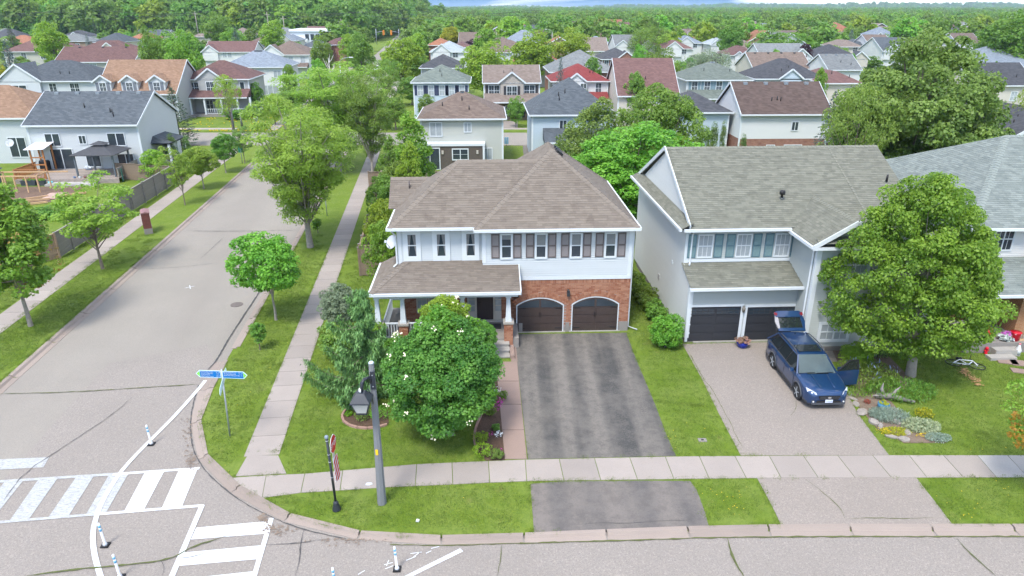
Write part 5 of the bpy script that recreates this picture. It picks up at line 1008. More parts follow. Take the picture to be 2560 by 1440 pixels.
# centre, far
for a, b, y, rc, wc, roof, lab in ((1073, 1168, 130, 'pale', 'white', 'hip', 'house with very pale blue hipped roof'), (1068, 1128, 113, 'terracotta', 'brick', 'hip', 'brick house with terracotta roof behind the very pale roof'), (1130, 1175, 118, 'maroon', 'cream', 'hip', 'low house with maroon roof right of the very pale roof'), (1060, 1108, 99, 'taupe', 'tanbrick', 'hip', 'small taupe-roofed house left of the golden tree'),
    (1460, 1535, 112, 'blue', 'white', 'hip', 'blue-grey-roofed house with white gable beyond the spruce'), (1536, 1600, 118, 'grey', 'white', 'gx', 'white house with grey roof and two gables'), (1598, 1662, 118, 'brown', 'white', 'hip', 'white house with brown roof and wide front gable'), (1462, 1525, 128, 'taupe', 'cream', 'gx', 'low brown-roofed house in front of the blue-grey roof'),
    (1662, 1735, 122, 'maroon', 'white', 'hip', 'maroon-roofed house right of the wide gable house'), (1695, 1760, 108, 'blue', 'white', 'hip', 'blue-grey hipped house before the orange roof'), (1738, 1785, 104, 'terracotta', 'white', 'hip', 'house with bright orange tiled roof'), (1780, 1830, 112, 'pale', 'white', 'hip', 'white house with pale roof left of the tall round tree'),
    (1835, 1905, 120, 'taupe', 'cream', 'hip', 'taupe hip-roofed house under the tall round tree'), (2100, 2160, 117, 'taupe', 'cream', 'hip', 'taupe-roofed house left of the blue gable house'), (2138, 2198, 116, 'slate', 'blue', 'hip', 'slate-roofed house with little blue gable'), (2175, 2240, 118, 'brown', 'white', 'gx', 'brown-roofed house with white left gable above the oak'),
    (2205, 2290, 128, 'slate', 'white', 'gx', 'slate-roofed house directly above the oak'), (2220, 2262, 107, 'maroon', 'cream', 'hip', 'maroon hip roof behind the streetlights'), (2300, 2360, 118, 'maroon', 'cream', 'hip', 'maroon roof right above the oak'), (2352, 2398, 106, 'terracotta', 'white', 'hip', 'terracotta-roofed house near the far streetlights'), (2395, 2462, 112, 'brown', 'white', 'gx', 'brown-roofed house with white gable at the right'), (2340, 2400, 114, 'grey', 'cream', 'hip', 'grey hip roof below the terracotta roof'), (2040, 2095, 104, 'red', 'white', 'hip', 'small red-roofed white house near the purple tree')):
    genhouse(lab, a, b, y, ze=5, dep=12, rc=rc, wc=wc, roof=roof, fg=[(.3, 2.6)] if wc == 'white' else (), wins=U(.7, w=1.2), short=lab)
# the modern flat-roofed building
x0, z_ = PD(722, 74, 255); x1, _ = PD(826, 76, 255); zb_ = 0
mb_ = thing('modern_building', ((x0+x1)/2, 255, 0), .05, 'white modern flat-roofed building with overhanging roof below the wooded hill', 'building'); hw = (x1-x0)/2; LAND.append(('white modern building', 774, 85))
MB().box(-hw, hw, 0, 18, z_-.6, z_).put('flat_roof', M('white_roof', (.72, .78, .82), .5), mb_); MB().box(-hw+.3, hw-4, .6, 17, 0, z_-.6).put('wall', M('white_panel', (.66, .70, .73), .5), mb_); MB().box(-hw+.3, -1, -.5, 1, 0, z_-3).put('wall', M('white_panel', (.66, .70, .73), .5), mb_)
for x in (-1.2, .6, 2.4): window(mb_, (x, .58, z_-3.4), 0, 1.3, 1.9, .1, 1)
window(mb_, (hw-2.2, 1.5, z_-3.2), 0, 3, 2.5, .1, 2)
# ------------------------------------------------------------------ automatic rows of far houses
rg = random.Random(77); AUTOH = []
RC = ['brown', 'taupe', 'slate', 'charcoal', 'grey', 'blue', 'maroon', 'maroon', 'terracotta', 'dark_brown', 'green', 'taupe', 'brown']; ADJ = {'brown': 'brown', 'taupe': 'light brown', 'slate': 'slate', 'charcoal': 'charcoal', 'grey': 'grey', 'blue': 'blue-grey', 'maroon': 'maroon', 'terracotta': 'terracotta', 'dark_brown': 'dark brown', 'green': 'grey-green', 'tan': 'tan'}
for r, D in enumerate((150, 178, 205, 235, 262, 295, 330, 365, 400, 440)):
    x = -D*.78
    while x < D*.8:
        w = rg.uniform(10, 14); x0 = x; x += w+rg.uniform(2, 7)
        if D > 330 and rg.random() < .3: continue
        cx = x0+w/2; sx = SP(0, D)[0]
        if abs(cx-sx) < 17: continue
        if cx < sx and D > 300: continue
        pa, pt_ = proj(x0, D, 8); pb, pb_ = proj(x0+w, D, 5)
        if any(not (pb < h[0]-4 or pa > h[2]+4) and abs(D-h[5]) < 24 for h in HREC): continue
        if any(not (pb < h[0] or pa > h[2]) and (h[1]-14 < pt_ < h[3]+10) and D < h[5] for h in HREC): continue
        rc = rg.choice(RC); wc = rg.choice(['white', 'cream', 'beige', 'pale', 'brick', 'tanbrick', 'taupe']); rf = rg.choice(['hip', 'hip', 'gx', 'gy']); fg = [(rg.choice([.3, .5, .7]), 2.4)] if rf != 'gy' and rg.random() < .5 else ()
        h = genhouse('x', x0, x0+w, 0, ze=rg.choice([4.6, 5.2, 5.4]), dep=rg.uniform(9, 13), roof=rf, pitch=rg.uniform(.42, .6), rc=rc, wc=wc, wins=U(.25, .72, w=1.2, z=3.3) if D < 270 else (), fg=fg, D=D+rg.uniform(-3, 3), px=False, rz=rg.uniform(-.05, .08))
        AUTOH.append((h, f"{ADJ[rc]} {'hip' if rf == 'hip' else 'gable'} roof house"+(' with brick walls' if 'brick' in wc else ''), cx, D))
# ------------------------------------------------------------------ trees and plants
def quads(name, V, tint, mats, extra=None):
    n = len(V); me = bpy.data.meshes.new(name); me.vertices.add(4*n); me.vertices.foreach_set('co', V.reshape(-1).astype('f')); me.loops.add(4*n); me.loops.foreach_set('vertex_index', np.arange(4*n, dtype='i'))
    me.polygons.add(n); me.polygons.foreach_set('loop_start', np.arange(0, 4*n, 4, dtype='i')); me.polygons.foreach_set('loop_total', np.full(n, 4, 'i'))
    at = me.attributes.new('tint', 'FLOAT', 'FACE'); at.data.foreach_set('value', np.clip(tint, 0, 1).astype('f')); me.materials.append(mats); me.update(calc_edges=True); return me
def nrm(a): return a/np.maximum(np.linalg.norm(a, axis=1, keepdims=True), 1e-6)
def leafquads(P, Nn, T, s, asp=.6):         # diamond leaves at P, normal Nn, long axis near T
    T = nrm(T-Nn*np.sum(T*Nn, 1, keepdims=True)); B = np.cross(Nn, T); s = s[:, None]
    return np.stack([P-T*s*.5, P+B*s*asp*.5, P+T*s*.5+Nn*s*.12, P-B*s*asp*.5], 1)
def crown(seed, R, zc, nc, cr, per, leaf, flat=.7, inner=.22, lobe=.16, shape=None, up=.6, asp=.75, droop=0., tv=.35, clumpr=.35, rand=.55):
    g = np.random.default_rng(seed); k = np.arange(nc)+.5; ph = np.arccos(1-2*k/nc); th = pi*(1+5**.5)*k+g.uniform(0, 6)
    d = np.stack([np.cos(th)*np.sin(ph), np.sin(th)*np.sin(ph), np.cos(ph)], 1); d = nrm(d+g.normal(0, .16, d.shape))
    f = 1+lobe*(np.sin(d[:, 0]*3.1+seed)+np.sin(d[:, 1]*3.7+seed*2)+np.sin(d[:, 2]*2.9+seed*3+d[:, 0]*2))/1.8
    rr = np.where(g.random(nc) < inner, g.uniform(.3, .65, nc), g.uniform(.78, .97, nc))*f; C = d*rr[:, None]
    if shape == 'egg': C[:, :2] *= (1-.35*np.clip(C[:, 2:3], -1, 1))*1.0
    if shape == 'vase': C[:, :2] *= (.8+.3*np.clip(C[:, 2:3], -1, 1))
    if shape == 'cone': C[:, :2] *= np.clip(.55-.52*C[:, 2:3], .05, 1)
    if shape == 'dome': C[:, 2] = np.where(C[:, 2] < -.45, -.45+(C[:, 2]+.45)*.3, C[:, 2])
    C = C*np.array(R); crs = cr*g.uniform(1-clumpr, 1+clumpr, nc)
    n = nc*per; ci = np.repeat(np.arange(nc), per); q = nrm(g.normal(0, 1, (n, 3))+.55*nrm(C)[ci]+np.array([0, 0, .35])); rad_ = crs[ci]*(.45+.55*g.random(n)**.5)
    P = C[ci]+q*rad_[:, None]*np.array([1, 1, flat]); P[:, 2] += zc
    if droop: P[:, 2] -= droop*g.random(n)**2
    N_ = nrm(q*.8+np.array([0, 0, up])+g.normal(0, rand, (n, 3))); T = nrm(q+g.normal(0, .7, (n, 3))-np.array([0, 0, .3+droop]))
    t = .5+tv*(g.random(nc)-.5)[ci]*1.3+tv*(g.random(n)-.5)*1.2
    return leafquads(P, N_, T, leaf*g.uniform(.65, 1.3, n), asp), t, C+np.array([0, 0, zc])
def trunkmesh(seed, h, r, C, n, z0=.25, mat=None, lean=(0, 0), nb=None, droopy=0):
    rg = random.Random(seed); m = MB(); pts = []; 
    for i in range(6):
        f = i/5; pts.append((lean[0]*f+rg.uniform(-.04, .04)*h*.15*(i > 0), lean[1]*f+rg.uniform(-.04, .04)*h*.15*(i > 0), h*f))
    m.tube([(pts[0][0], pts[0][1], -.1)]+pts, [r*1.5, r*1.15]+[r*(1-.14*i) for i in range(1, 6)], 9)
    for k in rg.sample(range(len(C)), min(n, len(C))):
        c = C[k]; f = rg.uniform(z0, .95); b = tuple(pts[0][j]+(pts[5][j]-pts[0][j])*f for j in (0, 1))+(h*f,)
        if b[2] > c[2]+.2: b = (b[0], b[1], max(h*z0, c[2]-.5))
        mid = ((b[0]+c[0])/2, (b[1]+c[1])/2, (b[2]+c[2])/2-abs(c[2]-b[2])*.1+.1*h*rg.random()*.3); rb = r*rg.uniform(.25, .45); m.tube([b, mid, (float(c[0]), float(c[1]), float(c[2]))], [rb, rb*.7, rb*.2], 5, cap=False)
    return m.data('trunk', mat or BARK)
LM = {'maple': leafmat('maple_leaves', (.075, .20, .020), (.235, .43, .05)), 'dark': leafmat('dark_maple_leaves', (.055, .165, .026), (.19, .35, .05)), 'lime': leafmat('lime_leaves', (.13, .25, .018), (.30, .43, .045)),
      'oak': leafmat('oak_leaves', (.08, .15, .028), (.22, .33, .07)), 'locust': leafmat('locust_leaves', (.14, .28, .03), (.29, .45, .065)), 'willow': leafmat('silver_willow_leaves', (.12, .17, .10), (.26, .32, .20)), 'spruce': leafmat('blue_spruce_needles', (.045, .085, .08), (.13, .19, .17), trans=.08),
      'pine': leafmat('dark_pine_needles', (.02, .05, .02), (.06, .11, .04), trans=.08), 'cedar': leafmat('cedar_foliage', (.05, .12, .018), (.14, .23, .04), trans=.1), 'globe': leafmat('globe_maple_leaves', (.042, .135, .024), (.15, .30, .045)), 'olive_lime': leafmat('olive_lime_leaves', (.11, .20, .03), (.24, .36, .065)), 'purple': leafmat('purple_leaves', (.03, .012, .02), (.07, .03, .045)), 'mid': leafmat('mid_green_leaves', (.085, .175, .024), (.21, .34, .055)),
      'yellow': leafmat('golden_leaves', (.20, .22, .015), (.42, .42, .03)), 'red_tip': leafmat('reddish_tip_leaves', (.09, .21, .02), (.24, .37, .05)), 'weep': leafmat('weeping_cypress_foliage', (.07, .15, .04), (.20, .32, .10), trans=.1)}
def mk(name, V, t, C, h, r, nb, mat, bark=None, **k):
    return (quads('crown', V, t, LM[mat]), trunkmesh(len(V), h, r, C, nb, mat=bark, **k))
PR = {}
def proto(key, H, W, f): PR[key] = (H, W, f())
def cr_(mat, h, r, nb, seed, *a, bark=None, z0=.3, **k): V, t, C = crown(seed, *a, **k); return mk('', V, t, C, h, r, nb, mat, bark, z0=z0)
# mid-distance kinds (height, width, meshes)
proto('round1', 9, 7.6, lambda: cr_('mid', 5.5, .2, 12, 1, (2.9, 2.9, 3.1), 5.4, 90, .85, 95, .30))
proto('round2', 9, 7.6, lambda: cr_('mid', 5.5, .2, 12, 2, (2.9, 2.9, 3.2), 5.2, 75, 1.0, 110, .31, lobe=.24))
proto('round3', 9, 7.8, lambda: cr_('mid', 5.0, .2, 12, 3, (3.0, 2.9, 3.3), 5.0, 110, .8, 80, .28, lobe=.2, shape='egg'))
proto('oval', 10, 5.8, lambda: cr_('mid', 6.5, .17, 12, 4, (2.0, 2.0, 4.0), 5.6, 90, .75, 90, .27, lobe=.2, shape='egg'))
proto('airy', 9, 8.2, lambda: cr_('locust', 6.0, .18, 26, 5, (3.3, 3.3, 2.9), 5.6, 75, .95, 80, .24, flat=.5, lobe=.25, asp=.45, inner=.3))
proto('willow', 9, 9.5, lambda: cr_('willow', 4.5, .3, 14, 6, (3.8, 3.8, 3.2), 4.9, 80, 1.1, 110, .30, flat=.8, droop=.7, asp=.4))
def conif(seed, H, W, mat, n=46, leaf=.28, per=90, droop=.12, bark=None):
    g = np.random.default_rng(seed); Ps = []; Ts = []; Cs = []
    for i in range(n*6):
        z = H*(.06+.92*(i/(n*6))); L = W/2*(1-z/H)**.85*g.uniform(.8, 1.1)+.05; a = i*2.4+g.normal(0, .2); m = max(6, int(per*(L/(W/2))*.55)); f = g.random(m)**.6
        w = L*.28*(1-f*.5); P = np.stack([np.cos(a)*L*f-np.sin(a)*w*g.uniform(-1, 1, m), np.sin(a)*L*f+np.cos(a)*w*g.uniform(-1, 1, m), z-droop*L*f*2+f*f*L*.15+g.normal(0, .05, m)], 1)
        Ps.append(P); Ts.append(np.tile([cos(a), sin(a), -.25], (m, 1))+g.normal(0, .35, (m, 3))); Cs.append(P[-1])
    P = np.concatenate(Ps); T = np.concatenate(Ts); n_ = len(P); N_ = nrm(g.normal(0, .5, (n_, 3))+np.array([0, 0, 1.])+nrm(P*np.array([1, 1, 0])+1e-4)*.3)
    V = leafquads(P, N_, T, leaf*g.uniform(.6, 1.2, n_), .38); t = g.random(n_)*.7+.15
    m = MB().tube([(0, 0, -.1), (0, 0, H*.5), (0, 0, H*.97)], [H*.018, H*.012, .01], 7); return (quads('crown', V, t, LM[mat]), m.data('trunk', bark or BARK))
proto('spruce', 9, 4.6, lambda: conif(11, 9, 4.6, 'spruce', 34, .26, 70)); proto('pine', 9, 5.2, lambda: conif(12, 9, 5.2, 'pine', 26, .34, 60, .05))
proto('cedar', 3.2, .95, lambda: cr_('cedar', 1.5, .05, 3, 13, (.34, .34, 1.35), 1.5, 60, .26, 70, .11, flat=1.1, shape='egg', asp=.4, up=.9, lobe=.05))
proto('shrub', 1.3, 1.6, lambda: cr_('mid', .6, .04, 8, 14, (.55, .55, .45), .62, 34, .28, 90, .10, lobe=.2))
proto('shrub2', 1.3, 1.7, lambda: cr_('mid', .6, .04, 8, 15, (.6, .55, .48), .6, 26, .32, 100, .12, lobe=.3))
NF = [crown(s, (3.6, 3.6, 4.0), 6.0, 46, 1.35, 34, .85, lobe=.22, inner=.1) for s in (21, 22, 23)]
for i, (V, t, C) in enumerate(NF): PR['far%d' % i] = (11, 9.8, (quads('crown', V, t, LM['mid']), trunkmesh(30+i, 6, .25, C, 3)))
TREES = []
def tree(key, x, y, H, W, label=None, mat=None, rz=None, group=None, cat='tree', name='tree', z=.1, short=None, tilt=0, kindname='trunk'):
    h0, w0, (cm, tm) = PR[key]; r = thing(name, (x, y, z), rz if rz is not None else random.Random(int(x*97+y*31)).random()*6.28, label, cat, group); s = (W/w0, W/w0, H/h0)
    c = put('crown', cm, r, scale=s); setmat(c, LM[mat]) if mat else 0; put(kindname, tm, r, scale=s)
    if tilt: r.rotation_euler.x = tilt
    TREES.append((x, y, H, W)); 
    if short: LAND.append((short, *proj(x, y, H*.7)))
    return r
def treepx(key, px, py, top, wpx, label=None, D=None, mat=None, **k):     # py: where the trunk meets the ground (or D)
    if D is None: x, y = G(px, py, .1)
    else: y = D; x = (px-1280)/FPX*zcam(D, 4)
    H = PD(px, top, y)[1]-.1; return tree(key, x, y, H, wpx/FPX*zcam(y, H*.6), label, mat, **k)
# --- the trees that stand near, each with a crown of its own
proto('globe', 5.0, 5.0, lambda: cr_('maple', 2.3, .15, 30, 41, (2.12, 2.12, 2.05), 2.75, 330, .42, 210, .108, bark=BARKG, flat=.7, lobe=.15, inner=.18, rand=.6, z0=.4, tv=.45))
x, y = -2.42, 23.0; tg = tree('globe', x, y, 4.8, 4.9, 'dense round maple with dark green leaves on the front lawn of the corner house', 'globe', rz=.6, short='front round maple')
V, t, C = crown(42, (.95, .95, .8), 4.4, 26, .42, 120, .13); put('young_shoots', quads('young_shoots', V, t, leafmat('shoots', (.06, .16, .015), (.18, .32, .03))), tg, (.5, .9, -.3)); V, t, C = crown(43, (.9, .7, .8), 3.0, 18, .42, 120, .13); put('young_shoots', quads('young_shoots', V, t, leafmat('shoots', (.06, .16, .015), (.18, .32, .03))), tg, (.35, -1.25, .3), scale=(.8, .7, .6))
proto('bigmaple', 8.9, 8.6, lambda: cr_('maple', 5.4, .24, 30, 44, (3.7, 3.7, 3.75), 4.85, 420, .60, 210, .135, bark=BARKG, flat=.6, lobe=.16, shape='egg', rand=.6, tv=.5, z0=.35))
x, y = G(2222, 948, .1); BMT = tree('bigmaple', x+1.15, y+.35, 9.2, 7.3, 'large bright green maple in front of the house with the open blue car', rz=2.2, short='large bright maple')
proto('bigoak', 12.5, 16, lambda: cr_('oak', 7, .4, 30, 45, (6.9, 6.9, 5.6), 6.6, 330, 1.15, 190, .29, bark=BARK, flat=.65, lobe=.16, rand=.6, tv=.6))
tree('bigoak', 32.0, 56, 13.0, 14.6, 'huge olive green oak behind the blue-shuttered house at the right', rz=1.0, short='huge oak')
BMT.rotation_euler.y = rad(5)
proto('locust', 10, 10, lambda: cr_('locust', 6.0, .2, 60, 46, (3.9, 3.9, 3.5), 6.1, 150, .85, 240, .20, bark=BARKG, flat=.42, lobe=.26, inner=.34, asp=.42, up=.9, droop=.25, rand=.45, z0=.25, shape='vase'))
treepx('locust', 776, 618, 240, 400, 'big airy honey locust on the verge of the side street', rz=.3, short='big honey locust')
tree('locust', -17.6, 70, 10.6, 14.5, 'second honey locust, behind the big one along the side pavement', rz=2.5, short='second honey locust'); treepx('locust', 925, 430, 165, 190, 'darker honey locust right of the side pavement by the rear yards', mat='mid', D=66, rz=4)
proto('youngA', 5.2, 4.2, lambda: cr_('maple', 3.2, .075, 22, 47, (1.62, 1.62, 1.55), 3.5, 120, .42, 110, .15, bark=BARKG, lobe=.2, z0=.35))
treepx('youngA', 690, 800, 580, 195, 'small round maple on the corner verge near the kerb', rz=1, short='small corner verge maple', mat='maple')
proto('youngB', 7.5, 4.8, lambda: cr_('red_tip', 4.4, .1, 30, 48, (1.75, 1.75, 2.6), 4.6, 150, .45, 120, .17, bark=BARKG, lobe=.25, shape='egg', z0=.3, inner=.3))
tr = treepx('youngB', 77, 815, 450, 270, 'maple with reddish leaf tips at the left edge of the west verge', rz=2, short='reddish-tipped maple'); V, t, C = crown(49, (1.95, 1.95, 2.9), 4.7, 70, .22, 7, .15, shape='egg'); put('red_leaf_tips', quads('red_leaf_tips', V, t, leafmat('red_leaf_tips', (.22, .19, .05), (.42, .26, .09))), tr, scale=(1.05, 1.05, .98))
proto('youngC', 5.3, 4.6, lambda: cr_('locust', 3.4, .08, 34, 50, (1.9, 1.9, 1.75), 3.6, 80, .42, 75, .15, bark=BARK, lobe=.3, inner=.35, flat=.5, z0=.3))
treepx('youngC', 257, 672, 460, 235, 'small spreading tree behind the red-brown tree, between pavement and west kerb', rz=1, short='spreading west verge tree')
TREES_L = [o for o in bpy.data.objects if str(o.get('label', '')).startswith('small spreading tree')]; TREES_L[0]['label'] = 'small spreading tree between the west pavement and kerb, second from the left'
treepx('youngC', 463, 513, 372, 85, 'slender pale green tree beside the weathered fence, leafing thinly', rz=3, mat='locust'); treepx('youngA', 510, 472, 366, 100, 'crooked-trunk verge tree just past the slender pale one', rz=2, mat='locust')
treepx('youngA', 565, 432, 333, 75, 'dark green verge tree with cream blossoms near the cross street', rz=4, mat='dark', short='blossoming verge tree'); treepx('youngC', 612, 408, 318, 66, 'dusky olive verge tree nearest the far intersection', rz=5, mat='oak')
proto('sapling', 1.9, .9, lambda: cr_('mid', 1.4, .03, 8, 51, (.28, .28, .62), 1.2, 26, .18, 60, .1)); treepx('sapling', 650, 875, 802, 48, 'tiny sapling on the corner verge', rz=1, mat='mid', short='tiny sapling')
treepx('sapling', 795, 582, 545, 30, 'leafy sapling right of the big honey locust trunk', mat='maple')
# weeping cypress
def weeping(seed, H):
    g = np.random.default_rng(seed); Ps = []; Ss = []; Ts = []; m = MB(); m.tube([(0, 0, -.1), (.03, 0, H*.4), (-.05, .02, H*.8), (.05, 0, H*.99)], [.11, .08, .04, .01], 7)
    for i in range(58):
        z = H*(.10+.87*(i/58)**.9); L = (3.3*(1-z/H)**1.05+.12)*g.uniform(.55, 1.1); a = i*2.4+g.normal(0, .25); L = min(L*(1-.32*cos(a)), 2.9); pts = []
        for j in range(int(8+L*12)):
            f = j/(7+L*12); r = L*f; zz = z-.22*L*np.sin(f*2.6)+.32*L*f**3*g.uniform(.9, 1.1); c = np.array([cos(a+.25*f)*r, sin(a+.25*f)*r, zz]); pts.append(tuple(c)); n = 30; hl = (.15+.62*(1-f*.6)*min(1, L/1.3))*g.uniform(.4, 1.1, n)
            k = g.random(n); Ps.append(c+np.stack([g.normal(0, .075, n), g.normal(0, .075, n), -hl*k+.03], 1)); Ss.append(g.uniform(.13, .24, n)); Ts.append(np.stack([g.normal(0, .16, n)+cos(a)*.15, g.normal(0, .16, n)+sin(a)*.15, -np.ones(n)], 1))
        m.tube(pts[::3]+[pts[-1]], [.03*(1-q/len(pts[::3]))+.006 for q in range(len(pts[::3])+1)], 4, cap=False)
    P, S, T = np.concatenate(Ps), np.concatenate(Ss), np.concatenate(Ts); n = len(P); N_ = nrm(g.normal(0, .7, (n, 3))+nrm(P*np.array([1, 1, 0])+1e-3)*.9)
    return quads('crown', leafquads(P, N_, T, S, .24), g.random(n)*.8+.1, LM['weep']), m.data('trunk', BARK)
PR['weep'] = (5.7, 5.6, weeping(61, 5.7)); x, y = G(893, 1000, .1); tree('weep', x+.55, y+.1, 5.2, 5.2, 'weeping cypress with drooping branches left of the round maple', name='conifer', cat='conifer', rz=0, short='weeping cypress')
# shrubs of the corner house
def shrub(key, px, py, h, w, label, mat, D=None, **k):
    x, y = G(px, py, .1); return tree(key, x, y, h, w, label, mat, name='shrub', cat='shrub', kindname='stems', **k)
treepx('youngA', 862, 858, 712, 118, 'silvery grey-green dappled willow shrub beside the porch corner', mat='willow', name='shrub', cat='shrub', kindname='stems', short='dappled willow')
shrub('shrub', 855, 900, 1.9, 2.3, 'green leafy shrub under the dappled willow, left of the porch', 'mid'); shrub('shrub2', 930, 880, 1.8, 1.8, 'bushy shrub between the weeping cypress and the porch pier', 'maple')
shrub('shrub', 985, 900, 1.4, 1.6, 'low green shrub before the porch railing', 'dark')
tl = treepx('youngA', 1108, 905, 738, 150, 'Japanese lilac tree with cream blossoms between the round maple and the porch', mat='lime', short='porch lilac tree')
treepx('youngA', 1213, 900, 800, 70, 'slim dark shrub by the porch steps', mat='dark', name='shrub', cat='shrub', kindname='stems')
CREAM = M('cream_blossom', (.80, .74, .55), .7, .1)
def blossoms(pxs, y0, root, r=.10):
    m = MB(); rg = random.Random(4)
    for px, py in pxs:
        dx, dy, dz = ray(px, py); k = y0(px, py)/dy; c = (dx*k, dy*k, CH+dz*k)
        for q in range(5):
            a, b, s = rg.gauss(0, r*.6), rg.gauss(0, r*.6), rg.uniform(.018, .038); p = (c[0]+a, c[1]-.05+rg.gauss(0, r*.5), c[2]+b)
            m.mesh([(p[0]-s, p[1], p[2]), (p[0], p[1]-s*.4, p[2]-s), (p[0]+s, p[1], p[2]), (p[0], p[1]+s*.3, p[2]+s)], [(0, 1, 2, 3)], 0, rg.random())
    return m
tgy = y_m = tg.location.y
b = blossoms([(1012, 888), (1019, 940), (966, 952), (975, 965), (985, 1001), (987, 1024), (1017, 1031), (967, 1009), (975, 890), (983, 843), (985, 828), (1078, 1091), (1090, 1094), (1170, 1057), (1087, 822), (1150, 829), (998, 832)], lambda px, py: tgy-2.3*sqrt(max(0.02, 1-((px-1117)/152)**2-((py-937)/178)**2))-(py-937)/178*.9*0+(937-py)/178*1.0, None); ob = b.put('blossom_clusters', CREAM, None, kind='stuff'); tag(ob, 'small cream blossoms scattered over the round maple and lilac')
b = blossoms([(1140, 745), (1147, 742), (1135, 757), (1105, 765), (1168, 790)], lambda px, py: tl.location.y-.9, None); b.put('blossom_clusters', CREAM, None, kind='stuff')
# hedge shrubs along the neighbour's side wall and the round one at its corner
for i, (px, py) in enumerate(((1590, 700), (1600, 722), (1612, 745), (1625, 765), (1640, 785))):
    shrub('shrub2', px-2, py+12, 1.0, 1.35, ['first small hosta bush from the rear along the grey side wall', 'second small hosta bush from the rear along the grey side wall', 'middle hosta bush of the row along the grey side wall', 'fourth hosta bush of the row along the grey side wall', 'front hosta bush of the row along the grey side wall'][i], 'mid', group='bushes along the neighbour side wall')
proto('ball', 1.75, 1.9, lambda: cr_('mid', .8, .04, 8, 71, (.72, .72, .68), .85, 110, .22, 75, .075, lobe=.08)); x, y = G(1664, 868, .1); tree('ball', x, y, 1.9, 1.95, 'dense round green shrub at the left corner of the black garage doors', 'maple', name='shrub', cat='shrub', kindname='stems', short='round garage shrub')
# trees between and behind the two front houses
proto('dense1', 10, 9, lambda: cr_('maple', 5, .22, 16, 72, (3.9, 3.7, 4.1), 5.6, 230, .78, 130, .21, lobe=.17, tv=.5)); proto('dense2', 10, 9, lambda: cr_('maple', 5, .22, 16, 73, (3.8, 3.8, 4.1), 5.6, 200, .85, 140, .21, lobe=.22, tv=.5, shape='egg'))
treepx('dense1', 1650, 0, 200, 240, 'tall dark green maple between the two front houses, right of the pair', D=57, rz=1, mat='mid', short='tall rear maple'); treepx('dense2', 1480, 0, 262, 215, 'yellow-green tree behind the corner house, tinged with brown', D=54, rz=2, mat='oak', short='brown-tinged rear tree')
treepx('dense1', 1575, 0, 300, 350, 'broad bright green maple filling the gap between the front houses', D=49, rz=4, mat='maple', short='broad gap maple'); treepx('dense2', 1440, 0, 400, 90, 'low green tree just over the right eave of the corner house', D=47.5, rz=3, mat='maple')
treepx('round1', 1700, 0, 340, 130, 'green tree behind the left end of the olive roof', D=52, rz=2, mat='maple'); treepx('pine', 1391, 0, 332, 26, 'thin dark conifer rising above the slate lower roof', D=60, name='conifer', cat='conifer')
treepx('oval', 1035, 0, 290, 128, 'tall green tree left of the beige rear house', D=53, rz=1, mat='maple', short='tall tree by the beige house'); treepx('oval', 1025, 0, 362, 90, 'pale green young tree in front of the beige rear house', D=49, rz=3, mat='lime'); treepx('oval', 975, 0, 345, 70, 'slim green tree at the fence corner left of the beige rear house', D=55, rz=3, mat='mid')
for i, (px, py, top, w, mt, D, lab) in enumerate(((962, 0, 420, 115, 'mid', 47, 'shrubby tree along the wooden fence, farthest of three'), (950, 0, 480, 105, 'lime', 42.5, 'shrubby tree along the wooden fence, middle of three'), (955, 0, 535, 115, 'maple', 38.5, 'bushy yellow-green shrub between fence and left wall of the corner house'), (1000, 0, 385, 130, 'mid', 50, 'leafy shrub behind the left gable of the corner house'))):
    treepx('round3', px, py, top, w, lab, D=D, mat=mt)
# cedars
for i, (px, D, top, w, lab) in enumerate(((379, 76, 340, 20, 'leftmost short columnar cedar beside the light blue house'), (407, 74, 340, 24, 'second columnar cedar from the left beside the light blue house'), (421, 73, 328, 24, 'tallest columnar cedar, third from the left beside the light blue house'), (457, 75, 332, 22, 'rightmost columnar cedar at the porch of the light blue house'), (1768, 69, 308, 18, 'leftmost columnar cedar by the pale blue house'), (1779, 69, 306, 16, 'second columnar cedar from the left by the pale blue house'), (1786, 68, 296, 25, 'widest columnar cedar by the pale blue house'), (1808, 69, 292, 18, 'tall right columnar cedar by the pale blue house'), (1862, 70, 328, 20, 'lone columnar cedar at the brick corner of the brown gable house'))):
    treepx('cedar', px, 0, top, w, lab, D=D, name='cedar', cat='conifer')
treepx('round3', 372, 0, 365, 80, 'clipped round tree between the light blue house and its cedars', D=66, mat='lime'); treepx('youngC', 363, 470, 446, 26, 'small green shrub at the deck corner behind the fence', name='shrub', cat='shrub', mat='maple')
treepx('spruce', 2068, 0, 222, 110, 'blue spruce between the brown gable house and the huge oak', D=64, name='conifer', cat='conifer', short='blue spruce by the oak'); treepx('spruce', 1400, 0, 137, 52, 'narrow pale blue spruce in front of the red roof house', D=104, name='conifer', cat='conifer', short='pale blue spruce')
treepx('airy', 2125, 0, 160, 190, 'pale lime tree at the left shoulder of the huge oak', D=52, mat='olive_lime', rz=3)
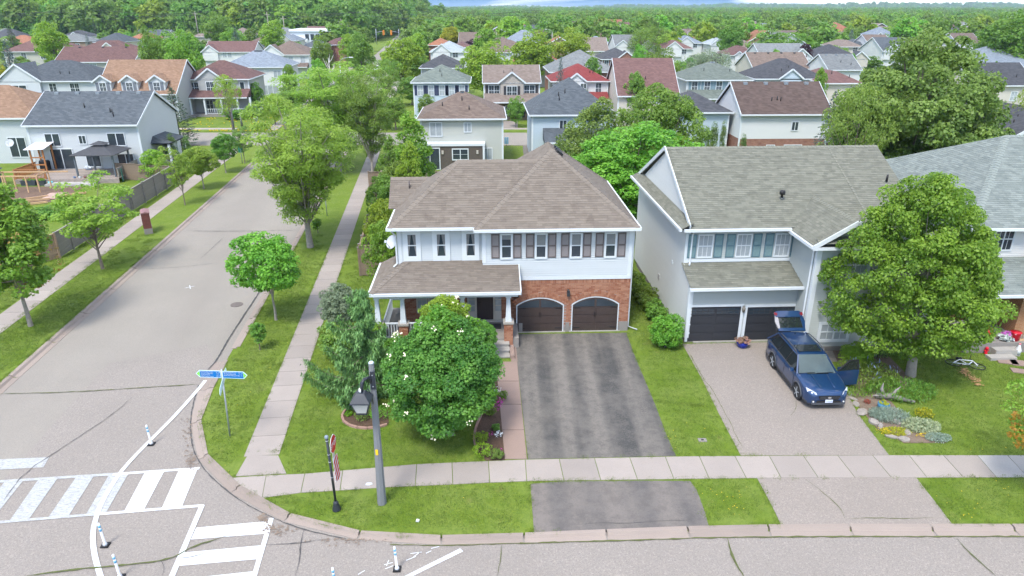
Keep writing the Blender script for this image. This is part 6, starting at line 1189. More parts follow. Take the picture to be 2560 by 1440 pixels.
# hand-placed mid trees
for key, px, D, top, w, mt, lab, sh in (('pine', 438, 84, 215, 120, 'pine', 'dark shaggy pine behind the light blue house', 'dark shaggy pine'), ('round1', 400, 118, 68, 88, 'mid', 'left one of the two tall ashes behind the maroon porch house', 'left tall ash'), ('round2', 465, 114, 76, 110, 'maple', 'right one of the two tall ashes behind the maroon porch house', 'right tall ash'),
    ('airy', 572, 93, 165, 74, 'lime', 'thin light green tree before the maroon roof porch house', 'thin porch-front tree'), ('round1', 640, 112, 205, 42, 'dark', 'dark rounded bush beside the pale roof white house', None), ('round3', 680, 100, 225, 60, 'lime', 'yellow-green shrubby tree at the corner lot fence', None), ('round2', 720, 110, 210, 70, 'mid', 'green shrubby tree right of the corner lot fence', None),
    ('round2', 808, 152, 92, 68, 'mid', 'green ash left of the bare white tree', None), ('round3', 800, 125, 135, 60, 'maple', 'cream-blossomed lilac right of the brown gable white house', None), ('round3', 723, 122, 150, 46, 'maple', 'cream-blossomed lilac before the brown gable white house', None), ('round1', 905, 150, 82, 80, 'mid', 'broad dark tree along the far side street', None), ('round1', 1010, 140, 96, 140, 'lime', 'light green tree beyond the navy shutter house, on its left', None), ('airy', 965, 118, 130, 90, 'mid', 'loose green tree over the far side street', None),
    ('round2', 1215, 128, 104, 150, 'lime', 'large lime green tree between navy shutter house and porch house', 'large lime tree'), ('round1', 1330, 150, 78, 130, 'lime', 'bright green tree behind the porch house roof', None), ('round2', 1430, 160, 70, 120, 'lime', 'bright lime tree beyond the pale blue spruce', None), ('round3', 1215, 190, 60, 90, 'maple', 'green tree beyond the large lime tree', None), ('round1', 1130, 240, 67, 72, 'yellow', 'golden yellow tree in the far centre', 'golden tree'),
    ('round3', 1478, 122, 130, 60, 'dark', 'dark small tree right of the red roof', None), ('round2', 1065, 99, 235, 60, 'mid', 'green shrub at the left wall of the navy shutter house', None), ('round3', 985, 96, 235, 80, 'mid', 'olive tree left of the navy shutter house', None), ('round1', 1460, 101, 222, 50, 'mid', 'small dark green ball tree under the red roof', None), ('round3', 1378, 100, 228, 34, 'locust', 'feathery tan shrub beside the porch house', None),
    ('willow', 1610, 210, 50, 110, 'mid', 'broad weeping willow in the far right centre', 'broad weeping willow'), ('round1', 1823, 200, 50, 78, 'dark', 'tall round dark tree above the far roofs', 'tall round dark tree'), ('willow', 1765, 130, 110, 140, 'willow', 'silver-grey Russian olive behind the five window house', 'silver olive tree'), ('round2', 1650, 128, 120, 90, 'mid', 'dark tree left of the silver olive', None), ('round1', 1600, 135, 112, 60, 'maple', 'green tree behind the gabled brick house', None),
    ('round3', 2008, 165, 99, 50, 'purple', 'dark purple-leaved plum tree before the long grey roof', 'purple plum tree'), ('round3', 1825, 92, 230, 34, 'lime', 'vivid lime cone-shaped tree right of the five window house', None), ('round2', 1930, 190, 72, 130, 'mid', 'wide green tree above the three gable house', None), ('round1', 1990, 210, 84, 100, 'maple', 'leafy tree behind the purple plum', None), ('round3', 2046, 105, 155, 44, 'maple', 'small green tree right of the narrow gable slate house', None), ('round1', 1940, 150, 124, 46, 'maple', 'round tree before the long grey roof house', None), ('round3', 2125, 140, 124, 40, 'maple', 'small tree before the charcoal bungalow', None),
    ('spruce', 2125, 260, 72, 46, 'spruce', 'grey-blue spruce pair beyond the charcoal bungalow', None), ('round1', 2500, 150, 28, 160, 'dark', 'big dark tree at the upper right edge', 'big upper right tree'), ('airy', 2535, 60, 178, 80, 'lime', 'lime tree at the right edge before the charcoal gable', None), ('round2', 2400, 120, 127, 70, 'mid', 'green tree right of the huge oak top', None), ('round1', 2478, 115, 155, 40, 'dark', 'small ball tree before the wide blue-grey hip roof', None), ('round2', 2290, 150, 97, 60, 'mid', 'dark tree directly above the huge oak', None),
    ('round2', 1290, 98, 240, 50, 'mid', 'small tree on the cross street lawn before the porch house', None), ('round1', 1180, 92, 232, 60, 'maple', 'green tree on the cross street right of the navy shutter house', None), ('round3', 1590, 100, 165, 70, 'mid', 'mid green tree in front of the rust brown roof', None), ('round1', 870, 108, 190, 110, 'mid', 'full green tree at the far side street corner', None), ('round1', 140, 175, 55, 100, 'lime', 'broad bright tree above the upper left maroon roof', 'broad bright hill-foot tree'), ('round3', 168, 118, 203, 50, 'maple', 'small tree before the broad gable slate house', None), ('round3', 60, 148, 132, 60, 'mid', 'green tree before the upper left maroon house', None), ('round3', 198, 130, 158, 40, 'purple', 'purple-leaved shrub before the long maroon roof', None), ('round1', 5, 120, 155, 50, 'yellow', 'yellowish tree at the left edge', None), ('spruce', 222, 230, 83, 30, 'spruce', 'blue spruce at the hill foot', None), ('spruce', 40, 190, 62, 60, 'pine', 'dark spruce at the upper left', None),
    ('round2', 585, 230, 70, 80, 'maple', 'light tree cluster beyond the maroon white gable house', None), ('round1', 685, 235, 50, 78, 'lime', 'rounded light green tree left of the modern building', None), ('round3', 875, 200, 75, 60, 'lime', 'light conical tree right of the modern building', None), ('spruce', 875, 250, 62, 24, 'spruce', 'small blue spruce right of the modern building', None), ('round2', 550, 260, 30, 90, 'mid', 'tree standing before the hill, left of centre', None), ('round1', 330, 160, 110, 30, 'mid', 'narrow tree beside the tall slate house', None), ('round1', 20, 210, 90, 90, 'mid', 'round tree at the far left beyond the maroon roof', None)):
    nm = 'conifer' if key in ('pine', 'spruce') else 'tree'
    treepx(key, px, 0, top, w, lab, D=D, mat=mt, short=sh, name=nm, cat=nm)
# shrubs around the corner-lot porch and rear yards
for i, (px, py, h, w, mt, lab) in enumerate(((590, 298, 1.6, 3.2, 'dark', 'dark bush before the white porch railing'), (632, 292, 1.8, 2.4, 'mid', 'round bush at the right end of the white porch'), (120, 545, 1.0, 2.6, 'dark', 'low spreading juniper in the vegetable garden behind the deck'), (610, 230, 2, 4, 'dark', 'dark hedge bush by the pale roof white house'), (1100, 318, 0.9, 1.6, 'willow', 'pale grass clump on the lawn beyond the cross street'), (2140, 905, .9, 1.8, 'lime', 'low shrub under the bay window beside the car'))):
    shrub('shrub2', px, py, h, w, lab, mt)
# bare white tree
bt = thing('bare_tree', ((827-1280)/FPX*zcam(126, 3), 126, 0), 0, 'bare bleached tree without leaves beside the far side street', 'tree'); m = MB(); rg = random.Random(8); m.tube([(0, 0, 0), (.1, 0, 3), (0, 0, 7.5)], [.2, .13, .03], 6); m.put('trunk', M('bleached_wood', (.52, .50, .48), .8, .15), bt)
for i in range(13):
    z = 1.8+i*.4; a = rg.random()*6.28; L = rg.uniform(1.6, 3)*(1-i*.04); MB().tube([(0, 0, z), (cos(a)*L*.4, sin(a)*L*.4, z+L*.45), (cos(a)*L*.75, sin(a)*L*.75, z+L*1.1)], [.07, .045, .012], 5).put('limb', M('bleached_wood', (.52, .50, .48), .8, .15), bt)
# ------------------------------------------------------------------ far trees, woods, hills
rg = random.Random(12); AUTOT = []
def blocked(x, y, r):
    u, v = proj(x, y, 0)
    for h in HREC:
        if h[5]-r*.6 < y < h[5]+13 and abs(x-h[4]) < h[6]/2+r*.55: return True
    s = SP(0, y)[0]; return abs(x-s) < 9 or (83 < y < 96)
FORB = lambda x, y: (y > 345 and x < -66)
nT = 0
for _ in range(20000):
    if nT >= 225: break
    y = 98+(_/20000)**1.0*0+rg.random()**.8*300; x = rg.uniform(-.78, .78)*y; W = rg.uniform(5, 9); H = W*rg.uniform(.85, 1.1)
    if y > 340 and x < -60: continue
    if blocked(x, y, W/2) or any((x-t[0])**2+(y-t[1])**2 < ((W+t[3])*.36)**2 for t in TREES): continue
    u, v = proj(x, y, H)
    if u < -20 or u > 2580: continue
    # leave the roofs of the hand-placed houses in front of it in view: trees must not stand before them
    if any(h[5] > y and h[5]-y < 45 and h[0]-4 < u < h[2]+4 and v < h[3] for h in HREC[:75]): continue
    mt, ad = rg.choice([('mid', 'mid green'), ('maple', 'bright green'), ('dark', 'dark green'), ('lime', 'light green'), ('mid', 'mid green'), ('oak', 'olive'), ('willow', 'silvery') if rg.random() < .3 else ('dark', 'dark green'), ('purple', 'purple-leaved') if rg.random() < .35 else ('mid', 'mid green')])
    key, sh = rg.choice([('round1', 'round'), ('round2', 'round'), ('round3', 'egg-shaped'), ('oval', 'tall oval'), ('airy', 'airy'), ('spruce', 'conical') if rg.random() < .5 else ('round1', 'round')])
    if key == 'spruce': mt, ad = rg.choice([('spruce', 'blue-grey'), ('pine', 'dark')]); H = W*1.5
    if mt in ('willow', 'purple'): W *= .8; H *= .75
    if y > 210 and key != 'spruce': key = 'far%d' % rg.randrange(3)
    o = tree(key, x, y, H, W, 'x', mt, name='conifer' if mt in ('spruce', 'pine') else 'tree', cat='conifer' if mt in ('spruce', 'pine') else 'tree', z=0); AUTOT.append((o, f"{ad} {sh} tree", x, y)); nT += 1
# automatic labels: look + nearest landmark, ordinals for look-alikes
def autolabel(L, verb):
    G_ = {}
    for o, look, x, y in L:
        u, v = proj(x, y, 4); lm = min(LAND, key=lambda l: (l[1]-u)**2+((l[2]-v)*4)**2); du, dv = u-lm[1], v-lm[2]
        rel = 'right of' if du > 22 else 'left of' if du < -22 else 'beyond' if dv < 0 else 'in front of'
        G_.setdefault((look, rel, lm[0]), []).append((u, o))
    for (look, rel, lm), it in G_.items():
        it.sort(key=lambda t: t[0]); n = len(it)
        for i, (u, o) in enumerate(it):
            pre = '' if n == 1 else ['left ', 'right '][i] if n == 2 else ['leftmost ', 'second from left ', 'third from left ', 'fourth from left ', 'fifth from left ', 'sixth from left ', 'seventh from left '][min(i, 6)]
            o['label'] = f"{pre}{look}{verb if rel == 'beyond' else ''} {rel} the {lm}"[:160]
            if rel == 'beyond': o['label'] = f"{pre}{look} just beyond the {lm}"
            if len(o['label'].split()) > 16: o['label'] = ' '.join([w for w in o['label'].split() if w not in ('the', 'just', 'walls', 'roof', 'wide')][:16])
autolabel(AUTOH, ''); autolabel(AUTOT, '')
# prototypes for the woods (kept out of the scene collection; instanced only)
fp_ = []
for i, mt in ((0, 'dark'), (1, 'mid'), (2, 'maple'), (0, 'mid'), (1, 'lime'), (2, 'oak')):
    me = PR['far%d' % i][2][0].copy(); me.materials.clear(); me.materials.append(LM[mt]); fp_.append(bpy.data.objects.new('tree_crown', me))
def hillz(x, y):
    if y < 340 or x > -60: return 0.0
    a = min(1, (y-340)/150)*min(1, max(0, (-62-x)/45)); return 15*a*a*(3-2*a)
mb = MB(); xs = list(range(-900, -50, 25)); yl = list(range(335, 760, 25))
for i in range(len(xs)-1):
    for j in range(len(yl)-1):
        q = [(xs[i+a], yl[j+b]) for a, b in ((0, 0), (1, 0), (1, 1), (0, 1))]; mb.face([(a, b, hillz(a, b)+.02) for a, b in q], smooth=True)
mb.put('hill', GRASS, kind='structure')
pts = []; rg = random.Random(31)
for _ in range(5200):
    y = rg.uniform(352, 720); x = rg.uniform(-.85*y, -68); 
    if x > -74-(y-352)*.02 and rg.random() < .5: continue
    pts.append((x, y, hillz(x, y)-1, rg.random()*6.28, rg.choice([.7, 1, 1.3, 1.7])*rg.uniform(.85, 1.15)*(1.05 if y < 420 else 1), rg.choices(range(6), (7, 3, .7, 2.5, .3, .8))[0]))
gn_scatter('wooded_hill_trees', pts, fp_, label='dense dark wood of tall trees covering the hill at the upper left')
pts = []
for _ in range(26000):
    y = 235+rg.random()**1.25*2650; x = rg.uniform(-.80, .80)*y
    if FORB(x, y) and y < 740: continue
    if y < 460 and (blocked(x, y, 3) or rg.random() < .7): continue
    if x < -60 and y < 352: continue
    if abs(x-SP(0, y)[0]) < 8 and y < 600: continue
    pts.append((x, y, -.5, rg.random()*6.28, rg.choice([.45, .7, .9, 1.15])*rg.uniform(.85, 1.1)*(1+min(.3, max(0, y-800)/4000)), rg.choices(range(6), (2, 5, 3, 4, 2, 1.5))[0]))
gn_scatter('far_treetops', pts, fp_, label='mass of treetops running over the far suburb to the horizon')
def ridge(name, y0, x0, x1, hf, mat, step=40):
    mb = MB(); n = int((x1-x0)/step)
    for i in range(n):
        a, b = x0+i*step, x0+(i+1)*step
        for (ya, fa), (yb, fb) in (((y0, 0), (y0+250, .7)), ((y0+250, .7), (y0+520, 1)), ((y0+520, 1), (y0+1100, 0))):
            mb.face([(a, ya, hf(a)*fa), (b, ya, hf(b)*fa), (b, yb, hf(b)*fb), (a, yb, hf(a)*fb)], 0, .5, True)
    return mb.put(name, mat, kind='structure')
HILLM = M('distant_wooded_hills', (.06, .115, .035), .95, .45, .02, tv=0)
def hm():
    m = NM('distant_woodland'); p = m.pos(); n = m.noise(.05, 4, p, .7); n2 = m.noise(.004, 3, p); c = m.mix(m.ramp(n, [(.35, 0.), (.65, 1.)]), (.03, .07, .02), (.09, .16, .035)); c = m.mix(m.ramp(n2, [(.4, 0.), (.7, .6)]), c, (.10, .16, .06)); m.bsdf(c, .95, m.bump(n, 1, 6), spec=.1); return m.m
HILLM = hm(); sn = lambda x, a, b: sin(x*a+b)
ridge('far_hills', 3000, -2600, 2700, lambda x: max(2, 6+4*sn(x, .0035, 1)+3*sn(x, .011, 2)+2.5*sn(x, .05, 0)+(16 if x > 300 else 0)*min(1, (x-300)/600 if x > 300 else 0)), HILLM)
ridge('far_hills', 4600, -3600, 4200, lambda x: max(2, 18+9*sn(x, .0021, 3)+5*sn(x, .007, 1)+2*sn(x, .03, 0)+(10 if x > 800 else 0)), HILLM, 60)
ridge('wooded_ridge', 1500, -1500, -180, lambda x: max(1, 15*min(1, (-180-x)/110)+6*sn(x, .02, 1)), HILLM, 30)
pts = []
for _ in range(7000):
    x = rg.uniform(-1300, -185) if _ % 2 else rg.uniform(-2300, 2400); y = rg.uniform(1500, 2040) if _ % 2 else rg.uniform(3000, 3540); f = min(1, (y-(1500 if _ % 2 else 3000))/520)
    z = (15*min(1, (-180-x)/110)+6*sn(x, .02, 1))*f if _ % 2 else (6+4*sn(x, .0035, 1)+3*sn(x, .011, 2)+(16*min(1, (x-300)/600) if x > 300 else 0))*f
    pts.append((x, y, z-4, rg.random()*6.28, rg.uniform(.8, 1.3)*(1 if _ % 2 else 1.5), rg.choices(range(6), (2, 5, 3, 4, 2, 1.5))[0]))
gn_scatter('far_hill_trees', pts, fp_, label='distant trees on the low hills along the horizon')

HZ = NM('haze'); pv = HZ.n('ShaderNodeVolumePrincipled', {'Color': (.62, .80, 1.0), 'Density': .00013, 'Anisotropy': .2}); HZ.nt.links.new(pv.outputs[0], HZ.out.inputs['Volume'])
MB().box(-5200, 5200, -60, 6200, -1.5, 42).put('haze', HZ.m, kind='stuff')
# ------------------------------------------------------------------ street furniture
def textmesh(s, size, mat, depth=.004, align='CENTER'):
    c = bpy.data.curves.new('txt', 'FONT'); c.body = s; c.size = size; c.align_x = align; c.align_y = 'CENTER'; c.extrude = depth
    o = bpy.data.objects.new('txt', c); COL.objects.link(o); bpy.context.view_layer.update(); me = bpy.data.meshes.new_from_object(o.evaluated_get(bpy.context.evaluated_depsgraph_get())); bpy.data.objects.remove(o); me.materials.clear(); me.materials.append(mat)
    me.name = 'lettering'; return me
PWHITE = M('reflective_white', (.62, .64, .66), .4, .03); RED = M('sign_red', (.55, .012, .02), .4, .08); SIGNBLUE = M('sign_blue', (.0, .14, .42), .4, .05); SIGNGREEN = M('sign_green', (.22, .55, .08), .4, .05); SGREY = M('galvanised_steel', (.36, .39, .42), .45, .1, 5, .4)
CPOLE = concrete_mat('weathered_pole', (.18, .19, .20)); BLK = M('black_painted_post', (.03, .035, .045), .4, .15)
# lamp pole at the corner
x, y = G(955, 1258, .1); lp = thing('street_lamp', (x, y, .1), 0, 'tall grey octagonal pole with black lantern beside the front pavement', 'street lamp'); LAND.append(('street lamp', 945, 1080))
zt = PD(933, 908, y)[1]-.1; m = MB().tube([(0, 0, -.1), (0, 0, 0), (.03, 0, zt*.5), (.04, 0, zt)], [.155, .155, .12, .088], 8, smooth=False); m.put('pole', CPOLE, lp)
MB().tube([(.04, 0, zt), (.04, 0, zt+.05)], [.094, .07], 10).put('pole_cap', M('cap_metal', (.45, .55, .62), .4), lp); MB().box(.0, .14, -.13, -.07, zt-.85, zt-.25).put('bracket', BLK, lp)
for z in (zt-.35, zt-.75): MB().tube([(.07, -.15, z), (.07, -.12, z)], .02, 6).put('bolt', SGREY, lp)
lx, ly = -.26, -.42
MB().tube([(.03, -.05, zt-.7), (-.02, -.15, zt-.42), (-.14, -.34, zt-.38), (lx+.06, ly, zt-.45), (lx+.02, ly, zt-.8)], .055, 8).put('arm', BLK, lp); MB().tube([(.03, -.05, zt-1.5), (.0, -.2, zt-1.0), (-.06, -.28, zt-.75)], .02, 6).put('brace', BLK, lp)
zl = zt-1.02; V = [(lx+sx*w, ly+sy*w, zl+z) for z, w in ((.25, .12), (.21, .15), (0, .30), (-.04, .31), (-.04, .27), (-.42, .16), (-.45, .165), (-.47, .165)) for sx, sy in ((-1, -1), (1, -1), (1, 1), (-1, 1))]
def boxes(V, a, b): return [(4*i+j, 4*i+(j+1) % 4, 4*i+4+(j+1) % 4, 4*i+4+j) for i in range(a, b) for j in range(4)]
MB().mesh(V[:20], boxes(V, 0, 4)+[(3, 2, 1, 0)]).put('lantern_roof', BLK, lp); MB().mesh(V[24:32], boxes(V, 0, 1)+[(0, 1, 2, 3), (4, 7, 6, 5)]).put('lantern_base', BLK, lp)
MB().mesh([(lx+sx*w, ly+sy*w, zl+z) for z, w in ((-.04, .262), (-.42, .152)) for sx, sy in ((-1, -1), (1, -1), (1, 1), (-1, 1))], [(0, 1, 5, 4), (1, 2, 6, 5), (2, 3, 7, 6), (3, 0, 4, 7)]).put('lantern_glass', M('frosted_glass', (.42, .43, .42), .25, .1), lp)
for sx, sy in ((-1, -1), (1, -1), (1, 1), (-1, 1)): MB().tube([(lx+sx*.268, ly+sy*.268, zl-.04), (lx+sx*.157, ly+sy*.157, zl-.43)], .014, 4).put('lantern_edge', BLK, lp)
MB().lathe([(.05, 0), (.06, .05), (.055, .12), (.02, .15)], 10, (lx, ly, zl+.24)).put('sensor_cap', PWHITE, lp); MB().box(-.03, .05, -.16, -.14, 2.05, 2.25).put('tag', M('yellow_tag', (.75, .5, .02)), lp)
# stop sign
x, y = G(842, 1274, .1); ss = thing('stop_sign', (x, y, .1), 0, 'red stop sign above a red and white striped board on a black post', 'stop sign'); ss.rotation_euler = (0, rad(-1.2), 0)
MB().lathe([(.15, 0), (.145, .04), (.085, .26), (.09, .3), (.06, .33), (.05, .36)], 12).put('base', BLK, ss); zt = 2.8; MB().tube([(0, 0, .3), (0, 0, zt)], .042, 10).put('post', BLK, ss); MB().lathe([(.045, 0), (.065, .03), (.06, .09), (.02, .12)], 10, (0, 0, zt)).put('finial', M('grey_finial', (.2, .25, .3), .4), ss)
rt = rad(88); oc = [(.32*cos(rad(22.5+45*k)), .32*sin(rad(22.5+45*k))) for k in range(8)]
so = MB().mesh([(a, .0, b) for a, b in oc]+[(a, .012, b) for a, b in oc], [tuple(range(8))]+[(k, k+8, (k+1) % 8+8, (k+1) % 8) for k in range(8)]+[tuple(range(15, 7, -1))]).put('sign_face', PWHITE, ss, loc=(.06+.08, .14, zt-.30), rot=(0, 0, rt))
MB().face([(a*.93, -.005, b*.93) for a, b in oc]).put('red_face', RED, so); put('lettering', textmesh('STOP', .235, PWHITE), so, (0, -.010, 0), (pi/2, 0, 0))
bo = MB().box(-.15, .15, 0, .012, -.46, .46).put('striped_board', PWHITE, ss, loc=(.09+.06, .13, zt-1.22), rot=(0, 0, rad(76)))
for k in range(5):
    z = -.46+k*.2; poly_ = clip(clip([(-.15, z-.17), (.15, z+.13), (.15, z+.24), (-.15, z-.06)], 0, 1, -.46), 0, -1, -.46)
    if len(poly_) > 2: MB().face([(a, -.004, b) for a, b in poly_]).put('red_stripe', RED, bo)
MB().box(-.1, .1, 0, .01, -.1, .1).put('small_plate', M('faded_plate', (.5, .48, .42)), ss, loc=(.12, .1, zt-.68), rot=(0, 0, rt))
for z in (zt-.1, zt-.62, zt-.9, zt-1.5): MB().lathe([(.048, 0), (.048, .03)], 10, (0, 0, z)).put('clamp', SGREY, ss)
# blue bicycle route sign
x, y = G(575, 1090, .1); bs = thing('route_sign', (x, y, .1), 0, 'blue bicycle route sign with green arrow tips on a grey pole by the kerb', 'signpost'); bs.rotation_euler = (0, rad(2.5), 0); LAND.append(('route sign', 570, 940))
H = 2.95; MB().tube([(0, 0, 0), (0, 0, H)], .032, 8).put('pole', SGREY, bs)
def blade(loc, rz, mir, lines, nm='arrow_panel'):
    W, h = .92, .30; P = [(.03, -h/2), (W-.1, -h/2), (W+.04, 0), (W-.1, h/2), (.03, h/2)]; s = -1 if mir else 1
    def F(P, y): P = [(s*a, y, b) for a, b in P]; return P if s > 0 else P[::-1]
    o = MB().mesh(F(P, 0)+F(P, .01), [(0, 1, 2, 3, 4), (9, 8, 7, 6, 5)]+[(k, k+5, (k+1) % 5+5, (k+1) % 5) for k in range(5)]).put(nm, M('sign_border', (.60, .80, .86), .4, .03), bs, loc=loc, rot=(0, 0, rz))
    MB().face(F([(.045, -h/2+.018), (W-.115, -h/2+.018), (W-.115, h/2-.018), (.045, h/2-.018)], -.003)).put('blue_face', SIGNBLUE, o); MB().face(F([(W-.11, -h/2+.025), (W+.015, 0), (W-.11, h/2-.025)], -.003)).put('green_tip', SIGNGREEN, o)
    for i, (t, q) in enumerate(lines):
        z = h/2-.055-i*.062; x0 = .06+(.03 if i else 0); put('lettering', textmesh(t, .052, PWHITE, .001, 'LEFT'), o, ((x0 if s > 0 else -W+.13+(.03 if i else 0)), -.006, z), (pi/2, 0, 0)); put('lettering', textmesh(q, .048, PWHITE, .001, 'LEFT'), o, ((W-.28 if s > 0 else -.2), -.006, z), (pi/2, 0, 0))
blade((0, -.04, H-.20), 0, False, (('Residential Bike Route', 'km  min'), ('Thompson Bike Lane', '1.0  4'), ('James Snow Parkway Trail', '2.5  10'))); blade((0, -.04, H-.20), 0, True, (('Residential Bike Route', 'km  min'), ('Laurier Av Bike Lane', '1.2  5'), ('St Louis School', '1.4  6'), ('Milton Sports Centre', '2.0  8')))
blade((0, 0, H-.52), rad(-76), False, (('Residential Bike Route', 'km'),)); blade((0, 0, H-.52), rad(-76), True, (('Residential Bike Route', 'km'),))
# delineator posts
def post(px, py, label):
    x, y = G(px, py, .02); p = thing('delineator_post', (x, y, .02), 0, label, 'delineator post', 'white delineator posts on the corner'); b = MB().prism([(.16*cos(a), .16*sin(a)) for a in (.5, 2.07, 3.64, 5.21)], .0, .045); b.put('base', BLACK, p)
    MB().lathe([(.075, .04), (.06, .1), (.038, .13), (.038, .86), (.02, .885)], 10).put('post', PWHITE, p); m = MB()
    for z in (.58, .72): MB().lathe([(.0395, 0), (.0395, .08)], 10, (0, 0, z)).put('blue_band', M('pale_blue_band', (.13, .36, .55), .4), p)
    p.rotation_euler = (0, rad(-2), .3)
post(379, 1111, 'white delineator post with blue bands, on the curve above the crosswalk'); post(264, 1364, 'white delineator post with blue bands, inside the curve below the crosswalk'); post(301, 1444, 'white delineator post cut by the bottom edge below the crosswalk'); post(993, 1424, 'white delineator post with black base below the corner kerb'); post(841, 1478, 'white delineator post top at the bottom edge left of the full one')
# community mailbox
x, y = G(372, 580, .1); mbx = thing('mailbox', (x, y, .1), SA+rad(-20), 'brown community mailbox cabinet on a concrete base with white notices', 'mailbox'); mbx.rotation_euler.z = rad(-62); LAND.append(('mailbox', 370, 550))
BRN = M('brown_mailbox_metal', (.13, .045, .04), .45, .2, 6); MB().box(-.62, .62, -.28, .28, 0, .42).put('base', CONCG, mbx); MB().box(-.6, .6, -.26, .26, .42, 1.55).put('cabinet', BRN, mbx); MB().prism([(-.30, 0), (.30, 0), (.30, .05), (0, .13), (-.30, .05)], -.63, .63).put('roof', M('mailbox_roof', (.22, .11, .11), .5, .15), mbx, loc=(0, 0, 1.55), rot=(pi/2, 0, pi/2))
for i in range(3):
    d = MB().box(-.185, .185, -.285, -.26, .47, 1.5).put('door', BRN, mbx, loc=(-.4+i*.4, 0, 0)); MB().box(.12, .14, -.3, -.28, .95, 1.05).put('handle', SGREY, d)
for a, b, c, e in ((-.45, .98, .12, .16), (-.1, 1.33, .09, .16), (.02, 1.36, .05, .12)): MB().box(a, a+c, -.292, -.286, b, b+e).put('notice', PWHITE, mbx)
for a, b, c, e in ((-.2, 1.15, .17, .2), (.02, 1.1, .13, .09), (-.1, .85, .1, .07)): MB().box(-.604, -.6, a, a+c, b, b+e).put('notice', PWHITE, mbx)
# ------------------------------------------------------------------ the blue car
CB = NM('dark_blue_car_paint'); CB.bsdf((.010, .042, .125), .28, None, .35, .5, **{'Coat Weight': 1.0, 'Coat Roughness': .04}); CB = CB.m; CLAD = M('grey_plastic_cladding', (.06, .065, .075), .6, .1); CGL = glassmat('car_glass', (.012, .016, .018), .04); CHR = M('bright_metal', (.6, .62, .65), .2, .05, metal=.8)
car = thing('parked_car', (12.98, 27.15, .112), rad(1.5), 'dark blue station wagon with raised tailgate and open driver door on the driveway', 'car'); LAND.append(('blue car', 2010, 900))
def body():
    yf, yr, R, wz = -1.46, 1.29, .40, .36; ys = sorted(set([-2.42, -2.36, -2.26, -2.1, -2.0, -.9, -.4, .2, .7, 1.9, 2.1, 2.25, 2.36, 2.42]+[round(c+R*cos(pi*k/10), 3) for c in (yf, yr) for k in range(11)])); rows = []
    def it(t, x):
        for (a, b), (c, d) in zip(t, t[1:]):
            if x <= c: return b+(d-b)*(x-a)/(c-a)
        return t[-1][1]
    for y in ys:
        w = it([(-2.42, .70), (-2.36, .80), (-2.26, .88), (-2.05, .955), (-1.7, .985), (-1, 1), (1.7, 1), (2.1, .97), (2.36, .90), (2.42, .84)], y)*.93; zt = it([(-2.42, .66), (-2.36, .76), (-2.26, .82), (-2.0, .90), (-1.6, .955), (-1.1, 1.02), (-.4, 1.0), (1.6, 1.03), (2.3, 1.02), (2.42, .92)], y)
        zb = .24
        for c in (yf, yr):
            if abs(y-c) <= R+1e-6: zb = max(zb, wz+sqrt(max(0, R*R-(y-c)**2))*.98)
        if y < -2.3: zb = .30
        P = [(.6*w, zb), (.985*w, zb)]+[(w*k, zb+(zt-zb)*f) for k, f in ((1.0, .22), (.985, .5), (.995, .74), (.965, .93))]+[(w*.86, zt+.0), (w*.5, zt+.035), (0, zt+.045)]
        rows.append([(a, y, b) for a, b in P])
    m = MB(); n = len(rows[0])
    for s in (1, -1):
        for i in range(len(rows)-1):
            for j in range(n-1):
                q = [rows[i][j], rows[i+1][j], rows[i+1][j+1], rows[i][j+1]]; q = [(s*a, b, c) for a, b, c in q]; mi = 1 if (j < 2 and rows[i][1][2] < .3) or j == 0 else 0
                if rows[i+1][0][1] > -1.15 and rows[i][0][1] < 2.2 and j == n-2: continue
                m.face(q if s > 0 else q[::-1], mi, .5, True)
    for r in (rows[0], rows[-1]): m.face([(a, b, c) for a, b, c in r]+[(-a, b, c) for a, b, c in r[::-1]], 0)
    return m
bm_ = body(); bd = bm_.data('body', CB, CLAD)
me = bd; import bmesh as _bm
b_ = _bm.new(); b_.from_mesh(me); _bm.ops.remove_doubles(b_, verts=b_.verts, dist=.0005); _bm.ops.recalc_face_normals(b_, faces=b_.faces); b_.to_mesh(me); b_.free(); put('body', me, car)
MB().box(-.72, .72, -2.1, 2.2, .26, .80).put('floor', BLACK, car); MB().box(-.80, .80, -1.1, -.75, .80, .99).put('dashboard', BLACK, car)
for x in (-.38, .38):
    for y in (.0, .95): MB().box(x-.25, x+.25, y-.25, y+.25, .6, .85).box(x-.24, x+.24, y+.15, y+.32, .8, 1.32).put('seat', M('grey_car_seat', (.07, .07, .075), .8), car)
mt_ = MB(); mt_.tube([(.38+.17*cos(a*pi/6), -.55+.05*sin(a*pi/6), .98+.17*sin(a*pi/6)) for a in range(13)], .015, 6); mt_.put('steering_wheel', BLACK, car)
rf = [(-.62, 1.56), (.62, 1.56)]; mR = MB(); secs = [(-.42, .60, 1.575), (-.1, .64, 1.625), (.6, .66, 1.65), (1.3, .645, 1.64), (1.75, .61, 1.60)]
for (ya, wa, za), (yb, wb, zb2) in zip(secs, secs[1:]):
    for s in (1, -1):
        for f0, f1, d0, d1 in ((0, .55, 0, -.012), (.55, .9, -.012, -.035), (.9, 1.04, -.035, -.075)):
            q = [(s*wa*f0, ya, za+d0), (s*wa*f1, ya, za+d1), (s*wb*f1, yb, zb2+d1), (s*wb*f0, yb, zb2+d0)]; mR.face(q if s > 0 else q[::-1], 0, .5, True)
mR.put('roof', CB, car); MB().face([(-.50, -.25, 1.622), (.50, -.25, 1.622), (.52, .35, 1.652), (-.52, .35, 1.652)]).put('sunroof', CGL, car)
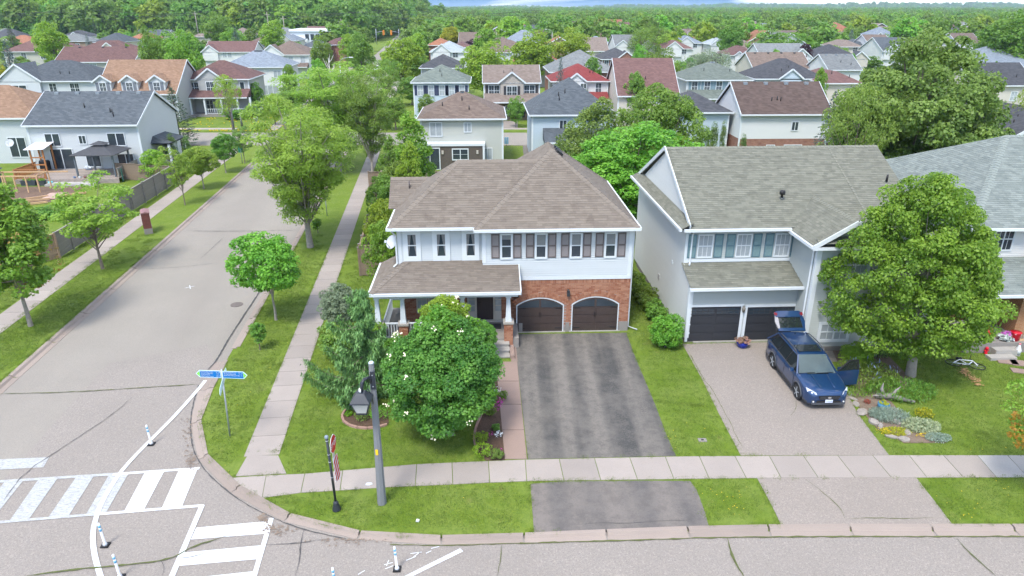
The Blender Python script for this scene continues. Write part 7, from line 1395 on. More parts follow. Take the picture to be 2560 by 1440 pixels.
for s in (-1, 1):
    MB().tube([(s*.60, -.2, 1.60), (s*.62, -.05, 1.68), (s*.635, .6, 1.70), (s*.62, 1.35, 1.685), (s*.60, 1.55, 1.62)], .026, 6).put('roof_rail', CLAD, car)
    Pb = [(s*.865, -1.12, 1.0), (s*.60, -.40, 1.56), (s*.63, 1.72, 1.56), (s*.86, 2.22, 1.03)]
    for a, b, w in ((Pb[0], Pb[1], .06), (Pb[1], Pb[2], .05), (Pb[2], (s*.84, 2.30, 1.02), .09)): MB().beam(a, b, w, .06).put('pillar', CB, car)
    L_ = lambda y, z: (s*(.875-(z-1.0)*.44), y, z)
    gl_ = [([(-.98, 1.02), (-.45, 1.52), (-.02, 1.53), (.02, 1.02)], 1), ([(.10, 1.02), (.06, 1.53), (.85, 1.54), (1.02, 1.04)], 0), ([(1.12, 1.05), (.95, 1.54), (1.48, 1.52), (1.95, 1.10)], 0)]
    for P, fr in gl_:
        if s == 1 and fr: continue
        MB().face([L_(*p) for p in P]).put('side_window', CGL, car)
    for y0, y1 in ((.06, .02), (1.07, .90)): MB().beam(L_(y0, 1.0), L_(y1, 1.55), .07, .03).put('door_pillar', BLACK, car)
    MB().beam(L_(-1.0, 1.0), L_(2.1, 1.04), .03, .035).put('belt_trim', CLAD, car)
    for y0, y1 in ((-1.0, .05), (.08, 1.0)): MB().tube([(s*.935, y0+.8, .86), (s*.955, y0+.88, .86), (s*.935, y0+.98, .86)], .013, 5).put('door_handle', CB, car)
    for y0 in (-.98, .05, 1.02): MB().box(s*.926-.006, s*.926+.006, y0-.006, y0+.006, .36, .95).put('door_seam', BLACK, car)
    for yc in (-1.46, 1.29):
        MB().tube([(s*.925, yc+.43*cos(pi*k/10), .34+.43*sin(pi*k/10)) for k in range(11)], .035, 6).put('arch_trim', CLAD, car)
        w = MB(); w.tube([(s*.70, yc, .345), (s*.72, yc, .345), (s*.90, yc, .345), (s*.925, yc, .345)], [.30, .345, .345, .31], 24); wo = w.put('wheel', M('tyre_rubber', (.028, .028, .03), .85, .1), car)
        MB().tube([(s*.85, yc, .345), (s*.915, yc, .345)], [.235, .24], 20).put('rim', M('dark_rim', (.05, .055, .06), .35), wo)
        for k in range(5):
            a = k*2*pi/5+.3; MB().beam((s*.93, yc+.03*cos(a), .345+.03*sin(a)), (s*.925, yc+.23*cos(a), .345+.23*sin(a)), .045, .03, up=(1, 0, 0)).put('spoke', SGREY, wo)
MB().face([(-.80, -1.14, 1.03), (.80, -1.14, 1.03), (.58, -.42, 1.565), (-.58, -.42, 1.565)]).put('windscreen', glassmat('windscreen', (.05, .07, .07), .04), car); MB().tube([(-.78, -1.15, 1.05), (-.1, -1.12, 1.07)], .012, 5).put('wiper', BLACK, car); MB().tube([(-.02, -1.15, 1.05), (.7, -1.12, 1.07)], .012, 5).put('wiper', BLACK, car)
for s in (-1, 1):
    MB().mesh([(s*.52, -2.385, .70), (s*.84, -2.14, .74), (s*.86, -2.02, .88), (s*.55, -2.33, .78), (s*.5, -2.30, .70)], [(0, 1, 2, 3)]).put('headlight', M('headlamp', (.5, .55, .6), .12, .2), car, loc=(0, -.05, .035)); MB().tube([(s*.86, -2.0, .87), (s*.6, -2.29, .795)], .014, 5).put('headlight_strip', CHR, car)
    MB().tube([(s*.63, -2.36, .42), (s*.63, -2.42, .42)], .07, 12).put('fog_lamp_ring', CLAD, car); MB().tube([(s*.63, -2.40, .42), (s*.63, -2.43, .42)], .035, 10).put('fog_lamp', PWHITE, car)
    MB().tube([(s*.28, -2.2, .93), (s*.34, -1.3, 1.055)], [.01, .014], 5).put('hood_crease', CB, car)
MB().mesh([(-.46, -2.445, .70), (.46, -2.445, .70), (.38, -2.455, .52), (-.38, -2.455, .52)], [(3, 2, 1, 0)]).put('grille', BLACK, car)
for z in (.565, .61, .655): MB().tube([(-.40, -2.46, z), (.40, -2.46, z)], .008, 5).put('grille_bar', CLAD, car)
MB().mesh([(.075*cos(a*pi/6), -2.472, .625+.042*sin(a*pi/6)) for a in range(12)], [tuple(range(12))]).put('badge', CHR, car); MB().box(-.7, .7, -2.44, -2.3, .28, .38).put('bumper_trim', CLAD, car); MB().box(-.5, .5, -2.447, -2.4, .39, .47).put('air_intake', BLACK, car)
pl_ = MB().box(-.155, .155, -2.47, -2.455, .395, .525).put('number_plate', M('plate_white', (.62, .68, .80), .4), car); put('lettering', textmesh('CWBJ 382', .062, M('plate_blue', (.02, .07, .35), .5), .001), pl_, (0, -2.473, .46), (pi/2, 0, 0)); MB().lathe([(.03, 0), (.02, .05), (.0, .07)], 6, (.0, 1.45, 1.64)).put('antenna', BLACK, car)
for s in (-1, 1): MB().mesh([(s*x, y, z) for x, y, z in ((.90, -.90, 1.02), (1.08, -.94, 1.03), (1.10, -.90, 1.15), (.92, -.86, 1.14), (.90, -.78, 1.02), (1.07, -.80, 1.03), (1.09, -.78, 1.14), (.92, -.76, 1.13))], [(0, 1, 2, 3), (7, 6, 5, 4), (3, 2, 6, 7), (1, 5, 6, 2), (0, 4, 5, 1), (0, 3, 7, 4)]).put('wing_mirror', CB, car, loc=(0, 0, 0) if s < 0 else (.12, 0, 0))
dr = put('open_door', MB().box(0, 1.03, -.035, .035, .32, 1.02, 0).data('open_door', CB), car, (.93, -.98, 0), (0, 0, rad(8))); MB().box(.04, .98, .036, .06, .36, .98).put('door_lining', BLACK, dr); MB().face([(.1, 0, 1.03), (.97, 0, 1.03), (.90, .03, 1.46), (.55, .03, 1.45)]).put('pane', CGL, dr)
for a, b in (((.02, 0, 1.02), (.52, .03, 1.47)), ((.52, .03, 1.47), (.92, .03, 1.48)), ((.92, .03, 1.48), (1.0, 0, 1.02))): MB().beam(a, b, .05, .05).put('window_frame', BLACK, dr)
MB().box(.93-.02, .935, -.95, .02, .36, 1.0).put('dark_opening_panel', BLACK, car)  # solid black panel, painted to look like the shaded cabin through the open door
tg_ = put('tailgate', MB().data('tailgate', CB), car, (0, 1.76, 1.63), (rad(38), 0, 0)); D_ = [(-.62, 0), (.62, 0), (.70, .55), (.64, .98), (-.64, .98), (-.70, .55)]
MB().prism([(-.62, 0), (.62, 0), (.63, .16), (-.63, .16)], -.03, .03).put('spoiler', CB, tg_); MB().prism([(-.63, .72), (.63, .72), (.66, .95), (.5, 1.04), (-.5, 1.04), (-.66, .95)], -.03, .05).put('tailgate_panel', CB, tg_)
for s in (-1, 1): MB().prism([(s*.62, .1), (s*.70, .5), (s*.65, .8), (s*.52, .74), (s*.54, .16)], -.03, .03).put('tailgate_side', M('grey_tailgate_trim', (.30, .29, .30), .4) if s < 0 else CB, tg_); MB().prism([(s*.56, .78), (s*.68, .82), (s*.66, .97), (s*.52, .92)], .051, .06).put('tail_light', M('tail_lamp_red', (.16, .01, .015), .3), tg_)
MB().face([(-.54, .16, 0), (.54, .16, 0), (.53, .73, 0), (-.53, .73, 0)]).put('rear_window', CGL, tg_); MB().tube([(-.62, 1.95, 1.2), (-.64, 2.1, 1.86)], .012, 5).put('gas_strut', CLAD, car); MB().tube([(.62, 1.95, 1.2), (.64, 2.1, 1.86)], .012, 5).put('gas_strut', CLAD, car)
# flower pot between the garage doors
x, y = G(1855, 868, .11); fpot = thing('flower_pot', (x, y, .11), 0, 'blue pot of rusty pink flowers between the two black garage doors', 'flower pot'); MB().lathe([(.14, 0), (.22, .06), (.28, .22), (.30, .27), (.27, .27)], 14).put('pot', M('cobalt_pot', (.01, .03, .30), .3), fpot)
V, t, C = crown(81, (.33, .3, .12), .38, 20, .10, 60, .07, lobe=.1); put('flowers', quads('flowers', V, t, leafmat('rusty_flowers', (.16, .12, .07), (.42, .22, .20))), fpot)
# ------------------------------------------------------------------ beds, plants, stones
MULCH = M('brown_mulch', (.085, .052, .035), .95, .5, 14, bump=.6); EDG = M('brick_edging', (.30, .19, .15), .9, .15, 8)
for i, b in enumerate(BEDS): MB().prism(b, 0, .125+.002*i).put('flower_bed', MULCH if i < 2 else M('dry_soil', (.16, .12, .09), .95, .4, 10), kind='structure')
def edging(px, lab):
    r = thing('bed_edging', (0, 0, 0), 0, lab, 'edging'); p = dens(smooth(poly(px, .12), 2), .42)
    for a, b in zip(p, p[1:]): MB().beam((a[0]*.97+b[0]*.03, a[1]*.97+b[1]*.03, .13), (b[0]*.97+a[0]*.03, b[1]*.97+a[1]*.03, .13), .09, .12).put('edging_stone', EDG, r)
edging([(1194, 1130), (1185, 1105), (1186, 1085), (1192, 1062), (1205, 1035), (1220, 990)], 'curved brown edging of the bed beside the pink path'); edging([(905, 1015), (872, 1020), (854, 1035), (856, 1055), (885, 1070), (930, 1073), (968, 1062)], 'curved brown edging of the mulch bed under the weeping cypress')
def plant(px, py, w, h, mat, label, n=26, leaf=.07, seed=None, name='plant', cat='plant', asp=.4, per=26, flat=.8, up=.6, group=None):
    x, y = G(px, py, .12); V, t, C = crown(seed or int(px*3+py), (w*.42, w*.42, h*.38), h*.52, n, max(.05, w*.14), per, leaf, flat=flat, asp=asp, lobe=.25, up=up); t_ = thing(name, (x, y, .12), 0, label, cat, group); put('foliage', quads('foliage', V, t, mat), t_)
    MB().tube([(0, 0, 0), (0, 0, h*.5)], .012, 5).put('stem', BARK, t_); return t_
BRIGHT = leafmat('bright_plant', (.12, .26, .015), (.26, .42, .03)); GREYB = leafmat('blue_fescue', (.20, .28, .22), (.36, .44, .36)); YGRN = leafmat('yellow_sedum', (.26, .32, .02), (.46, .46, .03)); VAR_ = leafmat('variegated_leaves', (.22, .30, .17), (.50, .55, .36)); PINK = leafmat('magenta_petals', (.42, .02, .30), (.70, .08, .50)); FWH = leafmat('white_petals', (.70, .76, .80), (.86, .9, .92)); LUP = leafmat('lupin_spikes', (.13, .16, .34), (.30, .34, .58))
plant(1203, 1108, .7, .55, BRIGHT, 'bright green bushy plant at the front of the bed by the pink path', seed=3); plant(1210, 1140, .75, .5, BRIGHT, 'bright green bush just below the other one in the bed by the path', seed=4); plant(1243, 1146, .55, .4, leafmat('dull_green_plant', (.08, .17, .03), (.2, .3, .06)), 'dull green tufted plant at the bed corner by the pavement', seed=5)
plant(1226, 1038, .5, .35, LM['mid'], 'small leafy plant in the middle of the bed by the path'); plant(1258, 1000, .45, .5, LM['mid'], 'leafy plant at the path edge under the round maple'); plant(1240, 1075, .35, .3, LM['mid'], 'little green plant in the dark mulch between the bright bushes and the path')
plant(1236, 1024, .65, .35, PINK, 'magenta petunias in the middle of the bed under the round maple', leaf=.06, n=18, per=8); plant(1250, 1010, .35, .3, PINK, 'small magenta petunias by the path edge', leaf=.06, n=12, per=7); plant(1222, 1035, .3, .25, PINK, 'little magenta petunias left of the large patch', leaf=.06, n=10, per=6)
plant(1246, 1092, .35, .3, FWH, 'white flowers in the bed beside the pink path', leaf=.07, n=12, per=8); plant(1243, 983, .35, .3, FWH, 'pale flowers at the back of the bed, half under the maple', leaf=.06, n=10, per=6); plant(1252, 1130, .2, .2, PINK, 'single pink flower near the bed corner', leaf=.06, n=4, per=5); plant(1228, 1090, .25, .2, PINK, 'dark pink flower left of the white flowers', leaf=.05, n=5, per=5)
plant(905, 1048, .9, .5, LM['mid'], 'low green plant on the mulch under the weeping cypress', seed=6); plant(942, 1045, .9, .55, LM['maple'], 'green bush behind the lamp pole in the mulch bed', seed=7); plant(872, 1038, .35, .2, BRIGHT, 'tiny bright plant at the left of the mulch bed', seed=8)
# the neighbour's front garden
def mass(name, px, py, sx, sy, h, mat, label, n, leaf, asp=.3, vert=.9, cat='plant'):
    g = np.random.default_rng(int(px+py)); x, y = G(px, py, .12); X = g.uniform(-1, 1, n); Y = g.uniform(-1, 1, n); k = X*X+Y*Y < 1; X, Y = X[k]*sx, Y[k]*sy; n = len(X); z = g.random(n)**.7*h*(1-.35*((X/sx)**2+(Y/sy)**2))
    P = np.stack([X, Y, z], 1); T = np.stack([g.normal(0, .35, n), g.normal(0, .35, n), np.ones(n)*vert], 1); N_ = nrm(g.normal(0, 1, (n, 3))+np.array([0, -.3, .5])); t_ = thing(name, (x, y, .12), 0, label, cat); put('foliage', quads('foliage', leafquads(P, N_, T, leaf*g.uniform(.6, 1.3, n), asp), g.random(n), mat), t_); return t_
mass('plant', 2165, 950, 1.3, 1.3, .75, LM['mid'], 'tall green lupin clump beside the open car door', 3600, .13); mass('plant', 2168, 945, 1.2, 1.2, 1.0, LUP, 'blue lupin flower spikes rising from the green clump', 90, .2, .25); mass('plant', 2250, 985, 1.5, .9, .6, LM['dark'], 'dark leafy perennials under the large bright maple', 3000, .13)
mass('plant', 2140, 985, .7, .4, .3, LM['maple'], 'low green groundcover before the lupins', 900, .09); mass('plant', 2225, 1045, .75, .55, .35, GREYB, 'blue-grey fescue grass mound in the neighbour garden', 2200, .14, .15); mass('plant', 2200, 1040, .5, .4, .3, GREYB, 'smaller grey-green mound left of the fescue', 1000, .12, .2)
mass('plant', 2240, 1080, .62, .3, .10, YGRN, 'flat yellow-green sedum mat among the stones', 1600, .05, .6, .2); mass('plant', 2300, 1070, .75, .5, .32, VAR_, 'variegated pale leafy plant right of the sedum', 1700, .09, .7, .4); mass('plant', 2345, 1098, .5, .28, .22, GREYB, 'silvery plant at the tip of the neighbour garden', 900, .08, .5, .4); mass('plant', 2308, 1040, .4, .3, .35, YGRN, 'pale yellow-leaved plant above the variegated one', 260, .09, .7, .4)
mass('plant', 2208, 1080, .3, .2, .15, leafmat('yellow_flowers', (.6, .42, .01), (.85, .65, .03)), 'yellow flowers at the left edge of the sedum mat', 90, .05, .8, .2); mass('plant', 2310, 1092, .35, .12, .15, leafmat('yellow_flowers', (.6, .42, .01), (.85, .65, .03)), 'yellow flowers at the front of the variegated plant', 80, .05, .8, .2); mass('plant', 2167, 1008, .15, .12, .2, leafmat('red_sedum', (.2, .03, .03), (.32, .07, .06)), 'small dark red plant behind the stepping stones', 160, .06, .6, .4)
mass('plant', 2180, 888, 1.6, .35, .45, LM['mid'], 'row of low shrubs along the foundation right of the car', 1500, .12); mass('plant', 2390, 868, 1.0, .6, 1.0, leafmat('dry_shrub', (.10, .13, .03), (.24, .24, .07)), 'thin straggly shrub before the orange brick porch', 700, .10)
def rock(px, py, sx, sy, h, label, mat=None, group=None):
    rg_ = random.Random(int(px*py)); x, y = G(px, py, .12); n = 9; m = MB(); V = []
    for z, k in ((0, 1), (h*.6, 1.02), (h, .72)):
        for i in range(n): a = i*2*pi/n; q = k*(1+.22*sin(a*2+px)+.12*rg_.uniform(-1, 1)); V.append((sx*q*cos(a), sy*q*sin(a), z+rg_.uniform(-.02, .02)*(z > 0)))
    m.mesh(V, [(r*n+i, r*n+(i+1) % n, (r+1)*n+(i+1) % n, (r+1)*n+i) for r in range(2) for i in range(n)]+[tuple(range(2*n, 3*n))]); o = m.put('garden_stone', mat or M('pale_limestone', (.26, .235, .21), .9, .25, 5, bump=.4), loc=(x, y, .11), rot=(0, 0, rg_.random()*3)); tag(o, label, 'stone', group)
for a in ((2125, 984, .16, .1, .05, 'small stepping stone nearest the blue car'), (2131, 996, .2, .12, .05, 'second stepping stone along the pale driveway edge'), (2140, 1010, .2, .13, .06, 'third, squarish stepping stone along the pale driveway edge'), (2155, 1031, .3, .2, .08, 'largest flat pale stone at the driveway edge'), (2184, 1058, .24, .15, .16, 'rounded boulder at the left end of the sedum'), (2201, 1068, .16, .12, .14, 'brownish small boulder beside the yellow flowers'),
    (2231, 1093, .25, .11, .07, 'pale flat stone in front of the sedum mat'), (2260, 1099, .24, .15, .09, 'large grey stone at the front right of the sedum mat'), (2268, 1083, .2, .13, .1, 'greyish stone right above the front ones'), (2240, 1057, .2, .1, .14, 'slanted stone between fescue and sedum')): rock(*a)
for a, b, w, h, l in ((2517, 903, .42, .3, 'left slab of the stepping path before the orange brick porch'), (2548, 908, .35, .3, 'right slab of the stepping path before the orange brick porch'), (2550, 928, .35, .22, 'nearest slab of the stepping path at the right edge')):
    x, y = G(a, b, .12); o = MB().box(-w, w, -h, h, 0, .04).put('stepping_slab', CONCP, loc=(x, y, .11), rot=(0, 0, -.3)); tag(o, l, 'paving slab')
x, y = G(2222, 1000, .12); dw = thing('driftwood', (x, y, .12), 0, 'grey branching driftwood stump lying in the neighbour garden', 'driftwood'); DW = M('driftwood_grey', (.22, .205, .19), .9, .3, 5, bump=.5)
for nm, P, R_ in (('log', [(-.5, .15, .12), (.1, 0, .2), (.9, -.35, .12)], [.12, .14, .05]), ('branch', [(-.2, .1, .15), (-.35, .1, .5), (-.3, .15, .75)], [.1, .06, .01]), ('branch', [(.1, 0, .2), (.25, .05, .45), (.45, .1, .6)], [.1, .05, .01]), ('branch', [(-.3, .1, .15), (-.75, .0, .22)], [.1, .01])): MB().tube(P, R_, 7).put(nm, DW, dw)
x, y = G(2207, 1022, .12); o = thing('barrel_planter', (x, y, .12), 0, 'small blue planter of yellow-green sedum below the driftwood', 'planter'); MB().lathe([(.2, 0), (.24, .25), (.21, .25)], 12).put('pot', M('blue_barrel', (.05, .17, .28), .6), o); V, t, C = crown(9, (.2, .2, .06), .28, 10, .06, 30, .05); put('foliage', quads('foliage', V, t, YGRN), o)
# the bicycle lying on the lawn
x, y = G(2412, 915, .12); bi = thing('bicycle', (x, y, .18), rad(-15), 'white-framed bicycle lying on its side on the lawn', 'bicycle'); BWH = M('bike_white', (.75, .78, .8), .35)
for cx in (-.5, .5):
    w = MB(); w.tube([(.33*cos(a*pi/10), .33*sin(a*pi/10), 0) for a in range(21)], .022, 6, cap=False); wo = w.put('wheel', BLACK, bi, loc=(cx, 0, .0 if cx > 0 else .05)); 
    for k in range(6): MB().tube([(0, 0, 0), (.32*cos(k*pi/3), .32*sin(k*pi/3), 0)], .005, 4).put('spoke', SGREY, wo)
fr = MB()
for a, b in (((-.5, 0), (-.12, .42)), ((-.12, .42), (.1, -.05)), ((-.5, 0), (.1, -.05)), ((-.12, .42), (.42, .42)), ((.1, -.05), (.40, .35)), ((.42, .47), (.5, 0))): fr.tube([(a[0], a[1], .05), (b[0], b[1], .05)], .024, 6)
fr.put('frame', BWH, bi); MB().box(-.26, -.02, .46, .54, .02, .12).put('saddle', BLACK, bi); MB().tube([(.42, .47, .05), (.40, .56, .05), (.36, .58, -.0), (.36, .58, .3)], .014, 6).put('handlebar', BLACK, bi); MB().lathe([(.08, 0), (.08, .02)], 12, (.1, -.05, .07)).put('chainring', SGREY, bi)
# things on the orange brick porch
RP = M('red_plastic', (.62, .01, .03), .4)
def onp(px, py, z, label, cat, name): x, y = G(px, py, z); return thing(name, (x, y, z), 0, label, cat)
o = onp(2535, 850, .62, 'tall red bucket on the orange brick porch', 'bucket', 'bucket'); MB().lathe([(.17, 0), (.24, .42), (.25, .44), (.22, .44), (.2, .1)], 14).put('bucket_body', RP, o); MB().tube([(-.24, 0, .42), (-.15, -.2, .38), (.15, -.2, .38), (.24, 0, .42)], .008, 5).put('handle', PWHITE, o)
o = onp(2467, 838, .62, 'round red ball-shaped bin at the left end of the porch', 'bin', 'bin'); MB().lathe([(.12, 0), (.22, .12), (.24, .25), (.16, .4), (.05, .44)], 14).put('bin_body', RP, o); MB().lathe([(.06, 0), (.02, .04)], 10, (0, 0, .43)).put('lid', RP, o)
o = onp(2512, 850, .62, 'patterned bags and purple cloth heaped on the porch', 'bags', 'bags'); V, t, C = crown(5, (.25, .2, .15), .17, 12, .1, 20, .14); put('patterned_bag', quads('patterned_bag', V, t, M('bag_pattern', (.45, .5, .48), .7, .6, 25)), o); V, t, C = crown(6, (.18, .14, .08), .34, 8, .07, 20, .10); put('purple_cloth', quads('purple_cloth', V, t, M('purple_cloth', (.45, .12, .42), .8)), o)
o = onp(2553, 852, .62, 'wooden broom stick leaning on the orange brick wall', 'broom', 'broom'); MB().tube([(0, 0, 0), (.06, .1, 1.25)], .016, 6).put('stick', M('pale_wood', (.50, .34, .2)), o); MB().box(-.12, .12, -.03, .03, 0, .1).put('brush', M('pale_wood', (.50, .34, .2)), o)
o = onp(2543, 884, .2, 'white plastic jug with pink cap by the porch steps', 'jug', 'jug'); MB().lathe([(.13, 0), (.14, .2), (.05, .42), (.04, .48)], 10).put('jug_body', PWHITE, o); MB().lathe([(.05, 0), (.05, .06)], 8, (0, 0, .48)).put('cap', M('pink_cap', (.6, .2, .25)), o)
o = onp(2464, 884, .12, 'red hydrant-like toy beside the straggly shrub', 'toy', 'toy'); MB().lathe([(.1, 0), (.06, .05), (.06, .25), (.09, .28), (.03, .36)], 10).put('toy_body', RP, o); MB().tube([(-.12, 0, .17), (.12, 0, .17)], .03, 6).put('toy_arm', RP, o)
m = MB(); rg = random.Random(4)
for _ in range(160):
    f = rg.random(); x, y = G(2398+f*50+rg.gauss(0, 5), 922+f*40+rg.gauss(0, 5), .12); a = rg.random()*6; s = rg.uniform(.03, .07); m.face([(x+s*cos(a+k*1.57), y+s*sin(a+k*1.57)*.7, .16+rg.random()*.04) for k in range(4)], 0, rg.random())
tag(m.put('dry_leaves', tintmat('dry_leaves', (.28, .17, .07), (.46, .30, .14)), kind='stuff'), 'trail of dry brown leaves on the lawn below the bicycle')
o = MB().prism([(-.12, -.04), (.02, -.07), (.13, 0), (.08, .07), (-.08, .06)], 0, .03).put('litter', PWHITE, loc=(*G(922, 1211, .12), .12)); tag(o, 'crumpled white litter on the pavement left of the lamp pole', 'litter'); o = MB().prism([(-.05, -.04), (.05, -.04), (.06, .03), (-.03, .06)], 0, .05).put('litter', PWHITE, loc=(*G(1044, 1303, .12), .12)); tag(o, 'tiny white cup on the grass verge near the kerb', 'litter')
# japanese-maple-like shrub at the right edge, tree trunk on the verge
x, y = G(2556, 1245, .1); xx = tree('youngC', x+.55, y, 4.3, 3.3, 'orange-tinged small tree on the verge, cut by the right edge', 'locust', rz=1)
V, t, C = crown(91, (1.5, 1.5, 1.0), 3.2, 60, .22, 40, .10); put('orange_leaves', quads('orange_leaves', V, t, leafmat('orange_leaves', (.34, .20, .02), (.52, .36, .05))), xx, scale=(.95, .95, .85))
# ------------------------------------------------------------------ fences and back yards
FW = [M('weathered_fence_board', (.23, .215, .195), .9, .3, 4), M('brown_fence_board', (.20, .15, .11), .9, .25, 4)]
def fence(pts, h, label, mat=None, bw=.14, gap=.012, posts=2.4, z=.1, dbl=False):
    mat = mat or FW[0]; r = thing('fence', (pts[0][0], pts[0][1], z), 0, label, 'fence'); me = [MB().box(0, bw, -.012, .012, .05, h-dz).data('board', mat) for dz in (0, .02, .035)]; rg_ = random.Random(len(pts)); x0, y0 = pts[0]
    pm = MB().box(-.05, .05, -.05, .05, 0, h+.08).data('post', mat); cp = MB().box(-.07, .07, -.07, .07, h+.08, h+.11).data('post_cap', CONCG); k = 0
    for a, b in zip(pts, pts[1:]):
        L = math.dist(a, b); ang = atan2(b[1]-a[1], b[0]-a[0]); n = int(L/(bw+gap))
        for i in range(n):
            t = i*(bw+gap); put('board', me[rg_.randrange(3)], r, (a[0]-x0+cos(ang)*t, a[1]-y0+sin(ang)*t, 0), (0, 0, ang)); k += 1
        for i in range(int(L/posts)+1): t = min(i*posts, L); o = put('post', pm, r, (a[0]-x0+cos(ang)*t-sin(ang)*.05, a[1]-y0+sin(ang)*t+cos(ang)*.05, 0), (0, 0, ang)); put('post_cap', cp, o)
        A = (a[0]-x0, a[1]-y0); B = (b[0]-x0, b[1]-y0)
        for zz in (h+.0, .35): MB().beam((*A, zz), (*B, zz), .12 if zz > 1 else .05, .035 if zz > 1 else .09).put('rail', mat, r)
    return r
a = G(440, 458, .1); b = G(330, 529, .1); c = (b[0]+(b[0]-a[0])*1.15, b[1]+(b[1]-a[1])*1.15)
fence([a, b, c], 1.75, 'weathered grey board fence along the west pavement'); a2 = G(374, 455, .1)
fence([(a[0]-6.5, a[1]+1.6), a], 1.6, 'brown board fence section joining the light blue house corner', FW[1]); fence([c, (c[0]-3.5, c[1]-6.5), (c[0]-9, c[1]-17)], 1.7, 'tan board fence with purple-grey stained boards behind the reddish-tipped maple', M('tan_fence_board', (.34, .24, .17), .9, .35, 2))
f0 = G(903, 690, .1); fence([(f0[0], f0[1]), (f0[0]-11*tan(SA), f0[1]+11), (f0[0]-34*tan(SA), f0[1]+34)], 1.8, 'brown weathered fence along the side pavement behind the corner house', FW[1]); fence([(f0[0], f0[1]), (f0[0]+1.6, f0[1])], 2.0, 'short tall brown fence return joining the corner house', FW[1])
fence([(-13, 62), (3, 62.4)], 1.7, 'rear yard fence before the beige rear house', FW[1]); fence([(4.5, 56), (22, 57)], 1.7, 'rear yard fence behind the olive-roofed house', FW[1]); fence([(1.2, 58), (1.2, 45)], 1.6, 'fence between the two rear yards', FW[1]); fence([G(622, 262, 0), G(668, 262, 0)], 1.7, 'brown fence right of the maroon roof porch house', FW[1], z=0, bw=.3)
# the deck behind the light blue house
hx, hy, hr = Hl.location.x, Hl.location.y, Hl.rotation_euler.z
LH = Local(hx, hy, hr)
def HW(u, v): return (hx+u*cos(hr)-v*sin(hr), hy+u*sin(hr)+v*cos(hr))
dk_ = thing('deck', (hx, hy, .05), hr, 'weathered wooden deck behind the light blue house', 'deck'); DKW = M('deck_board', (.25, .215, .19), .85, .3, 3); me = [MB().box(-.07, .07, -4.6, -.05, .45, .49).data('deck_board', DKW), MB().box(-.07, .07, -4.6, -.05, .45, .485).data('deck_board', M('worn_deck_board', (.30, .255, .225), .85, .3, 3))]
for i in range(62): put('deck_board', me[(i*7) % 2], dk_, (-4.6+i*.152, 0, 0))
MB().box(-4.7, 4.85, -4.66, -4.6, 0, .46).put('skirt', DKW, dk_); MB().box(-1.5, 3.0, -5.7, -4.66, 0, .22).put('lower_platform', M('lower_deck', (.36, .35, .33), .85, .2, 3), dk_)
OR = M('orange_stained_wood', (.34, .15, .055), .7, .2, 3)
rl = thing('deck_railing', (hx, hy, .5), hr, 'orange stained railing and barbecue shelter frame at the left of the deck', 'railing')
for a, b in (((-4.7, -4.5), (-1.9, -4.5)), ((-4.7, -4.5), (-4.7, -.9))): railing(rl, a, b, 0, .95, OR, .13, .05)
for x, y, h in ((-4.7, -4.5, 1), (-1.9, -4.5, 1), (-4.6, -1.6, 2.3), (-3.4, -1.6, 2.3), (-4.6, -.2, 2.5), (-3.3, -.2, 2.6)): MB().box(x-.06, x+.06, y-.06, y+.06, 0, h).put('post', OR, rl)
MB().beam((-4.6, -1.6, 1.5), (-3.4, -1.6, 1.5), .05, .12).put('rail', OR, rl); MB().beam((-4.6, -1.6, .8), (-3.4, -1.6, .8), .05, .12).put('rail', OR, rl); MB().mesh([(-5.0, -1.9, 2.28), (-3.1, -1.9, 2.32), (-3.0, 0, 2.72), (-4.9, 0, 2.62), (-5.0, -1.9, 2.33), (-3.1, -1.9, 2.37), (-3.0, 0, 2.77), (-4.9, 0, 2.67)], [(3, 2, 1, 0), (4, 5, 6, 7), (0, 1, 5, 4), (1, 2, 6, 5), (2, 3, 7, 6), (3, 0, 4, 7)]).put('shelter_roof', M('white_sheet', (.7, .7, .74), .4), rl)
bb = thing('barbecue', (*HW(-3.9, -.9), .55), hr, 'black barbecue under the orange shelter on the deck', 'barbecue'); MB().box(-.4, .4, -.25, .25, .1, .8).put('cart', BLACK, bb); MB().tube([(-.4, 0, .8), (.4, 0, .8)], .27, 12).put('hood', BLACK, bb)
gz = thing('gazebo', (*HW(2.5, -2.3), .55), hr, 'gazebo with dark grey two-tier canopy on the deck', 'gazebo'); LAND.append(('deck gazebo', 265, 410)); CAN = M('dark_grey_canopy', (.05, .052, .058), .7, .15, 3)
for sx in (-1, 1):
    for sy in (-1, 1): MB().box(sx*1.75-.07, sx*1.75+.07, sy*1.6-.07, sy*1.6+.07, 0, 2.15).put('post', M('gazebo_post', (.10, .12, .14), .6), gz)
m = MB(); E = [(sx*2.05, sy*1.9, 2.1) for sx, sy in ((-1, -1), (1, -1), (1, 1), (-1, 1))]; T_ = [(sx*.5, sy*.45, 2.75) for sx, sy in ((-1, -1), (1, -1), (1, 1), (-1, 1))]
for i in range(4): j = (i+1) % 4; m.face([E[i], E[j], T_[j], T_[i]]); m.face([vadd(E[i], (0, 0, -.06)), E[i], E[j], vadd(E[j], (0, 0, -.06))][::-1])
m.put('canopy', CAN, gz); m = MB()
for i in range(4):
    j = (i+1) % 4; a = ((-.75, -.65), (.75, -.65), (.75, .65), (-.75, .65)); m.face([(*a[i], 2.85), (*a[j], 2.85), (0, 0, 3.15)])
m.put('top_canopy', CAN, gz); railing(thing('deck_railing', (hx, hy, .5), hr, 'grey weathered railing at the right end of the deck beside the gazebo', 'railing'), (4.75, -4.5), (4.75, -.2), 0, .95, FW[0], .15, .09)
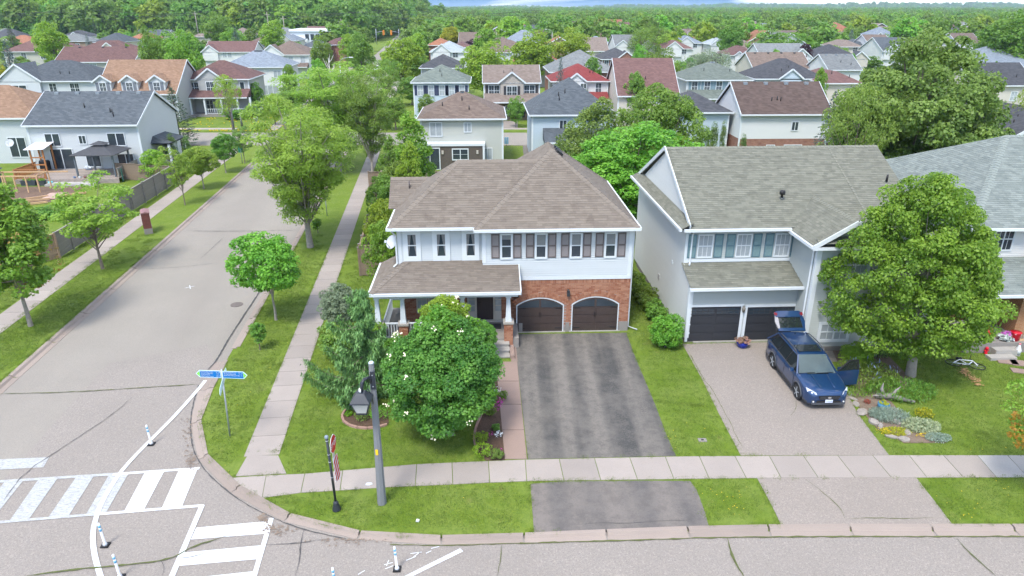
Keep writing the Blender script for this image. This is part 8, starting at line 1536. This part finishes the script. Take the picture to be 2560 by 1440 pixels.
for u, v, lab, c, s in ((.6, -4.3, 'small blue cup-shaped pot at the deck edge, leftmost of four', (.12, .2, .35), .13), (1.1, -4.3, 'white pot at the deck edge, second of four', (.6, .62, .62), .13), (1.6, -4.35, 'brown pot at the deck edge, third of four', (.2, .1, .08), .15), (2.1, -4.35, 'dark blue pot at the deck edge, fourth of four', (.08, .11, .16), .14)):
    o = thing('pot', (*HW(u, v), .55), 0, lab, 'pot'); MB().lathe([(s*.7, 0), (s, s*1.2), (s*.8, s*1.2)], 10).put('pot_body', M('pot_%d' % int(c[0]*100), c, .5), o); MB().lathe([(s*.8, 0), (s*.2, .04)], 10, (0, 0, s*1.1)).put('soil', MULCH, o)
def planter(u, v, w, lab, c, leafy, dz=.55):
    o = thing('planter', (*HW(u, v), dz), hr, lab, 'planter'); MB().box(-w/2, w/2, -.22, .22, 0, .42).box(-w/2-.03, w/2+.03, -.25, .25, .40, .46).put('box', M('dark_planter', c, .6), o); V, t, C = crown(int(w*10), (w*.45, .2, .12), .5, 14, .1, 26, .1); put('foliage', quads('foliage', V, t, LM['maple']), o)
planter(-3.2, -5.1, 1.3, 'long dark planter trough before the orange railing', (.05, .06, .07), 1, .1); planter(-2.0, -5.2, .6, 'square dark planter right of the long trough', (.06, .07, .07), 1, .1)
o = thing('bucket', (*HW(-1.35, -4.95), .1), 0, 'turquoise tub at the foot of the orange railing', 'tub'); MB().lathe([(.16, 0), (.22, .3), (.2, .3)], 12).put('tub_body', M('turquoise_plastic', (.15, .5, .55), .5), o); MB().lathe([(.2, 0), (.01, .02)], 10, (0, 0, .2)).put('soil', MULCH, o)
o = thing('tarpaulin', (*HW(-.05, -.5), .55), 0, 'crumpled white bag by the patio door on the deck', 'bag'); V, t, C = crown(77, (.3, .25, .16), .18, 14, .12, 14, .2); put('sheet', quads('sheet', V, t, M('white_plastic', (.6, .65, .72), .4)), o)
o = thing('garden_reel', (*HW(5.0, -4.2), .1), 0, 'slim green post beside the grey deck railing', 'post'); MB().lathe([(.1, 0), (.07, .3), (.07, 1.2), (.09, 1.25), (.02, 1.3)], 8).put('post_body', M('dark_green_metal', (.03, .10, .08), .5), o)
gm = MB().prism([HW(-5.3, -5.8), HW(2.2, -5.8), HW(2.6, -11.5), HW(-5.5, -11.5)], 0, .12); gm.put('garden_soil', M('garden_soil', (.13, .085, .06), .95, .4, 6), kind='structure')
WD = M('new_timber', (.46, .30, .17), .8, .15, 4); vg = thing('vegetable_enclosure', (hx, hy, .1), hr, 'timber and mesh vegetable enclosure before the deck', 'garden frame')
for x in (-4.6, -3.6, -2.6, -1.6, -.6): MB().box(x-.05, x+.05, -8.05, -7.95, 0, 1.5).put('post', WD, vg)
for x in (-4.6, -.6): MB().box(x-.05, x+.05, -6.25, -6.15, 0, 1.5).put('post', WD, vg)
for a, b in (((-4.7, -8), (-.5, -8)), ((-4.7, -6.2), (1.2, -6.2)), ((-4.6, -8), (-4.6, -6.2)), ((-.6, -8), (-.6, -6.2))): MB().beam((*a, 1.5), (*b, 1.5), .06, .12).put('rail', WD, vg)
for i in range(9):
    o = MB().box(-.6, .6, -.06, .06, 0, .05).put('plank', M('pinkish_plank', (.50, .36, .30), .8, .15), loc=(*HW(1.2+i*.05, -8.6-i*.24), .15+.02*(i % 2)), rot=(0, 0, hr+rad(8)+.03*(i % 3))); tag(o, ['topmost', 'second', 'third', 'fourth', 'fifth', 'sixth', 'seventh', 'eighth', 'bottom'][i]+' pale plank of the row laid beside the vegetable garden', 'plank', 'planks beside the vegetable garden')
for i, (u, v, r) in enumerate(((.3, -10.4, .7), (.9, -11.2, .5), (1.3, -12.3, .5), (3.0, -9.3, .7))):
    o = MB().box(-1.0, 1.0, -.06, .06, 0, .16).put('beam', WD, loc=(*HW(u, v), .15), rot=(0, 0, r)); tag(o, ['long timber edging beam under the plank row', 'shorter timber beam below the long one', 'lowest timber beam near the tan fence', 'timber beam right of the planks'][i], 'timber beam')
sh = thing('shed', (*HW(-7.2, -5.6), .1), hr, 'small shed with grey-blue roof at the left edge by the orange railing', 'shed'); MB().box(-1.3, 1.2, -1.2, 1.2, 0, 1.5).put('wall', M('shed_green', (.09, .13, .12), .7), sh); MB().mesh([(-1.5, -1.4, 1.45), (1.4, -1.4, 1.45), (1.4, 1.4, 1.45), (-1.5, 1.4, 1.45), (-1.5, 0, 2.1), (1.4, 0, 2.1)], [(0, 1, 5, 4), (2, 3, 4, 5), (1, 2, 5), (3, 0, 4), (3, 2, 1, 0)]).put('roof', RM('blue'), sh)
pg = thing('pergola', (*HW(6.4, -.5), .05), hr, 'low weathered pergola frame between the light blue house and the fence', 'pergola')
for x in (0, 1.4, 2.8): MB().box(x-.06, x+.06, -.06, .06, 0, 1.9).put('post', FW[0], pg)
for z in (1.9, 1.55, 1.2): MB().beam((-.3, 0, z), (3.1, 0, z), .08, .08).put('rail', FW[0], pg)
ds2 = thing('satellite_dish', (*G(25, 358, 3.0), 3.0), 0, 'grey satellite dish on the tan roof house at the left edge', 'satellite dish'); dish(ds2, .38, (.2, -.8, .5))
# porch wing of the light blue house
pw = MB(); pw.face([(5.05, 3, 3.3), (7.2, 2.2, 2.6), (7.2, 6.5, 2.6), (5.05, 6, 3.3)]); pw.face([(5.05, 3, 3.3), (5.05, 2.2, 2.6), (7.2, 2.2, 2.6)]); pw.face([(5.05, 2.2, 2.5), (7.2, 2.2, 2.5), (7.2, 6.5, 2.5), (5.05, 6.5, 2.5)]); pw.put('side_porch_roof', RM('slate'), Hl)
for y in (2.4, 4.4, 6.3): MB().box(6.9, 7.1, y-.1, y+.1, 0, 2.5).put('column', WHITE, Hl)
# canopy behind the corner house, patio things
gz2 = thing('gazebo', (*((1248-1280)/FPX*zcam(61, 2.4), 61), 0), .05, 'grey ribbed metal gazebo roof just over the ridge of the corner house', 'gazebo'); m = MB(); E = [(-1.75, -1.6, 2.2), (1.75, -1.6, 2.2), (1.75, 1.6, 2.2), (-1.75, 1.6, 2.2)]
for i in range(4): m.face([E[i], E[(i+1) % 4], (0, 0, 3.0)])
m.put('canopy', M('charcoal_metal_roof', (.11, .11, .105), .5, .15), gz2)
for i in range(-8, 9):
    x = i*.2; f = abs(x)/1.75; MB().beam((x, -1.61, 2.21), (x*.02+x*f*.98, -1.6*f, 2.2+.8*(1-f)+.02), .02, .02).put('rib', DARK, gz2)
for e in E: MB().box(e[0]*.95-.05, e[0]*.95+.05, e[1]*.95-.05, e[1]*.95+.05, 0, 2.2).put('post', DARK, gz2)
MB().box(-2.2, 6, 64.5, 68.5, .0, .13).put('patio', CONCG, kind='structure')
# neighbour drives of the back street
for x0 in (-9.5, 1.3, 14.5): MB().prism([(x0, 75), (x0+4, 75), (x0+4, 84.6), (x0, 84.6)], 0, .112).put('rear_driveway', ASPHD, kind='structure')
MB().prism([(-2, 97.6), (.8, 97.6), (.8, 104), (-2, 104)], 0, .09).put('rear_driveway', ASPHR, kind='structure')
# ------------------------------------------------------------------ lamps, signs, poles, cars far away
def cobra(px, D, top, label, side=1, mat=SGREY, L=2.2):
    x = (px-1280)/FPX*zcam(D, 5); H = PD(px, top, D)[1]; o = thing('street_light', (x, D, 0), 0, label, 'street light'); MB().tube([(0, 0, 0), (0, 0, H*.92)], [.1, .06], 7).put('pole', mat, o); MB().tube([(0, 0, H*.92), (side*L*.3, 0, H*.98), (side*L*.8, 0, H)], .04, 6).put('arm', mat, o); MB().box(min(side*L*.75, side*L*1.05), max(side*L*.75, side*L*1.05), -.12, .12, H-.08, H+.05).put('lamp_head', PWHITE, o)
for a in ((1718, 260, 74, 'far curved street light beyond the gabled houses', -1), (1380, 230, 73, 'far curved street light in the centre above the trees', -1), (2214, 290, 82, 'left one of the twin far street lights above the oak', -1), (2224, 285, 83, 'right one of the twin far street lights above the oak', -1), (2330, 290, 84, 'far street light right of the twin pair', -1), (2418, 290, 86, 'far street light at the far right, left of two', 1), (2412, 292, 87, 'far street light at the far right, right of two', 1), (852, 122, 143, 'curved grey street light beside the bare white tree', 1), (893, 160, 118, 'curved street light on the far side street', 1)): cobra(*a)
def lamppost(px, py, top, label, arm=0):
    x, y = G(px, py, .1); H = PD(px, top, y)[1]-.1; o = thing('street_lamp', (x, y, .1), 0, label, 'street lamp'); MB().tube([(0, 0, 0), (0, 0, H)], [.16, .1], 8).put('pole', CPOLE, o)
    if arm: MB().tube([(0, 0, H-.6), (arm*.5, 0, H-.1), (arm*.9, 0, H-.2), (arm, 0, H-.6)], .05, 6).put('arm', BLK, o)
    z = H-1.1 if arm else H; a = arm or -.35
    if not arm: MB().tube([(0, 0, H-.3), (-.35, 0, H)], .05, 6).put('arm', BLK, o)
    MB().lathe([(.12, 0), (.3, .35), (.32, .38), (.1, .62), (.02, .7)], 6, (a, 0, z-.1), smooth=False).put('lantern', M('frosted_glass', (.42, .43, .42), .25, .1) if arm else BLK, o)
lamppost(585, 325, 238, 'tall grey lamp pole by the corner lot of the maroon roof porch house'); lamppost(605, 316, 281, 'short lamp pole with long arm and lantern before the maroon roof porch house', 2.1)
def signpost(px, py, top, label, mat, w=.7, h=.22, dbl=True):
    x, y = G(px, py, .1); H = PD(px, top, y)[1]; o = thing('street_sign', (x, y, .1), 0, label, 'street sign'); MB().tube([(0, 0, 0), (0, 0, H)], .035, 6).put('pole', SGREY, o); MB().box(-w/2, w/2, -.02, .01, H-h, H).put('name_plate', mat, o)
    if dbl: MB().box(-.015, .015, -w/2, w/2, H-2*h-.03, H-h-.03).put('name_plate', mat, o)
SG = M('street_sign_green', (.02, .30, .17), .4); signpost(716, 325, 265, 'green street name sign at the far street corner', SG, 1.0, .3); signpost(606, 408, 367, 'small green back of a sign near the dusky verge tree', SG, .5, .7, False); signpost(818, 540, 478, 'thin sign post beside the big honey locust', SGREY, .45, .5, False)
# blue mobile-style sign by the cross street, recycling bin, shopping of small bits
signpost(1266, 366, 345, 'blue and white yard sign near the cross street kerb', M('pale_blue_sign', (.25, .45, .6), .5), .5, .8, False)
# traffic signals
for px, s, lab in ((940, 1, 'left traffic signal arm with amber housing far up the side street'), (997, -1, 'right traffic signal arm with amber housing far up the side street')):
    D = 330; x = (px-1280)/FPX*zcam(D, 5); H = PD(px, 72, D)[1]; o = thing('traffic_signal', (x, D, 0), 0, lab, 'traffic signal'); MB().tube([(0, 0, 0), (0, 0, H)], .12, 6).put('pole', SGREY, o); MB().tube([(0, 0, H-1.5), (s*3.4, 0, H-1.0)], .08, 6).put('arm', SGREY, o); MB().box(s*3.4-.35, s*3.4+.35, -.3, .3, H-2.6, H-.6).put('signal_head', M('amber_housing', (.75, .25, .02), .5), o)
    for k in range(3): MB().tube([(s*3.4, -.34, H-1.0-k*.6), (s*3.4, -.30, H-1.0-k*.6)], .16, 8).put('lens', DARK, o)
for i, (px, top, D, lab) in enumerate(((495, 28, 335, 'wooden utility pole before the wooded hill, leftmost'), (673, 30, 335, 'wooden utility pole before the wooded hill, second'), (712, 40, 330, 'wooden utility pole with crossarm above the modern building, third'), (855, 47, 330, 'wooden utility pole before the wooded hill, rightmost'))):
    x = (px-1280)/FPX*zcam(D, 5); H = PD(px, top, D)[1]; o = thing('utility_pole', (x, D, 0), 0, lab, 'utility pole', 'utility poles before the wooded hill'); MB().tube([(0, 0, 0), (0, 0, H)], [.22, .14], 6).put('pole', M('pole_wood', (.3, .27, .24), .9), o); MB().box(-1.2, 1.2, -.1, .1, H-1.2, H-1.0).put('crossarm', M('pole_wood', (.3, .27, .24), .9), o)
for i, z in enumerate((13.6, 12.6, 11.4)):
    m = MB(); P = [(x, 333+(x+150)*.0, z+.9*sin(x*.09+i)) for x in range(-260, 20, 8)]; m.tube([(x, y, zz) for x, y, zz in P], .05, 4); tag(m.put('power_line', DARK), ['topmost', 'middle', 'lowest'][i]+' power line strung before the wooded hill', 'power line')
def farcar(off, D, col, label, rz=0, L=4.5):
    x, y = SP(off, D); o = thing('parked_car', (x, y, .02), SA+rz, label, 'car'); cm_ = M('car_'+label.split()[0], col, .3, .05, spec=.6); m = MB(); P = [(-L/2, .3), (L/2, .3), (L/2, .85), (L/2-.5, .98), (L*.18, 1.02), (-L*.28, 1.04), (-L/2, .82)]
    m.prism(P, -.88, .88); m.put('body', cm_, o, rot=(pi/2, 0, pi/2)); m = MB(); m.mesh([(sx*w, yy, z) for z, w, a, b in ((1.0, .80, -L*.24, L*.38), (1.5, .62, -L*.08, L*.26)) for sx, yy in ((-1, a), (1, a), (1, b), (-1, b))], [(0, 1, 5, 4), (1, 2, 6, 5), (2, 3, 7, 6), (3, 0, 4, 7)]); m.put('window', CGL, o); MB().box(-.60, .60, -L*.07, L*.25, 1.49, 1.54).put('roof', cm_, o)
    for sx in (-1, 1):
        for yy in (-L*.32, L*.32): MB().tube([(sx*.7, yy, .33), (sx*.92, yy, .33)], .33, 12).put('wheel', BLACK, o)
farcar(.9, 187, (.72, .74, .78), 'white car driving towards the camera far up the side street'); farcar(1.4, 205, (.03, .04, .06), 'black car right behind the white one far up the side street'); farcar(-3.2, 212, (.35, .4, .5), 'silver-blue car parked at the left kerb far up the side street'); farcar(1.5, 262, (.25, .35, .45), 'teal grey car near the traffic signals'); farcar(1.2, 300, (.5, .52, .55), 'pale grey car at the traffic signals')

for o in bpy.data.objects:
    if o.name.startswith('lettering'): o['kind'] = 'stuff'
